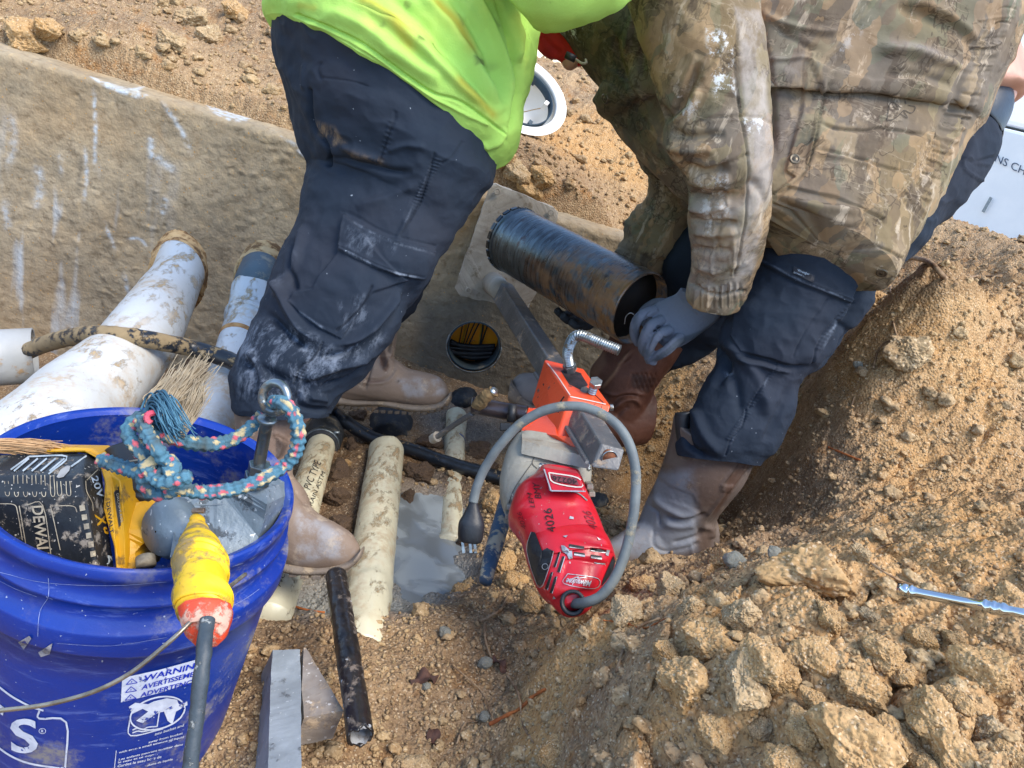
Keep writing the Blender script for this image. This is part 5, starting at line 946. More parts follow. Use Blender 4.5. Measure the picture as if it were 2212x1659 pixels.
# ---------------------------------------------------------------- steel core barrel held by the worker
m = MT('core_barrel_steel', .3, .6, .6); n2 = m.noise(34, 7, .7)
c = m.mix(m.attr('Red'), '#33393e', '#606e76'); c = m.mix(m.ma('MULTIPLY', m.attr('Blue'), .3), c, '#9db2bd'); c = m.mix(m.ma('MULTIPLY', m.attr('Green'), m.ramp(n2, .36, .56)), c, m.mix(m.noise(80, 4), '#5d4029', '#9a744a'))
c = m.mix(m.ma('MULTIPLY', m.ramp(m.noise(22, 6, .7), .6, .68), .7), c, '#3d2620'); m.col(c); m.put(m.b.inputs['Metallic'], m.ma('MULTIPLY', m.ramp(m.ma('MULTIPLY', m.attr('Green'), n2), .5, .2), .65)); m.rgh(m.mix(m.attr('Red'), .22, .42)); m.bump(m.attr('Red'), .0002); m.bump(m.noise(60, 6, .7), .0007); M_CORE = m.m
cA, cB = P(1112, 519, 1.84), P(1384, 668, 1.56); ax = (cB-cA); Lc = np.linalg.norm(ax); ax /= Lc; R_ = .0815
pr_ = [(.004, R_-.004), (-.0, R_-.004), (0, R_+.001), (.012, R_+.001), (.013, R_)]+[(t, R_) for t in np.linspace(.02, Lc-.004, 240)]+[(Lc, R_-.001), (Lc, R_-.004), (Lc-.03, R_-.004), (Lc-.034, .001)]
cbt = thing('core_barrel', cA, 'dark steel coring barrel with rusty streaks held by the gloved hand', 'core barrel')
X = revolve(cA, ax, pr_, 140); V, F = closed(X, (0, 0)); 
_t = (V-cA)@ax/Lc; _r = V-cA-np.outer((V-cA)@ax, ax); _r /= np.linalg.norm(_r, axis=1)[:, None]+1e-9
bm_ = np.zeros((len(V), 3)); bm_[:, 0] = np.clip(fbm(np.c_[_t*80, _r@RR*1.0, _r@UU*1.0], 4)*.55+.35+.3*fbm(np.c_[_t*7, _r@RR*2, _r@UU*2], 3), 0, 1); bm_[:, 1] = np.clip(sst(_t+fbm(np.c_[_t*3, _r@RR*1.5, _r@UU*1.5], 3)*.35-.25*(_r@UU), .25, .95), 0, 1); bm_[:, 2] = np.clip(fbm(np.c_[_t*60, _r@RR*2.5, _r@UU*2.5], 3), 0, 1)
mk('barrel_shell', V, F, M_CORE, cbt, mask=bm_)
N0 = np.cross(ax, [.3, .2, 1]); N0 /= np.linalg.norm(N0); B0 = np.cross(ax, N0); sg = []
for k in range(22):
    a = k/22*2*math.pi; rg_ = N0*math.cos(a)+B0*math.sin(a); tg_ = -N0*math.sin(a)+B0*math.cos(a); sg.append(box(cA-ax*.002+rg_*(R_-.001), rg_*.003, tg_*.009, ax*.005))
mk('cutting_teeth', *join(sg), M_CORE, cbt, smooth=False)
V, F = cyl(cB-ax*.03, cB-ax*.028, R_-.0045); mk('barrel_back', V, F, simple('dark_inside', '#17191c', '#2a2623', 20, .6, .4), cbt)
tube('wire_hook', [(1349,700,1.54),(1352,684,1.535),(1362,676,1.53),(1371,682,1.53),(1366,690,1.53)], .0013, M_ZN, cbt, 40, 8)
# ---------------------------------------------------------------- people
Z2 = lambda x, y: (608.3+.35*x, .35*y)                       # photo crops -> display pixels
I3 = lambda x, y: (497.7+.639*x, 331.8+.639*y)
J3 = lambda x, y: (1271.9+.425*x, .425*y)
R4 = lambda x, y: (1603.7+.4066*x, 497.7+.4066*y)
B7 = lambda x, y: (1271.9+.2333*x, 884.8+.2333*y)
F5 = lambda x, y: (497.7+.35*x, 663.6+.35*y)
def ball(u, v, z, r, sx=1, sy=1, sz=1):
    V, F = ico(3); return P(u, v, z)+V*np.array([sx, sy, sz])*r, [tuple(f) for f in F]
def limb(pts, rad_, n=30, m=20): return closed(tubegrid(PA(pts), rad_, n, m))
M_SKIN = simple('skin', '#c99a86', '#b98876', 14, .5, 0, .0004, 300); M_SKINR = simple('flushed_skin', '#a5605a', '#8e4a48', 14, .5, 0, .0004, 300)

# hi-vis sweatshirt cloth
m = MT('lime_fleece', .95, 0, .15); n1 = m.noise(5, 4); c = m.mix(n1, '#abd266', '#9ac55f'); c = m.mix(m.ma('MULTIPLY', m.ramp(m.noise(9, 5, .6), .5, .7), .35), c, '#ccdc6a')
c = m.mix(m.ma('MULTIPLY', m.attr('Red'), .75), c, '#a98a22'); c = m.mix(m.ma('MULTIPLY', m.attr('Green'), .85), c, m.mix(m.noise(90, 4), '#3e4a2c', '#7c8a48'))
sm = m.ramp(m.noise(28, 7, .75), .64, .72); c = m.mix(m.ma('MULTIPLY', sm, .55), c, '#56662f'); c = m.mix(m.attr('Blue'), c, '#3fae14'); m.col(c)
m.bump(m.noise(420, 3, .7), .0006); m.bump(m.noise(45, 4), .0012, .6); M_LIME = m.m
m = MT('navy_canvas', .85, 0, .2); n1 = m.noise(7, 5); c = m.mix(n1, '#1b232f', '#252f3c'); c = m.mix(m.ma('MULTIPLY', m.ramp(m.noise(4, 3), .45, .65), .35), c, '#32323a')
fr = m.noise(22, 9, .78, v=m.vec((1.8, 1, .7), (.3, .4, .2), .04, 10)); c = m.mix(m.ma('MULTIPLY', m.ma('MULTIPLY', m.attr('Red'), m.ramp(fr, .45, .62)), .8), c, '#7d8796'); c = m.mix(m.ma('MULTIPLY', m.attr('Green'), .7), c, '#0e1622'); c = m.mix(m.ma('MULTIPLY', m.attr('Blue'), m.ramp(fr, .4, .62)), c, '#7d6a55')
c = m.mix(m.ma('MULTIPLY', m.ramp(m.noise(150, 2), .76, .78), .6), c, '#a9b3be'); m.col(c)
wv_ = m.noise(900, 2); m.bump(wv_, .0004, .6); m.bump(m.noise(60, 5, .6), .0010, .6); M_NAVY2 = m.m
m = MT('grey_mud_boot_leather', .5, 0, .35); n1 = m.noise(11, 5); c = m.mix(n1, '#6d625b', '#594e48'); c = m.mix(m.ma('MULTIPLY', m.attr('Red'), .85), c, '#4e382c'); c = m.mix(m.ma('MULTIPLY', m.attr('Green'), .85), c, '#221d1b'); c = m.mix(m.ma('MULTIPLY', m.attr('Blue'), m.ramp(m.noise(16, 6, .7), .28, .5)), c, '#767c86')
c = m.mix(m.ma('MULTIPLY', m.ramp(m.noise(26, 8, .7), .58, .7), .4), c, '#a08f7c'); m.col(c); m.bump(m.noise(90, 6, .65), .0009); M_BOOTG = m.m
m = MT('muddy_boot_leather', .6, 0, .35); n1 = m.noise(11, 5); c = m.mix(n1, '#8a7868', '#75665a'); c = m.mix(m.ma('MULTIPLY', m.attr('Red'), .85), c, '#4a2e22'); c = m.mix(m.ma('MULTIPLY', m.attr('Green'), .8), c, '#2a221f'); c = m.mix(m.ma('MULTIPLY', m.attr('Blue'), m.ramp(m.noise(20, 6, .7), .4, .6)), c, '#9a9fa6')
c = m.mix(m.ma('MULTIPLY', m.ramp(m.noise(26, 8, .7), .55, .68), .6), c, '#b3a48f'); m.col(c); m.bump(m.noise(90, 6, .65), .0009); M_BOOT = m.m
m = MT('red_brown_leather', .55, 0, .35); n1 = m.noise(9, 6, .65); c = m.mix(m.ramp(n1, .35, .65), '#4a2c22', '#6b4738'); c = m.mix(m.ma('MULTIPLY', m.attr('Red'), .8), c, '#9b7a5e'); c = m.mix(m.ma('MULTIPLY', m.attr('Green'), .8), c, '#211512'); c = m.mix(m.attr('Blue'), c, '#8f8a86'); m.col(c); m.bump(m.noise(60, 6, .65), .001); M_BOOTR = m.m
M_SOLE = simple('dusty_sole', '#85796c', '#6f655b', 40, .8, 0, .001, 120, '#9a8a74', 40, .5, .62)
M_LUG = simple('dark_lug', '#3d3731', '#4a433b', 40, .9); M_LABEL = simple('woven_label', '#111622'); M_THREAD = simple('pale_thread', '#9fb0c2')

lm = thing('person', G(760, 1120, -.06), 'worker in lime hi-vis sweatshirt and navy cargo trousers bending right, feet in the trench', 'person')
# body (mostly under the clothes, head beyond the upper edge of the picture)
parts = [limb([(850,180,1.33),(880,0,1.34),(960,-170,1.3),(1060,-310,1.22),(1120,-390,1.18)], [.13,.13,.15,.12,.05]), ball(1180, -470, 1.13, .095, .85, 1, 1.15), limb([(820,230,1.25),(830,480,1.2),(690,780,1.17),(590,940,1.18),(580,1040,1.17)], [.09,.075,.05,.028,.025]),
 limb([(880,230,1.48),(860,480,1.58),(830,640,1.72),(815,810,1.78)], [.085,.06,.03,.025]), limb([(1050,-260,1.12),(1150,-120,1.03),(1220,-50,1.0),(1400,-160,.98),(1560,-190,1.05)], [.055,.045,.04,.032,.025]), limb([(1085,-280,1.4),(1200,-160,1.45),(1330,-130,1.5)], [.05,.04,.03]), ball(1240, -440, 1.1, .018), ball(1600, -190, 1.06, .035)]
sculpted('body', parts, M_SKIN, lm, .012, 4)

sc = [('l', [(642,32),(700,52),(790,97),(860,150),(930,197),(990,217),(1050,258),(1085,285)], 3.2, -.004, 1), ('l', [(640,40),(700,61),(790,106),(860,159),(930,206),(1050,267)], 4, .0028, 1),
 ('l', [(700,20),(790,60),(880,130),(960,180)], 14, .008), ('l', [(760,-10),(850,50),(930,120),(1000,190),(1060,240)], 11, .010), ('l', [(830,-20),(920,60),(990,140),(1050,210),(1085,270)], 12, -.009), ('l', [(900,-20),(970,60),(1030,150),(1080,230)], 12, .011),
 ('l', [(960,-30),(1020,60),(1065,150),(1095,240)], 10, -.008), ('l', [(1010,-30),(1060,60),(1090,150),(1102,240)], 9, .011), ('l', [(1060,-30),(1095,60),(1108,150),(1108,250),(1088,300)], 6, -.012), ('l', [(1100,-20),(1118,60),(1118,140)], 8, .010), ('l', [(1040,324),(1075,305),(1095,275)], 7, .006),
 ('l', [(650,70),(740,95),(820,150)], 10, .005), ('l', [(720,115),(800,160),(880,210)], 9, -.004), ('l', [(1131,-10),(1136,60),(1130,120)], 5, -.008)]
pt = [[('l', [(760,-5),(830,30),(880,90),(905,120)], 12, .8), ('l', [(925,-10),(985,50),(1025,130)], 14, .9), ('l', [(975,160),(1040,222),(1078,262)], 11, .8), ('l', [(640,10),(690,20)], 8, .5), ('l', [(640,95),(700,125),(800,190)], 8, .4), ('l', [(1110,20),(1130,120)], 10, .3)],
 [('p', [(1015,128),(1045,130),(1048,142),(1020,146)], 8, .8), ('l', [(873,2),(885,14)], 6, .8), ('l', [(900,88),(915,94)], 5, .9), ('l', [(934,84),(944,104),(956,120)], 3, .9), ('p', [(975,280),(1000,276),(998,296),(982,296)], 6, .8), ('l', [(1010,120),(1080,150)], 9, .35), ('l', [(820,60),(835,52)], 5, .5), ('l', [(1060,40),(1080,60)], 6, .5), ('l', [(990,25),(1000,60)], 4, .5)],
 []]
X = loft([(633,112,1046,322,1.36,1.16,.78),(626,92,1080,300,1.36,1.16,.8),(642,64,1104,258,1.36,1.16,.82),(644,36,1112,190,1.36,1.17,.82),(630,6,1138,110,1.37,1.18,.8),(634,-60,1150,20,1.38,1.2,.8),(680,-170,1165,-70,1.36,1.2,.8),(780,-300,1170,-170,1.32,1.2,.75),(900,-400,1165,-250,1.28,1.2,.6),(1000,-440,1160,-330,1.24,1.2,.5)], 260, 420, .8)
ex = closed(loft([(1072,70,1149,60,1.27),(1090,130,1147,130,1.26),(1098,180,1146,178,1.26),(1104,205,1144,196,1.265),(1108,222,1136,214,1.27),(1114,228,1126,224,1.275)], 60, 60, .5))
ex2 = closed(tubegrid(PA([(1040,-290,1.14),(1130,-140,1.05),(1208,-32,1.0),(1320,-90,.98),(1460,-170,1.0)]), [.075,.066,.060,.054,.048], 90, 60))
Vx = ex2[0]+(vnorm(ex2[0], [f if len(f) == 4 else f+(f[2],) for f in ex2[1]])*(fbm(ex2[0]*11, 4)*.012)[:, None]); 
cloth('sweatshirt', X, M_LIME, lm, sc, pt, .004, (7, 7, 7), extra=(Vx, ex2[1]), rid=.004); exv = ex[0]+vnorm(ex[0], [f if len(f) == 4 else f+(f[2],) for f in ex[1]])*(fbm(ex[0]*22, 3)*.003)[:, None]; mk('hanging_hem', exv, ex[1], M_LIME, bpy.data.objects['sweatshirt'])
tsw = bvh(bpy.data.objects['hanging_hem'])
patch('shirt_inside', [(1108,150),(1126,125),(1138,112),(1142,150),(1141,192),(1132,208),(1117,212),(1107,200)], tsw, simple('lime_inside', '#4fc01a', '#3fa814', 20, .95), bpy.data.objects['sweatshirt'], .001)

stitch = lambda a, b, n, w, am: [('l', [(a[0]+(b[0]-a[0])*k/n-w, a[1]+(b[1]-a[1])*k/n-w*.3), (a[0]+(b[0]-a[0])*k/n+w, a[1]+(b[1]-a[1])*k/n+w*.3)], 2.2, am, 1) for k in range(n)]
sc = [('l', [I3(690,0), I3(670,80), I3(640,170), I3(610,220), I3(572,280)], 2.4, -.0035, 1)]+stitch(I3(700,20), I3(590,250), 22, 7, .0016)+[
 ('p', [I3(388,212), I3(540,290), I3(688,325), I3(650,425), I3(500,392), I3(368,330)], 3, .0055), ('p', [I3(388,205), I3(365,335), I3(300,420), I3(282,460), I3(222,470), I3(205,503), I3(232,535), I3(300,590), I3(375,626), I3(432,540), I3(475,470), I3(600,425), I3(560,400)], 4, .0045), ('l', [I3(378,195), I3(430,215), I3(540,275), I3(690,312)], 2.5, -.002, 1), ('l', [I3(395,222), I3(540,300), I3(680,335)], 1.6, -.0016, 1), ('l', [I3(372,320), I3(500,380), I3(645,413)], 1.6, -.0016, 1),
 ('l', [I3(475,450), I3(440,520), I3(360,598)], 2, -.004, 1), ('l', [I3(312,640), I3(290,690), I3(240,720), I3(215,780)], 2.4, -.004, 1)]+stitch(I3(312,645), I3(222,760), 14, 7, .002)+[
 ('l', [I3(165,400), I3(190,500), I3(240,600), I3(310,640)], 9, .010), ('l', [I3(130,540), I3(200,610), I3(260,660)], 9, -.009), ('l', [I3(215,300), I3(205,400), I3(230,470)], 7, -.008), ('l', [I3(250,230), I3(230,330), I3(195,420), I3(160,500)], 9, .008), ('l', [I3(340,650), I3(430,620), I3(520,540), I3(580,450)], 8, .009), ('l', [I3(300,690), I3(400,670), I3(500,600), I3(570,500)], 7, -.009), ('l', [I3(240,760), I3(350,720), I3(470,680)], 9, .010), ('l', [I3(300,790), I3(400,760), I3(470,700)], 6, -.008), ('l', [I3(60,660), I3(110,760), I3(90,820)], 9, .006), ('l', [I3(30,700), I3(150,750), I3(215,790)], 12, -.006),
 ('l', [I3(230,800), I3(235,850), I3(330,870)], 7, -.006), ('l', [I3(260,820), I3(330,830)], 8, .005), ('l', [Z2(590,1020), Z2(630,900), Z2(690,760), Z2(700,690)], 2.4, -.003, 1)]+stitch(Z2(610,1000), Z2(690,720), 9, 5, .0016)+[('l', [Z2(300,960), Z2(480,1010), Z2(700,1060), Z2(820,1050)], 7, -.005), ('l', [Z2(360,900), Z2(500,960), Z2(600,990)], 8, .005), ('l', [Z2(640,940), Z2(760,900), Z2(900,910)], 7, .004), ('l', [Z2(990,1005), Z2(1060,960), Z2(1110,880)], 2, -.003, 1), ('l', [Z2(190,560), Z2(200,760), Z2(290,900), Z2(300,1020)], 4, -.010, 1), ('l', [Z2(130,380), Z2(150,560)], 5, .004), ('l', [Z2(260,500), Z2(230,420), Z2(260,380)], 4, -.003), ('l', [Z2(240,480), Z2(420,500), Z2(560,540)], 2, -.002),
 ('l', [I3(640,100), I3(500,160), I3(420,180)], 10, .004), ('l', [I3(560,300), I3(600,220)], 6, .003), ('l', [I3(390,240), I3(370,300), I3(380,330)], 3, .003)]
pt = [[('p', [I3(40,600), I3(160,560), I3(330,640), I3(380,720), I3(330,800), I3(200,850), I3(30,820)], 30, .75), ('l', [I3(340,700), I3(440,650), I3(520,590)], 16, .7), ('p', [I3(370,500), I3(450,480), I3(470,560), I3(380,610)], 18, .5), ('l', [I3(372,325), I3(500,385), I3(640,415)], 3, .9), ('l', [I3(395,222), I3(540,300), I3(680,335)], 2.4, .5), ('l', [I3(205,505), I3(240,540), I3(370,625)], 2.6, .8), ('p', [I3(400,250), I3(560,320), I3(520,370), I3(400,320)], 16, .4), ('l', [I3(690,20), I3(572,275)], 2.5, .35), ('l', [I3(160,480), I3(230,330)], 9, .3)],
 [('l', [I3(688,0), I3(640,165), I3(568,282)], 2.4, .7), ('l', [I3(476,450), I3(440,520), I3(362,598)], 2, 1), ('l', [Z2(600,1010), Z2(692,720)], 2, .6), ('l', [I3(312,640), I3(215,780)], 2.5, .8), ('l', [I3(368,334), I3(500,396), I3(650,429)], 2.4, .9)], [('p', [Z2(210,740), Z2(330,780), Z2(400,880), Z2(330,900), Z2(230,830)], 14, .9), ('l', [Z2(380,940), Z2(640,1010)], 8, .5)]]
X = loft([(655,40,1040,250,1.38,1.17,.8),(642,112,1050,300,1.37,1.16,.78),(643,168,1042,345,1.36,1.15,.74),(658,224,1034,375,1.35,1.14,.7),(682,315,1011,413,1.33,1.14,.68),(694,378,975,475,1.31,1.15,.66),(672,450,940,536,1.28,1.15,.66),(635,545,915,600,1.25,1.15,.68),(602,600,872,646,1.23,1.15,.7),(584,660,850,702,1.22,1.15,.72),(560,722,811,756,1.21,1.15,.75),(532,774,772,807,1.2,1.15,.8),(513,823,730,842,1.2,1.15,.85),(511,850,708,876,1.195,1.15,.9),(516,868,704,894,1.19,1.15,.9),(524,880,700,904,1.19,1.15,.9)], 420, 460, .75)
exf = loft([(760,200,1000,330,1.5,1.42),(740,400,950,520,1.58,1.5),(760,520,930,565,1.62,1.56),(785,580,915,622,1.66,1.6),(798,640,893,672,1.7,1.65),(806,690,880,684,1.72,1.68),(812,722,860,700,1.73,1.7)], 90, 90, .8)
nn = nrmgrid(exf); q = exf.reshape(-1, 3); exf = exf+nn*(fbm(q*14, 4)*.008).reshape(90, 90)[..., None]
cloth('trousers', X, M_NAVY2, lm, [x[:3]+(x[3]*(1.45 if x[0] == 'l' and x[2] > 5 else 1.1),)+x[4:] for x in sc], pt, .006, (6, 6, 9), extra=closed(exf), rid=.004)
ttr = bvh(bpy.data.objects['trousers'])
# boots of the left worker
def bootmesh(name, parts, mat, par, vox=.0035, **k): return sculpted(name, parts, mat, par, vox, 5, **k)
def footloft(rings, n=60, m=40, ratio=.5, pw=.85): return closed(loft(rings, n, m, ratio, pw))
fz = 1.74
foot = footloft([(745,800,728,868,fz+.02),(770,778,752,872,fz+.01),(800,765,790,868,fz),(850,775,845,872,fz-.01),(880,795,880,876,fz-.015),(915,803,915,880,fz-.02),(945,812,945,880,fz-.02),(962,828,962,872,fz-.02),(970,846,969,860,fz-.02)], ratio=.95)
shaft = closed(loft([(770,660,862,690,fz),(780,720,856,738,fz),(783,760,850,780,fz),(775,795,852,805,fz),(765,830,850,840,fz)], 40, 40, .9))
bt = bootmesh('boot', [foot, shaft], M_BOOT, lm, sc=[('l', [F5(830,500), F5(870,360), F5(880,240)], 2.5, -.005, 1), ('l', [F5(720,420), F5(850,450), F5(960,440), F5(1010,370), F5(1010,200)], 2.2, -.0035, 1), ('l', [F5(730,440), F5(850,470), F5(970,460), F5(1030,390)], 2.2, .003, 1), ('l', [F5(910,300), F5(950,380), F5(985,300), F5(1005,230)], 3, .005), ('l', [F5(1060,400), F5(1120,420)], 4, -.002), ('l', [F5(1260,520), F5(1330,490)], 3, -.002)],
  paint=[[('p', [F5(915,260), F5(945,240), F5(980,370), F5(960,405), F5(925,360)], 4, .9), ('l', [F5(720,430), F5(850,460), F5(965,450)], 2.4, .8)], [('p', [F5(920,270), F5(948,250), F5(975,370), F5(945,390)], 4, .9), ('p', [F5(985,200), F5(1005,200), F5(985,290), F5(970,270)], 3, .9), ('l', [F5(833,500), F5(872,370), F5(880,250)], 2.2, .9), ('l', [F5(660,520), F5(860,560), F5(1000,590)], 3, .5), ('l', [F5(1030,450), F5(1045,462)], 4, .9)], [('p', [F5(1000,440), F5(1300,430), F5(1330,540), F5(1100,560)], 14, .5)]])
sl_ = footloft([(735,850,728,878,fz+.01),(765,862,760,880,fz),(800,864,800,878,fz-.01),(840,866,838,880,fz-.02),(880,872,880,888,fz-.025),(920,874,920,892,fz-.03),(950,868,950,888,fz-.03),(966,856,966,878,fz-.03),(974,846,974,866,fz-.03)], ratio=3.4)
so_ = mk('sole', *sl_, M_SOLE, bt)
for k in range(16):
    u = 738+k*15; v = 884+min(k, 10)*.9-(max(0, k-12))*4; bevel(mk('sole_lug', *box(P(u, v-(4 if k < 5 else 0), fz-.075), RR*.005, UU*.0035, FW*.008), M_LUG, so_, smooth=False), .001)
nz_ = 1.15
foot = footloft([(520,1020,500,1150,nz_),(570,990,545,1190,nz_),(620,1030,605,1210,nz_-.01),(650,1080,640,1225,nz_-.02),(685,1112,680,1232,nz_-.025),(725,1132,722,1230,nz_-.03),(755,1150,752,1222,nz_-.03),(772,1172,770,1212,nz_-.03),(780,1190,779,1200,nz_-.03)], ratio=.8)
shaft = closed(loft([(505,800,665,840,1.17),(508,880,655,915,1.165),(512,940,640,960,1.16),(515,1000,630,1030,1.155),(520,1060,632,1080,1.15)], 50, 50, .9))
bt = bootmesh('boot', [foot, shaft], M_BOOT, lm, sc=[('l', [(622,1020),(640,1062),(665,1095)], 5, -.003), ('l', [(650,1072),(680,1060),(700,1075)], 3, -.0015), ('l', [z4(1470,1010,0)[:2], z4(1500,800,0)[:2], z4(1450,700,0)[:2]], 2, .002, 1), ('l', [z4(1590,820,0)[:2], z4(1660,920,0)[:2], z4(1620,1040,0)[:2]], 2, .003, 1), ('l', [z4(1600,800,0)[:2], z4(1720,880,0)[:2], z4(1750,960,0)[:2]], 2, .003, 1)],
  paint=[[('p', [(500,870),(600,880),(660,930),(640,1000),(500,1000)], 30, .5)], [('p', [z4(1600,850,0)[:2], z4(1720,920,0)[:2], z4(1680,1020,0)[:2], z4(1610,1060,0)[:2]], 5, .9)], [('p', [(640,1100),(740,1150),(770,1200),(640,1215)], 20, .6)]])
so_ = mk('sole', *footloft([(500,1120,498,1170,nz_),(560,1165,555,1205,nz_-.01),(610,1195,608,1226,nz_-.02),(650,1212,648,1238,nz_-.03),(690,1220,690,1240,nz_-.035),(730,1215,730,1236,nz_-.035),(758,1206,758,1226,nz_-.035),(776,1190,776,1210,nz_-.035),(783,1182,783,1198,nz_-.035)], ratio=3.0), M_SOLE, bt)
for k, (u, v, z) in enumerate([(640,1236,1.12),(665,1240,1.115),(690,1241,1.11),(716,1239,1.11),(742,1233,1.11)]): bevel(mk('sole_lug', *box(P(u, v, z), RR*.006, UU*.0025, FW*.02), M_SOLE, bt, smooth=False), .001)

# ---- right worker
def camo():
    m = MT('woodland_camouflage', .85, 0, .25); n0 = m.noise(3.5, 4); c = m.mix(m.ramp(n0, .4, .6), '#736349', '#6b6257')
    v = m.vec((1, 1, 1), (.3, .2, .5), .12, 7)
    a = m.noise(7, 5, .6, v=m.vec((1.4, 1.4, .6), (0, .6, .3), .08, 6)); c = m.mix(m.ma('MULTIPLY', m.ramp(a, .53, .58), .7), c, '#958368')
    a = m.noise(8, 6, .65, v=m.vec((1.5, 1, .7), (.5, .2, 1), .1, 5)); c = m.mix(m.ma('MULTIPLY', m.ramp(a, .56, .6), .7), c, '#52473c')
    a = m.noise(6, 6, .7, v=m.vec((1, 1.3, .8), (.9, .1, .4), .1, 8)); c = m.mix(m.ma('MULTIPLY', m.ramp(a, .585, .63), .55), c, '#5a6350')
    a = m.noise(30, 5, .7, v=m.vec((1, 1, .16), (.2, .9, .2), .03, 7)); c = m.mix(m.ma('MULTIPLY', m.ramp(a, .58, .64), .55), c, '#b8aa96')
    a = m.noise(34, 5, .7, v=m.vec((.16, 1, 1), (.2, .5, .2), .03, 7)); c = m.mix(m.ma('MULTIPLY', m.ramp(a, .60, .66), .6), c, '#33291f')
    lf = m.n('ShaderNodeSeparateColor'); m.t.links.new(m.vor(26, 'Color', v=m.vec((1.5, 1, .6), (.5, .3, .9), .05, 24)), lf.inputs[0])
    c = m.mix(m.ma('MULTIPLY', m.ramp(lf.outputs[0], .74, .78), .4), c, '#a28561'); c = m.mix(m.ma('MULTIPLY', m.ramp(lf.outputs[1], .76, .8), .4), c, '#655646'); c = m.mix(m.ma('MULTIPLY', m.ramp(lf.outputs[2], .8, .84), .3), c, '#687059')
    for sc_, v_, w_, k_, cc_ in ((6, ((1.8, .45, 1), (.4, .9, .2)), .007, .6, '#3a3028'), (8, ((.5, 1.8, 1), (1.1, .2, .7)), .007, .5, '#41362c'), (16, ((1.9, .35, 1), (.7, .2, .1)), .011, .4, '#463b31'), (12, ((.5, 1, 1.9), (.2, .8, .1)), .008, .3, '#a89a84')):
        r_ = m.ma('ABSOLUTE', m.ma('SUBTRACT', m.noise(sc_, 4, .6, v=m.vec(v_[0], v_[1], .02, 10)), .5)); c = m.mix(m.ma('MULTIPLY', m.ma('MULTIPLY', m.ramp(r_, w_*1.6, w_*.5), k_), m.ramp(m.noise(9, 2), .46, .54)), c, cc_)
    c = m.mix(m.ma('MULTIPLY', m.attr('Red'), m.ramp(m.noise(12, 6, .7), .35, .6)), c, '#a39c96'); c = m.mix(m.ma('MULTIPLY', m.attr('Green'), .75), c, '#1f2a22'); c = m.mix(m.ma('MULTIPLY', m.attr('Blue'), m.ramp(m.noise(50, 7, .75), .5, .6)), c, '#cfd4d6')
    m.col(c); m.bump(m.noise(600, 2), .0003); m.bump(m.noise(50, 5, .6), .0014, .7); return m.m
M_CAMO = camo()
rm = thing('person', G(1620, 1150, 0), 'worker in muddy camouflage jacket and navy cargo trousers stooping over the core barrel', 'person')
parts = [limb([(2060,240,1.46),(2020,90,1.47),(1850,-60,1.45),(1650,-130,1.42),(1450,-130,1.42),(1330,-70,1.44)], [.13,.115,.12,.13,.11,.05]), limb([(2085,230,1.46),(2065,150,1.47),(2020,60,1.47)], [.115,.11,.105]), ball(1262, 5, 1.47, .09, .95, 1, 1.05), ball(1233, 128, 1.46, .022, 1, 1, 1.1), limb([(1960,380,1.42),(1800,560,1.42),(1650,760,1.44),(1580,960,1.46),(1500,1080,1.5)], [.1,.085,.055,.035,.028]),
 limb([(1950,380,1.6),(1680,540,1.78),(1490,690,1.9),(1400,830,1.93)], [.1,.07,.035,.025]), limb([(1500,-110,1.25),(1560,120,1.18),(1560,330,1.25),(1560,520,1.36),(1545,650,1.43)], [.06,.05,.045,.036,.028]), limb([(1450,-60,1.6),(1490,200,1.68),(1465,420,1.76),(1400,560,1.83)], [.05,.035,.03,.025])]
bd_ = sculpted('body', parts, M_SKIN, rm, .01, 5)
# skin of the lower back, part of the body's outline at the right
hood = cloth('red_hood', loft([(1140,30,1240,-30,1.47),(1143,47,1250,-5,1.47),(1147,80,1262,20,1.465),(1162,104,1270,50,1.46),(1178,119,1280,72,1.46),(1194,125,1290,90,1.46),(1206,123,1298,104,1.465),(1214,118,1300,100,1.47)], 80, 80, .6), simple('red_cloth', '#c4221c', '#8e1a1c', 12, .8, 0, .0008, 200), rm, [('l', [(1165,70),(1190,100),(1215,120)], 8, -.008)], None, .003, (10, 10, 10))

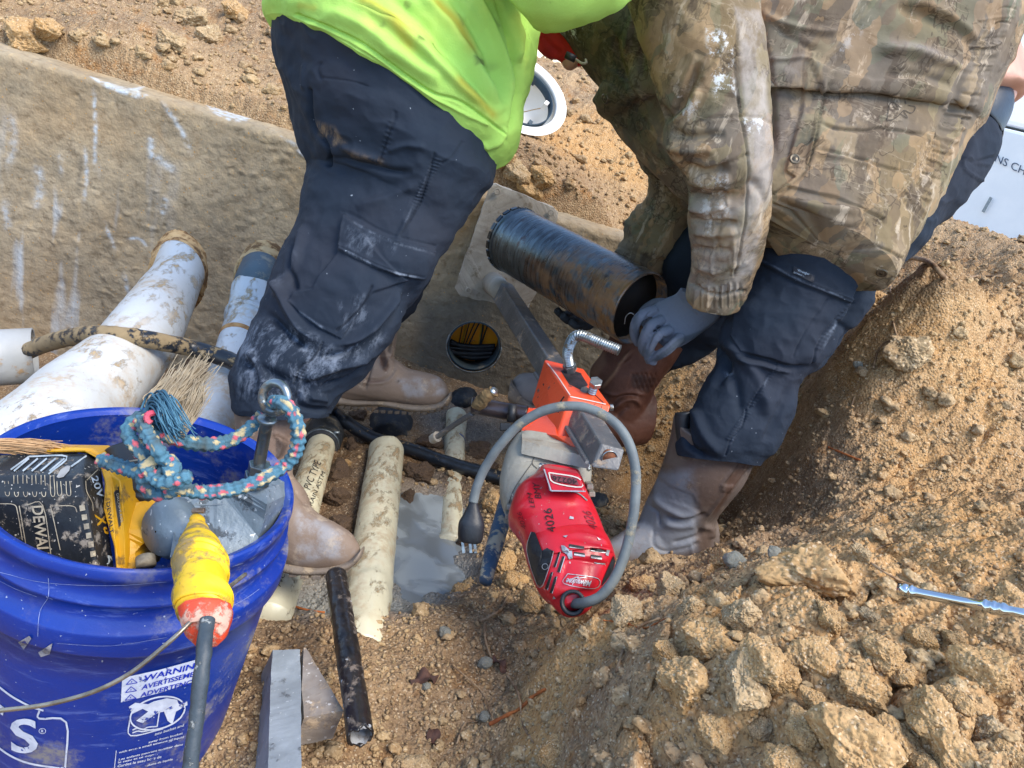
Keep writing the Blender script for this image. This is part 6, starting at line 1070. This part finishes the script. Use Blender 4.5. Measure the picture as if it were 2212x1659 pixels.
P_ = lambda pts: [tuple(p) for p in pts]
sc = [('p', P_([J3(1115,285), J3(1230,350), J3(1450,405), J3(1640,400), J3(1840,470), J3(1745,690), J3(1500,1115), J3(1250,1010), J3(1010,950), J3(945,985), J3(1100,860), J3(1140,640), J3(1190,470)]), 5, .006), ('p', P_([J3(1110,285), J3(1235,355), J3(1165,560), J3(1110,840), J3(1050,905), J3(1000,870), J3(1080,560)]), 4, .005),
 ('l', P_([J3(1230,355), J3(1160,600), J3(1110,850), J3(1010,960), J3(935,985)]), 3, -.004, 1), ('l', P_([J3(1140,635), J3(1250,670), J3(1390,680), J3(1480,665), J3(1700,700)]), 4, -.006), ('l', P_([J3(1130,770), J3(1280,800), J3(1450,850), J3(1620,890)]), 4, -.006), ('l', P_([J3(1130,785), J3(1280,815), J3(1450,865)]), 6, .005),
 ('l', P_([J3(930,1005), J3(1080,1070), J3(1300,1160), J3(1480,1115)]), 8, -.008), ('l', P_([J3(940,1040), J3(1100,1110), J3(1280,1190), J3(1500,1260), J3(1590,1310)]), 4, -.005, 1), ('l', P_([J3(920,1110), J3(1010,1190), J3(1150,1265), J3(1330,1340), J3(1520,1420)]), 5, .005, 1), ('l', P_([J3(1000,1010), J3(1200,1060), J3(1400,1080)]), 10, .009),
 ('l', P_([J3(1850,230), J3(1870,420), J3(1810,640), J3(1700,900), J3(1600,1120)]), 12, -.007), ('l', P_([J3(1450,240), J3(1650,260), J3(1830,330), J3(1900,380)]), 14, .012), ('l', P_([J3(1500,370), J3(1700,390), J3(1850,440)]), 10, -.008), ('l', P_([J3(1540,20), J3(1700,80), J3(1900,180), J3(1960,280)]), 16, -.008), ('l', P_([J3(1650,0), J3(1850,90), J3(1990,220)]), 12, .008),
 ('l', P_([J3(870,0), J3(860,100), J3(900,290), J3(925,500), J3(940,800)]), 9, -.012), ('l', P_([J3(870,60), J3(1000,120), J3(1200,160), J3(1300,140)]), 8, .006), ('l', P_([J3(880,300), J3(990,300), J3(1110,280)]), 6, .006), ('l', P_([J3(950,140), J3(1100,230), J3(1180,250)]), 8, -.006),
 ('l', P_([J3(130,150), J3(140,260), J3(200,420), J3(330,600)]), 7, -.010), ('l', P_([J3(60,330), J3(200,420), J3(300,560), J3(420,800)]), 10, .008), ('p', P_([J3(85,410), J3(35,515), J3(90,570), J3(200,640), J3(300,750), J3(440,850), J3(400,720), J3(250,560), J3(150,450)]), 4, .006), ('l', P_([J3(40,520), J3(180,640), J3(450,860)]), 2, -.003, 1), ('l', P_([J3(270,0), J3(200,150), J3(190,280)]), 8, .008), ('l', P_([J3(420,0), J3(360,100), J3(270,260), J3(280,400)]), 9, -.010)]
# gathered waistband at the right edge of the jacket
for k in range(36):
    t = (k+random.uniform(-.45, .45))/35; a = np.array(J3(2150-470*t**1.05, 60+1080*t)); b = np.array(J3(1990-400*t, 90+950*t)); b = a+(b-a)*random.uniform(.35, 1.15); jx = random.uniform(-9, 9)
    sc.append(('l', [tuple(a+[2, 0]), tuple((a+b)/2+[0, jx]), tuple(b+[0, jx*.6])], random.uniform(2, 4.6), random.uniform(.001, .0052)*(1 if k % 2 else -.9), 1))
sc.append(('l', P_([J3(2080,120), J3(2010,300), J3(1930,520), J3(1840,760), J3(1740,960)]), 2.5, -.004, 1))
pt = [[('p', P_([J3(880,280), J3(1100,280), J3(1080,600), J3(920,900)]), 30, .3), ('p', P_([J3(1000,1150), J3(1500,1250), J3(1540,1430), J3(1100,1290)]), 30, .35), ('l', P_([J3(1450,240), J3(1650,250), J3(1830,320)]), 12, .4)],
 [('p', P_([J3(-300,-60), J3(250,-60), J3(180,250), J3(200,420), J3(430,850), J3(300,750), J3(30,520), J3(-300,200)]), 40, .75), ('l', P_([J3(940,300), J3(1000,420), J3(930,700)]), 18, .25), ('l', P_([J3(1230,355), J3(1160,600), J3(1110,850), J3(1010,960)]), 2.4, .6), ('l', P_([J3(940,1040), J3(1280,1190), J3(1590,1310)]), 2, .6)], [('l', P_([J3(1250,290), J3(1450,60)]), 10, .3), ('l', P_([Z2(1650,230), Z2(1850,130)]), 14, .5), ('l', [(1235,80),(1255,55)], 14, .9)]]  # collar and front edge darkened: shade painted into the cloth
X = loft([(1658,478,1924,614,1.285,1.285,.55),(1600,446,1958,550,1.30,1.31,.54),(1480,380,2011,467,1.35,1.35,.52),(1405,324,2050,400,1.38,1.38,.5),(1345,264,2090,310,1.41,1.41,.5),(1292,222,2122,225,1.41,1.41,.5),(1300,180,2165,140,1.41,1.41,.5),(1262,128,2182,82,1.41,1.41,.5),(1228,80,2172,32,1.41,1.41,.47),(1205,48,2142,-20,1.41,1.41,.45),(1185,10,2090,-90,1.41,1.41,.45),(1155,-40,1950,-200,1.41,1.41,.5),(1180,-120,1760,-280,1.41,1.41,.45),(1250,-200,1560,-320,1.41,1.41,.4)], 520, 640, .5, .9)
# far sleeve (behind) and near sleeve
fs = loft([(1360,-40,1600,-60,1.62),(1366,200,1560,180,1.64),(1373,297,1540,290,1.66),(1384,353,1520,360,1.68),(1397,395,1510,410,1.70),(1380,440,1500,450,1.72),(1360,470,1490,500,1.74),(1342,523,1465,560,1.76),(1330,548,1425,590,1.77),(1340,562,1412,596,1.775)], 140, 130, .85)
nn = nrmgrid(fs); q = fs.reshape(-1, 3); fs = fs+nn*(fbm(q*np.array([9, 9, 18]), 4)*.012).reshape(fs.shape[:2])[..., None]
jk = cloth('jacket', X, M_CAMO, rm, sc, pt, .006, (6, 6, 6), extra=closed(fs), rid=.003)
tj = bvh(jk)
for a in (J3(1047,808), J3(1490,1388), J3(83,502), J3(258,640)):
    h = tj.ray_cast(Vector(CAM), Vector(P(a[0], a[1], 1.)-CAM).normalized())
    if h[0]:
        pz = np.array(h[0]); nrm = np.array(h[1]); nrm = nrm if np.dot(nrm, pz-CAM) < 0 else -nrm; X_ = revolve(pz-nrm*.001, nrm, [(0, .0095), (.0022, .0092), (.003, .007), (.0018, .0062), (.0018, .004), (.0026, .0035), (.0026, .001)], 32); V, F = closed(X_, (0, 0)); mk('snap_button', V, F, simple('snap_metal', '#6f6657', '#4f4a42', 60, .4, .7), jk)
scribble('pocket_print', [[J3(1515,615), J3(1535,520), J3(1590,550)], [J3(1515,615), J3(1560,600), J3(1600,560)], [J3(1545,540), J3(1575,560), J3(1560,530)], [J3(1585,580), J3(1620,600), J3(1600,560), J3(1640,575), J3(1660,545), J3(1625,535)], [J3(1605,505), J3(1612,530)]], 1.5, tj, simple('dark_print', '#3c342c', rough=.8), jk)
V, F = cyl(P(1222, 118, 1.29), P(1243, 128, 1.29), .0062); mk('cord_lock', V, F, M_BLK, jk); tube('drawcord', [(1243,128,1.29),(1256,136,1.285),(1266,136,1.29),(1265,129,1.30)], .0022, simple('cord_white', '#a89f86', '#8f8770', 60, .8), jk, 30, 8)
# near sleeve
def fold(a, b, w, am): return ('l', [a, ((a[0]+b[0])/2, (a[1]+b[1])/2+6), b], w, am)
sc = [('l', P_([J3(750,130), J3(740,350), J3(765,560), J3(800,800), J3(795,1100), J3(740,1400)]), 2.5, -.003, 1), ('l', P_([J3(570,610), J3(700,595), J3(860,600), J3(920,625)]), 2.6, -.003, 1), ('l', P_([J3(600,860), J3(700,825), J3(800,785)]), 3, -.004, 1),
 ('l', P_([J3(345,520), J3(420,600), J3(520,420), J3(560,300)]), 9, -.012), ('l', P_([J3(400,620), J3(500,560), J3(560,440)]), 9, .010), ('l', P_([J3(420,660), J3(520,700), J3(700,680)]), 10, -.010), ('l', P_([J3(400,740), J3(520,760), J3(650,750)]), 11, .012), ('l', P_([J3(470,830), J3(600,870), J3(720,840)]), 9, -.012), ('l', P_([J3(490,900), J3(620,920), J3(730,890)]), 11, .010),
 ('l', P_([J3(500,990), J3(600,1000), J3(720,980)]), 7, -.013), ('l', P_([J3(510,1050), J3(620,1060), J3(700,1030)]), 9, .010), ('l', P_([J3(510,1110), J3(620,1135), J3(760,1130)]), 6, -.010), ('l', P_([J3(520,1180), J3(640,1190), J3(760,1170)]), 9, .008), ('l', P_([J3(510,1260), J3(600,1275), J3(740,1270)]), 6, -.008), ('l', P_([J3(520,1340), J3(650,1380), J3(780,1330)]), 8, .006), ('l', P_([J3(700,200), J3(640,330), J3(560,420)]), 8, .007), ('l', P_([J3(800,900), J3(880,1000), J3(900,1150)]), 12, -.005), ('l', P_([J3(560,1380), J3(520,1440)]), 4, -.004),
 ('l', P_([J3(520,1440), J3(640,1500), J3(790,1480)]), 3.5, -.006, 1)]
for k in range(15): x = 520+k*18+random.uniform(-7, 7); sc += [('l', [J3(x, 1455+random.uniform(-20, 30)), J3(x+random.uniform(-8, 8), 1560)], random.uniform(2, 3.6), random.uniform(.0008, .003)*(1 if k % 2 else -1), 1)]
for k in range(9): x = random.uniform(590, 770); y = random.uniform(930, 1250); sc.append(('l', [J3(x, y), J3(x+random.uniform(-25, 25), y+90), J3(x+random.uniform(-20, 20), y+170)], random.uniform(2.5, 5), random.uniform(.001, .003)*(1 if k % 2 else -1)))
pt = [[('p', P_([J3(740,40), J3(860,60), J3(930,700), J3(920,1000), J3(830,1400), J3(770,1400), J3(800,1100), J3(800,600)]), 14, .75), ('p', P_([J3(500,1000), J3(800,1000), J3(780,1500), J3(500,1500)]), 30, .55)], [('l', P_([J3(760,200), J3(765,560), J3(800,800), J3(795,1200)]), 1.8, .5)], [('p', P_([J3(600,150), J3(720,170), J3(740,480), J3(650,500), J3(620,380)]), 20, 1), ('p', P_([J3(440,480), J3(560,520), J3(520,620), J3(430,600)]), 16, .6), ('p', P_([J3(780,600), J3(900,600), J3(900,680), J3(800,690)]), 10, .7), ('p', P_([J3(560,900), J3(700,880), J3(720,1100), J3(600,1200)]), 20, .45)]]
X = loft([(1330,-120,1640,-140,1.12,1.12),(1345,-40,1642,-60,1.12,1.12),(1375,50,1637,30,1.12,1.12),(1402,140,1648,112,1.13,1.13),(1422,205,1660,192,1.14,1.14),(1440,264,1666,255,1.15,1.15),(1438,318,1669,332,1.17,1.17),(1468,368,1668,395,1.2,1.2),(1487,425,1664,455,1.23,1.23),(1488,480,1658,495,1.26,1.26),(1494,540,1645,545,1.3,1.3),(1493,592,1627,602,1.34,1.34),(1484,622,1614,632,1.36,1.36),(1483,640,1604,655,1.37,1.37),(1488,650,1598,660,1.375,1.375)], 300, 260, .72)
slv = cloth('sleeve', X, M_CAMO, rm, sc, pt, .005, (8, 8, 8), rid=.0025)

# trousers of the right worker
sc = [('p', [R4(95,30), R4(160,0), R4(640,235), R4(560,382), R4(300,290), R4(92,175)], 3, .006), ('l', [R4(100,160), R4(300,272), R4(560,368)], 1.8, -.002, 1), ('p', [R4(-20,120), R4(600,370), R4(480,560), R4(380,690), R4(300,722), R4(240,700), R4(0,640), R4(-60,560)], 4, .004), ('l', [R4(600,390), R4(480,480), R4(390,600), R4(360,700)], 2.2, -.003, 1), ('l', [R4(440,370), R4(330,520), R4(262,660)], 2.2, -.002, 1)]+stitch(R4(560,400), R4(380,640), 14, 5, .0016)+[
 ('l', [R4(-40,650), R4(160,695), R4(240,722), R4(360,712)], 5, -.006), ('l', [R4(-40,680), R4(130,720), R4(260,745)], 8, .006), ('l', [R4(180,705), R4(110,800), R4(40,940)], 2.2, -.003, 1)]+stitch(R4(175,720), R4(40,940), 16, 5, .0018)+[
 ('l', [B7(1460,0), B7(1420,150), B7(1320,260), B7(1265,420)], 2.2, -.003, 1)]+stitch(B7(1470,30), B7(1290,300), 12, 6, .0018)+[('l', [(1560,730),(1600,770),(1640,830),(1660,900)], 13, .007), ('l', [(1555,760),(1590,830),(1600,900)], 12, -.006), ('l', [(1550,745),(1570,790),(1545,840)], 8, -.006), ('l', [(1500,880),(1520,940),(1560,985)], 12, .008), ('l', [(1478,900),(1490,960),(1530,985)], 7, -.008), ('l', [(1700,830),(1690,880),(1650,960)], 10, -.006), ('l', [R4(620,300), R4(560,480), R4(520,640), R4(400,740)], 9, -.006), ('l', [R4(700,320), R4(600,480), R4(520,600)], 9, .006), ('l', [R4(490,470), R4(560,540), R4(500,640)], 6, -.004),
 ('l', [(2140,340),(2100,350),(2070,345)], 2.5, -.004, 1), ('l', [(2132,300+56),(2105,352),(2080,345),(2075,365),(2120,390)], 2.6, .003, 1), ('l', [(2110,290),(2060,380),(2000,470)], 12, .004)]
pt = [[('l', [R4(600,390), R4(390,600)], 3, .35), ('l', [R4(175,710), R4(40,940)], 3, .3), ('l', [R4(100,160), R4(300,272), R4(560,368)], 2, .5), ('l', [B7(1470,0), B7(1270,400)], 3, .35), ('l', [(1560,810),(1590,800)], 6, .8), ('l', [R4(500,480), R4(420,640)], 5, .3)], [('l', [R4(92,185), R4(300,298), R4(560,390)], 2.5, .8), ('l', [R4(-20,650), R4(180,700), R4(360,715)], 3, .7)], []]
X = loft([(1990,150,2176,240,1.46,1.44),(1950,200,2152,297,1.45,1.43),(1900,280,2140,350,1.44,1.42),(1830,380,2086,436,1.42,1.41),(1740,450,2030,482,1.41,1.4),(1670,520,1988,528,1.4,1.4),(1626,595,1902,614,1.4,1.4),(1600,638,1864,664,1.4,1.4),(1568,682,1827,717,1.4,1.4),(1558,735,1785,782,1.4,1.4),(1550,785,1724,822,1.4,1.4),(1520,840,1716,880,1.4,1.4),(1496,894,1701,915,1.4,1.4),(1470,936,1670,971,1.4,1.4),(1464,965,1652,990,1.4,1.4),(1466,982,1640,1004,1.4,1.4)], 420, 400, .72)
exf = loft([(1700,300,1950,420,1.6,1.6),(1560,430,1800,560,1.68,1.68),(1440,520,1660,620,1.74,1.74),(1425,600,1600,660,1.8,1.8),(1430,660,1575,720,1.84,1.84),(1440,720,1540,760,1.87,1.87),(1410,770,1475,790,1.89,1.89),(1400,800,1440,806,1.9,1.9)], 90, 90, .8); nn = nrmgrid(exf); q = exf.reshape(-1, 3); exf = exf+nn*(fbm(q*12, 4)*.008).reshape(90, 90)[..., None]
tr_ = cloth('trousers', X, M_NAVY2, rm, [x[:3]+(x[3]*(1.45 if x[0] == 'l' and x[2] > 5 else 1.1),)+x[4:] for x in sc], pt, .006, (6, 6, 8), extra=closed(exf), rid=.004); t2 = bvh(tr_)
patch('trouser_label', [R4(275,190), R4(385,240), R4(378,278), R4(265,228)], t2, M_LABEL, tr_, .001); word('label_text', 'Wrangler', R4(292,222), R4(355,244), R4(294,205), t2, M_THREAD, tr_, False, .0016); word('label_text', 'ESTABLISHED 1947', R4(272,228), R4(360,262), R4(274,220), t2, M_THREAD, tr_, False, .0016)
blt = loft([(1985,150,2178,240,1.46,1.435),(1975,165,2174,262,1.455,1.43),(1962,185,2160,290,1.45,1.425),(1958,190,2154,297,1.45,1.425)], 24, 120, .80); V, F = closed(blt, (0, 0)); mk('belt', V, F, simple('black_leather', '#2b3642', '#222b35', 20, .4, 0, .0005, 120), rm)
sk = loft([(1960,60,2180,70,1.45,1.45),(1960,100,2192,115,1.45,1.45),(1965,140,2196,160,1.45,1.45),(1972,175,2192,200,1.45,1.44),(1985,195,2180,228,1.45,1.44),(1990,205,2170,240,1.45,1.44)], 60, 80, .75); V, F = closed(sk); mk('bare_back', V, F, M_SKIN, bd_)
tube('belt_loop', [(2168,268,1.41),(2166,290,1.40),(2158,312,1.40),(2152,330,1.405)], .0016, M_BLK, rm, 30, 8)
# boots of the right worker
bz = 1.50
foot = footloft([(1545,1120,1535,1240,bz),(1480,1100,1470,1260,bz-.01),(1420,1110,1410,1265,bz-.02),(1370,1135,1365,1262,bz-.03),(1330,1160,1325,1258,bz-.04),(1300,1180,1297,1250,bz-.05),(1280,1200,1278,1240,bz-.05)], ratio=.6)
shaft = closed(loft([(1455,900,1640,985,1.42,1.42),(1448,945,1626,1000,1.43,1.43),(1432,1005,1610,1032,1.44,1.44),(1412,1060,1584,1060,1.46,1.46),(1392,1098,1552,1105,1.48,1.48),(1380,1130,1541,1150,1.49,1.49),(1375,1170,1536,1190,1.5,1.5)], 60, 60, .8))
fld = [('l', [B7(600,760), B7(640,860), B7(760,940), B7(900,990), B7(1060,960)], 7, .006), ('l', [B7(720,990), B7(840,1030), B7(980,1000), B7(1100,960)], 5, -.008), ('l', [B7(680,1050), B7(820,1080), B7(1000,1060)], 9, .006), ('l', [B7(760,1240), B7(900,1210), B7(1020,1160), B7(1020,1080)], 5, -.006), ('l', [B7(1040,1080), B7(1130,1110), B7(1140,1200)], 7, .006), ('l', [B7(600,1120), B7(600,1250), B7(700,1310), B7(880,1290), B7(1000,1240)], 3, -.003, 1), ('l', [B7(540,880), B7(640,950), B7(660,1090)], 3, -.005), ('l', [B7(950,1260), B7(970,1430)], 3, .003, 1), ('l', [B7(1400,470), B7(1230,700)], 2.5, .003, 1), ('l', [B7(1490,480), B7(1320,720)], 2.5, .003, 1), ('l', [B7(1260,770), B7(1110,970)], 2.5, .004, 1), ('p', [B7(1230,690), B7(1330,700), B7(1310,760), B7(1220,750)], 3, .003), ('l', [B7(650,1390), B7(655,1500)], 4, -.006)]
for k in range(7): fld.append(('l', [B7(640+k*6, 640+k*28), B7(760+k*20, 720+k*26), B7(960+k*12, 800+k*24)], 2.2, -.0018, 1))
for k in range(8): fld.append(('l', [B7(660+k*16, 520+k*3), B7(690+k*14, 600)], 2, -.0014, 1))
bt = bootmesh('boot', [foot, shaft], M_BOOTG, rm, sc=fld, paint=[[('p', [B7(900,420), B7(1480,500), B7(1200,960), B7(1040,900), B7(900,720)], 26, .5), ('p', [B7(1140,960), B7(1250,800), B7(1300,600), B7(1490,500), B7(1400,640), B7(1160,1000)], 10, .6), ('p', [B7(880,1150), B7(1150,1100), B7(1120,1400), B7(900,1400)], 20, .5)], [('l', [B7(650,1390), B7(655,1500)], 3, .9), ('l', [B7(1400,480), B7(1240,700)], 2, .7), ('l', [B7(780,1300), B7(880,1280)], 2.5, .8)], [('p', [B7(600,600), B7(950,560), B7(1000,1000), B7(1000,1300), B7(500,1400), B7(200,1250), B7(450,1000)], 30, .95)]])
mk('boot_lining', *closed(loft([(1458,892,1500,888,1.40),(1458,920,1490,915,1.40),(1464,960,1486,962,1.40),(1470,985,1480,985,1.41)], 20, 30, 1.0)), M_BLK, bt)
foot = footloft([(1400,840,1385,960,1.92),(1350,850,1340,965,1.90),(1290,845,1285,940,1.87),(1220,825,1215,905,1.84),(1170,808,1165,880,1.82),(1130,806,1126,872,1.80),(1108,822,1106,860,1.79)], ratio=.9)
shaft = closed(loft([(1330,700,1480,760,1.88),(1300,762,1440,806,1.88),(1275,800,1415,840,1.88),(1280,850,1395,885,1.88),(1290,900,1385,920,1.89),(1300,935,1370,950,1.9)], 50, 50, .85))
T3 = lambda x, y: (1216.6+.2333*x, 553+.2333*y)
gr = [('l', [T3(620,880), T3(540,980), T3(470,1090), T3(360,1230)], 3.2, .004, 1), ('l', [T3(480,960), T3(540,1010), T3(620,960)], 2.6, .003, 1), ('l', [T3(450,1440), T3(560,1340), T3(660,1330), T3(720,1400)], 5, .008), ('l', [T3(420,1400), T3(540,1300), T3(700,1290)], 5, -.007), ('l', [T3(480,1500), T3(560,1420), T3(620,1390)], 4, -.005), ('l', [T3(350,1250), T3(480,1290), T3(600,1270), T3(780,1290)], 3, .004)]
for k in range(6): gr += [('l', [T3(640+k*42, 1090), T3(600+k*42, 1230)], 1.6, -.002, 1), ('l', [T3(640+k*42, 1090), T3(700+k*42, 1240)], 1.6, -.002, 1)]
bt = bootmesh('boot', [foot, shaft], M_BOOTR, rm, sc=gr, paint=[[('l', [T3(620,880), T3(540,980), T3(470,1090), T3(360,1230)], 3, .8), ('p', [T3(220,1080), T3(380,880), T3(400,1000), T3(260,1160)], 14, .35)], [('p', [T3(640,1090), T3(880,1130), T3(790,1270), T3(630,1210)], 5, .7)], [('p', [(1100,800),(1165,800),(1165,880),(1100,880)], 16, .85)]])
mk('sole', *footloft([(1105,818,1098,862,1.785),(1112,835,1104,872,1.785),(1135,862,1128,882,1.79),(1170,885,1166,900,1.8),(1230,905,1226,922,1.82),(1300,935,1296,955,1.85)], ratio=1.6), M_SOLE, bt)
# gloves
def finger(pts, r0_, r1_): return closed(tubegrid(PA(pts), np.linspace(r0_*.82, r1_, len(pts)), 30, 20))
gp = [closed(loft([(1470,622,1560,668,1.44,1.44),(1458,636,1552,690,1.45,1.45),(1430,648,1520,716,1.46,1.46),(1405,664,1490,738,1.465,1.465),(1390,682,1462,752,1.47,1.47),(1384,700,1438,752,1.475,1.475)], 40, 40, .42)),
 finger([(1416,670,1.455),(1388,680,1.445),(1373,699,1.455),(1371,724,1.475),(1380,742,1.49)], .0130, .0095), finger([(1430,690,1.45),(1405,704,1.44),(1392,727,1.45),(1388,750,1.47),(1396,764,1.48)], .0128, .0095), finger([(1448,712,1.445),(1424,722,1.435),(1408,742,1.445),(1400,764,1.46),(1404,780,1.475)], .0125, .0092), finger([(1470,728,1.445),(1454,744,1.43),(1436,760,1.435),(1414,772,1.455),(1408,784,1.465)], .0128, .0095), finger([(1450,660,1.48),(1420,655,1.51),(1395,668,1.53),(1380,690,1.54)], .014, .010)]
m = MT('grey_knit_glove', .9, 0, .2); n1 = m.noise(20, 5); c = m.mix(n1, '#5c6370', '#6b7281'); c = m.mix(m.attr('Red'), c, '#454d55'); m.col(c); m.bump(m.noise(260, 3, .6, v=m.vec((1, .25, 1), (.3, .8, .4))), .0012); m.bump(m.noise(55, 4), .0014); M_GLV = m.m
sculpted('glove', gp, M_GLV, rm, .0017, 2, sc=[('l', [T3(820,500), T3(760,600), T3(740,700)], 2.6, -.0035), ('l', [T3(900,640), T3(820,740), T3(780,860)], 2.6, -.0035), ('l', [T3(860,640), T3(940,760), T3(1000,740)], 2, -.002), ('l', [T3(930,770), T3(860,860), T3(800,950)], 2.6, -.004), ('l', [T3(1060,370), T3(1130,430), T3(1240,560)], 3, -.001)]+[('l', [T3(1080+k*14, 400+k*9), T3(1110+k*20, 440+k*14)], 1.5, .0008, 1) for k in range(10)], paint=[[('p', [T3(1060,770), T3(1300,680), T3(1400,600), T3(1300,720), T3(1080,830), T3(880,970), T3(800,980), T3(960,860)], 5, .8), ('p', [T3(650,560), T3(700,520), T3(680,780), T3(640,700)], 5, .6), ('l', [T3(760,860), T3(800,940)], 8, .7)], [], []])
gp = [finger([(1262,700,1.72),(1246,703,1.69),(1232,694,1.68)], .013, .0095), finger([(1246,690,1.75),(1228,692,1.715),(1214,682,1.70)], .013, .0095), finger([(1232,678,1.78),(1214,680,1.745),(1201,668,1.735)], .012, .009), closed(loft([(1240,640,1300,690,1.86),(1230,670,1280,710,1.82),(1225,684,1262,712,1.78)], 20, 24, .4)), finger([(1400,590,1.80),(1330,640,1.88),(1270,670,1.86)], .03, .03)]
sculpted('glove', gp, simple('dark_glove', '#20262c', '#2a3036', 30, .8), rm, .003, 3)

# ---------------------------------------------------------------- hard hat
hc = P(1124, 205, 2.26); up_ = np.array([.25, -.66, .72]); up_ /= np.linalg.norm(up_)
M_HAT = simple('white_hat_shell', '#f0efe9', '#e4e2da', 9, .3, 0, .0002, 60); M_BAND = simple('hat_suspension', '#1f3442', '#2b4250', 20, .6)
ht = thing('hard_hat', hc, 'white hard hat lying upside down on the soil behind the sweatshirt', 'hard hat')
HRd = .120
pf = [(-.115, .001), (-.113, .04), (-.1, .075), (-.07, .1), (-.03, .116), (0, HRd-.006), (.003, HRd+.018), (.006, HRd+.022), (.0085, HRd+.018), (.006, HRd-.008), (-.03, .112), (-.07, .096), (-.1, .07), (-.11, .036), (-.112, .001)]
pf = [tuple(x) for x in catmull(np.array(pf), 70)]
hx = np.cross(up_, [0, 1, 0]); X = revolve(hc, up_, pf, 120, hx); e = np.cross(up_, hx); e /= np.linalg.norm(e)
V, F = closed(X, (0, 0)); V = V+(np.outer((V-hc)@hx, hx)*.16); vis = ((V-hc)@hx > HRd*.9)[:, None]*((V-hc)@hx-HRd*.9)[:, None]*hx*.7; mk('hat_shell', V+vis, F, M_HAT, ht)
X = revolve(hc-up_*.012, up_, [(-.014, .098), (.014, .100), (.014, .103), (-.014, .101), (-.014, .098)], 100, hx); V = X.reshape(-1, 3); V = V+(np.outer((V-hc)@hx, hx)*.14); mk('headband', V, gridF(5, 100), M_BAND, ht)
for k in range(6):
    a = k/6*6.28+.5; c_ = hc-up_*.02+(hx*math.cos(a)*1.1+e*math.sin(a))*.105; mk('band_clip', *box(c_, hx*.008, e*.008, up_*.014), M_HAT if k == 3 else M_BAND, ht, smooth=False)
for a in (.4, 2.0, -1.1):
    w = [hc-up_*.03+(hx*math.cos(a)+e*math.sin(a))*.10, hc-up_*.085, hc-up_*.03-(hx*math.cos(a)+e*math.sin(a))*.10]; tube('suspension_strap', w, .0055, simple('tan_strap', '#a58a5e', '#8a744c', 90, .8), ht, 40, 10, world=True, flat=.25)

# ---------------------------------------------------------------- white truck at the right edge
M_TRK = simple('white_truck_paint', '#e6ebef', '#dfe5ea', 6, .3, 0, .0002, 10); M_DK = simple('truck_dark', '#5d6d6d', '#53625f', 10, .5)
tk = thing('utility_truck', P(2170, 420, 4.8)-np.array([0, 0, .3]), 'white utility truck side with dark lettering at the right edge', 'truck')
a0 = P(2050, 227, 4.9); a1 = P(2212, 300, 4.55); hz = a1-a0; hz[2] = 0; hz /= np.linalg.norm(hz); nz3 = np.array([hz[1], -hz[0], 0]); nz3 = nz3 if nz3@(CAM-a0) > 0 else -nz3
ctr = P(2172, 276, 4.65); top_z = ctr[2]
side = [ctr-hz*1.1, ctr+hz*2.2]
V, F = prism([side[0], side[1], side[1]-np.array([0, 0, 1.3]), side[0]-np.array([0, 0, 1.3])], -nz3*1.8); bevel(mk('truck_body', V, F, M_TRK, tk, smooth=False), .02); tt_ = bvh(bpy.data.objects['truck_body'])
V, F = prism([side[0]+np.array([0, 0, .02])-nz3*.02, side[1]+np.array([0, 0, .02])-nz3*.02, side[1]+np.array([0, 0, .75])-nz3*.25, side[0]+np.array([0, 0, .75])-nz3*.25], -nz3*1.3); bevel(mk('truck_cap', V, F, simple('bright_white', '#fbfcfd', rough=.25), tk, smooth=False), .03)
scribble('panel_gap', [[(2202,293),(2105,466)], [(2168,276),(2212,296)]], 2.2, tt_, simple('gap', '#8d8f86'), tk, .004); patch('door_handle', [(2139,425),(2145,428),(2127,460),(2121,457)], tt_, simple('handle_grey', '#6f7b84', '#8d989f', 90, .4, .5), tk, .012)
word('truck_lettering', 'INS CHAPEL', (2143,346), (2262,402), (2149,330), tt_, simple('navy_letters', '#27405c'), tk, False, .005)
bl = thing('site_building', P(2230, 60, 8), 'pale green building with a grey eave behind the truck', 'building')
c0 = P(2165, 40, 8.); V, F = prism([c0+hz*-1.5+[0, 0, -.9], c0+hz*5+[0, 0, -.9], c0+hz*5+[0, 0, 3.5], c0-hz*1.5+[0, 0, 3.5]], -nz3*4); mk('building_wall', V, F, simple('pale_green', '#a9bfb8', '#a0b6b0', 3, .6), bl, smooth=False)
c1 = P(2172, 42, 7.8); V, F = prism([c1-hz*1.2, c1+hz*5, c1+hz*5-[0, 0, .38], c1-hz*1.2-[0, 0, .38]], -nz3*.15); mk('eave', V, F, M_DK, bl, smooth=False)
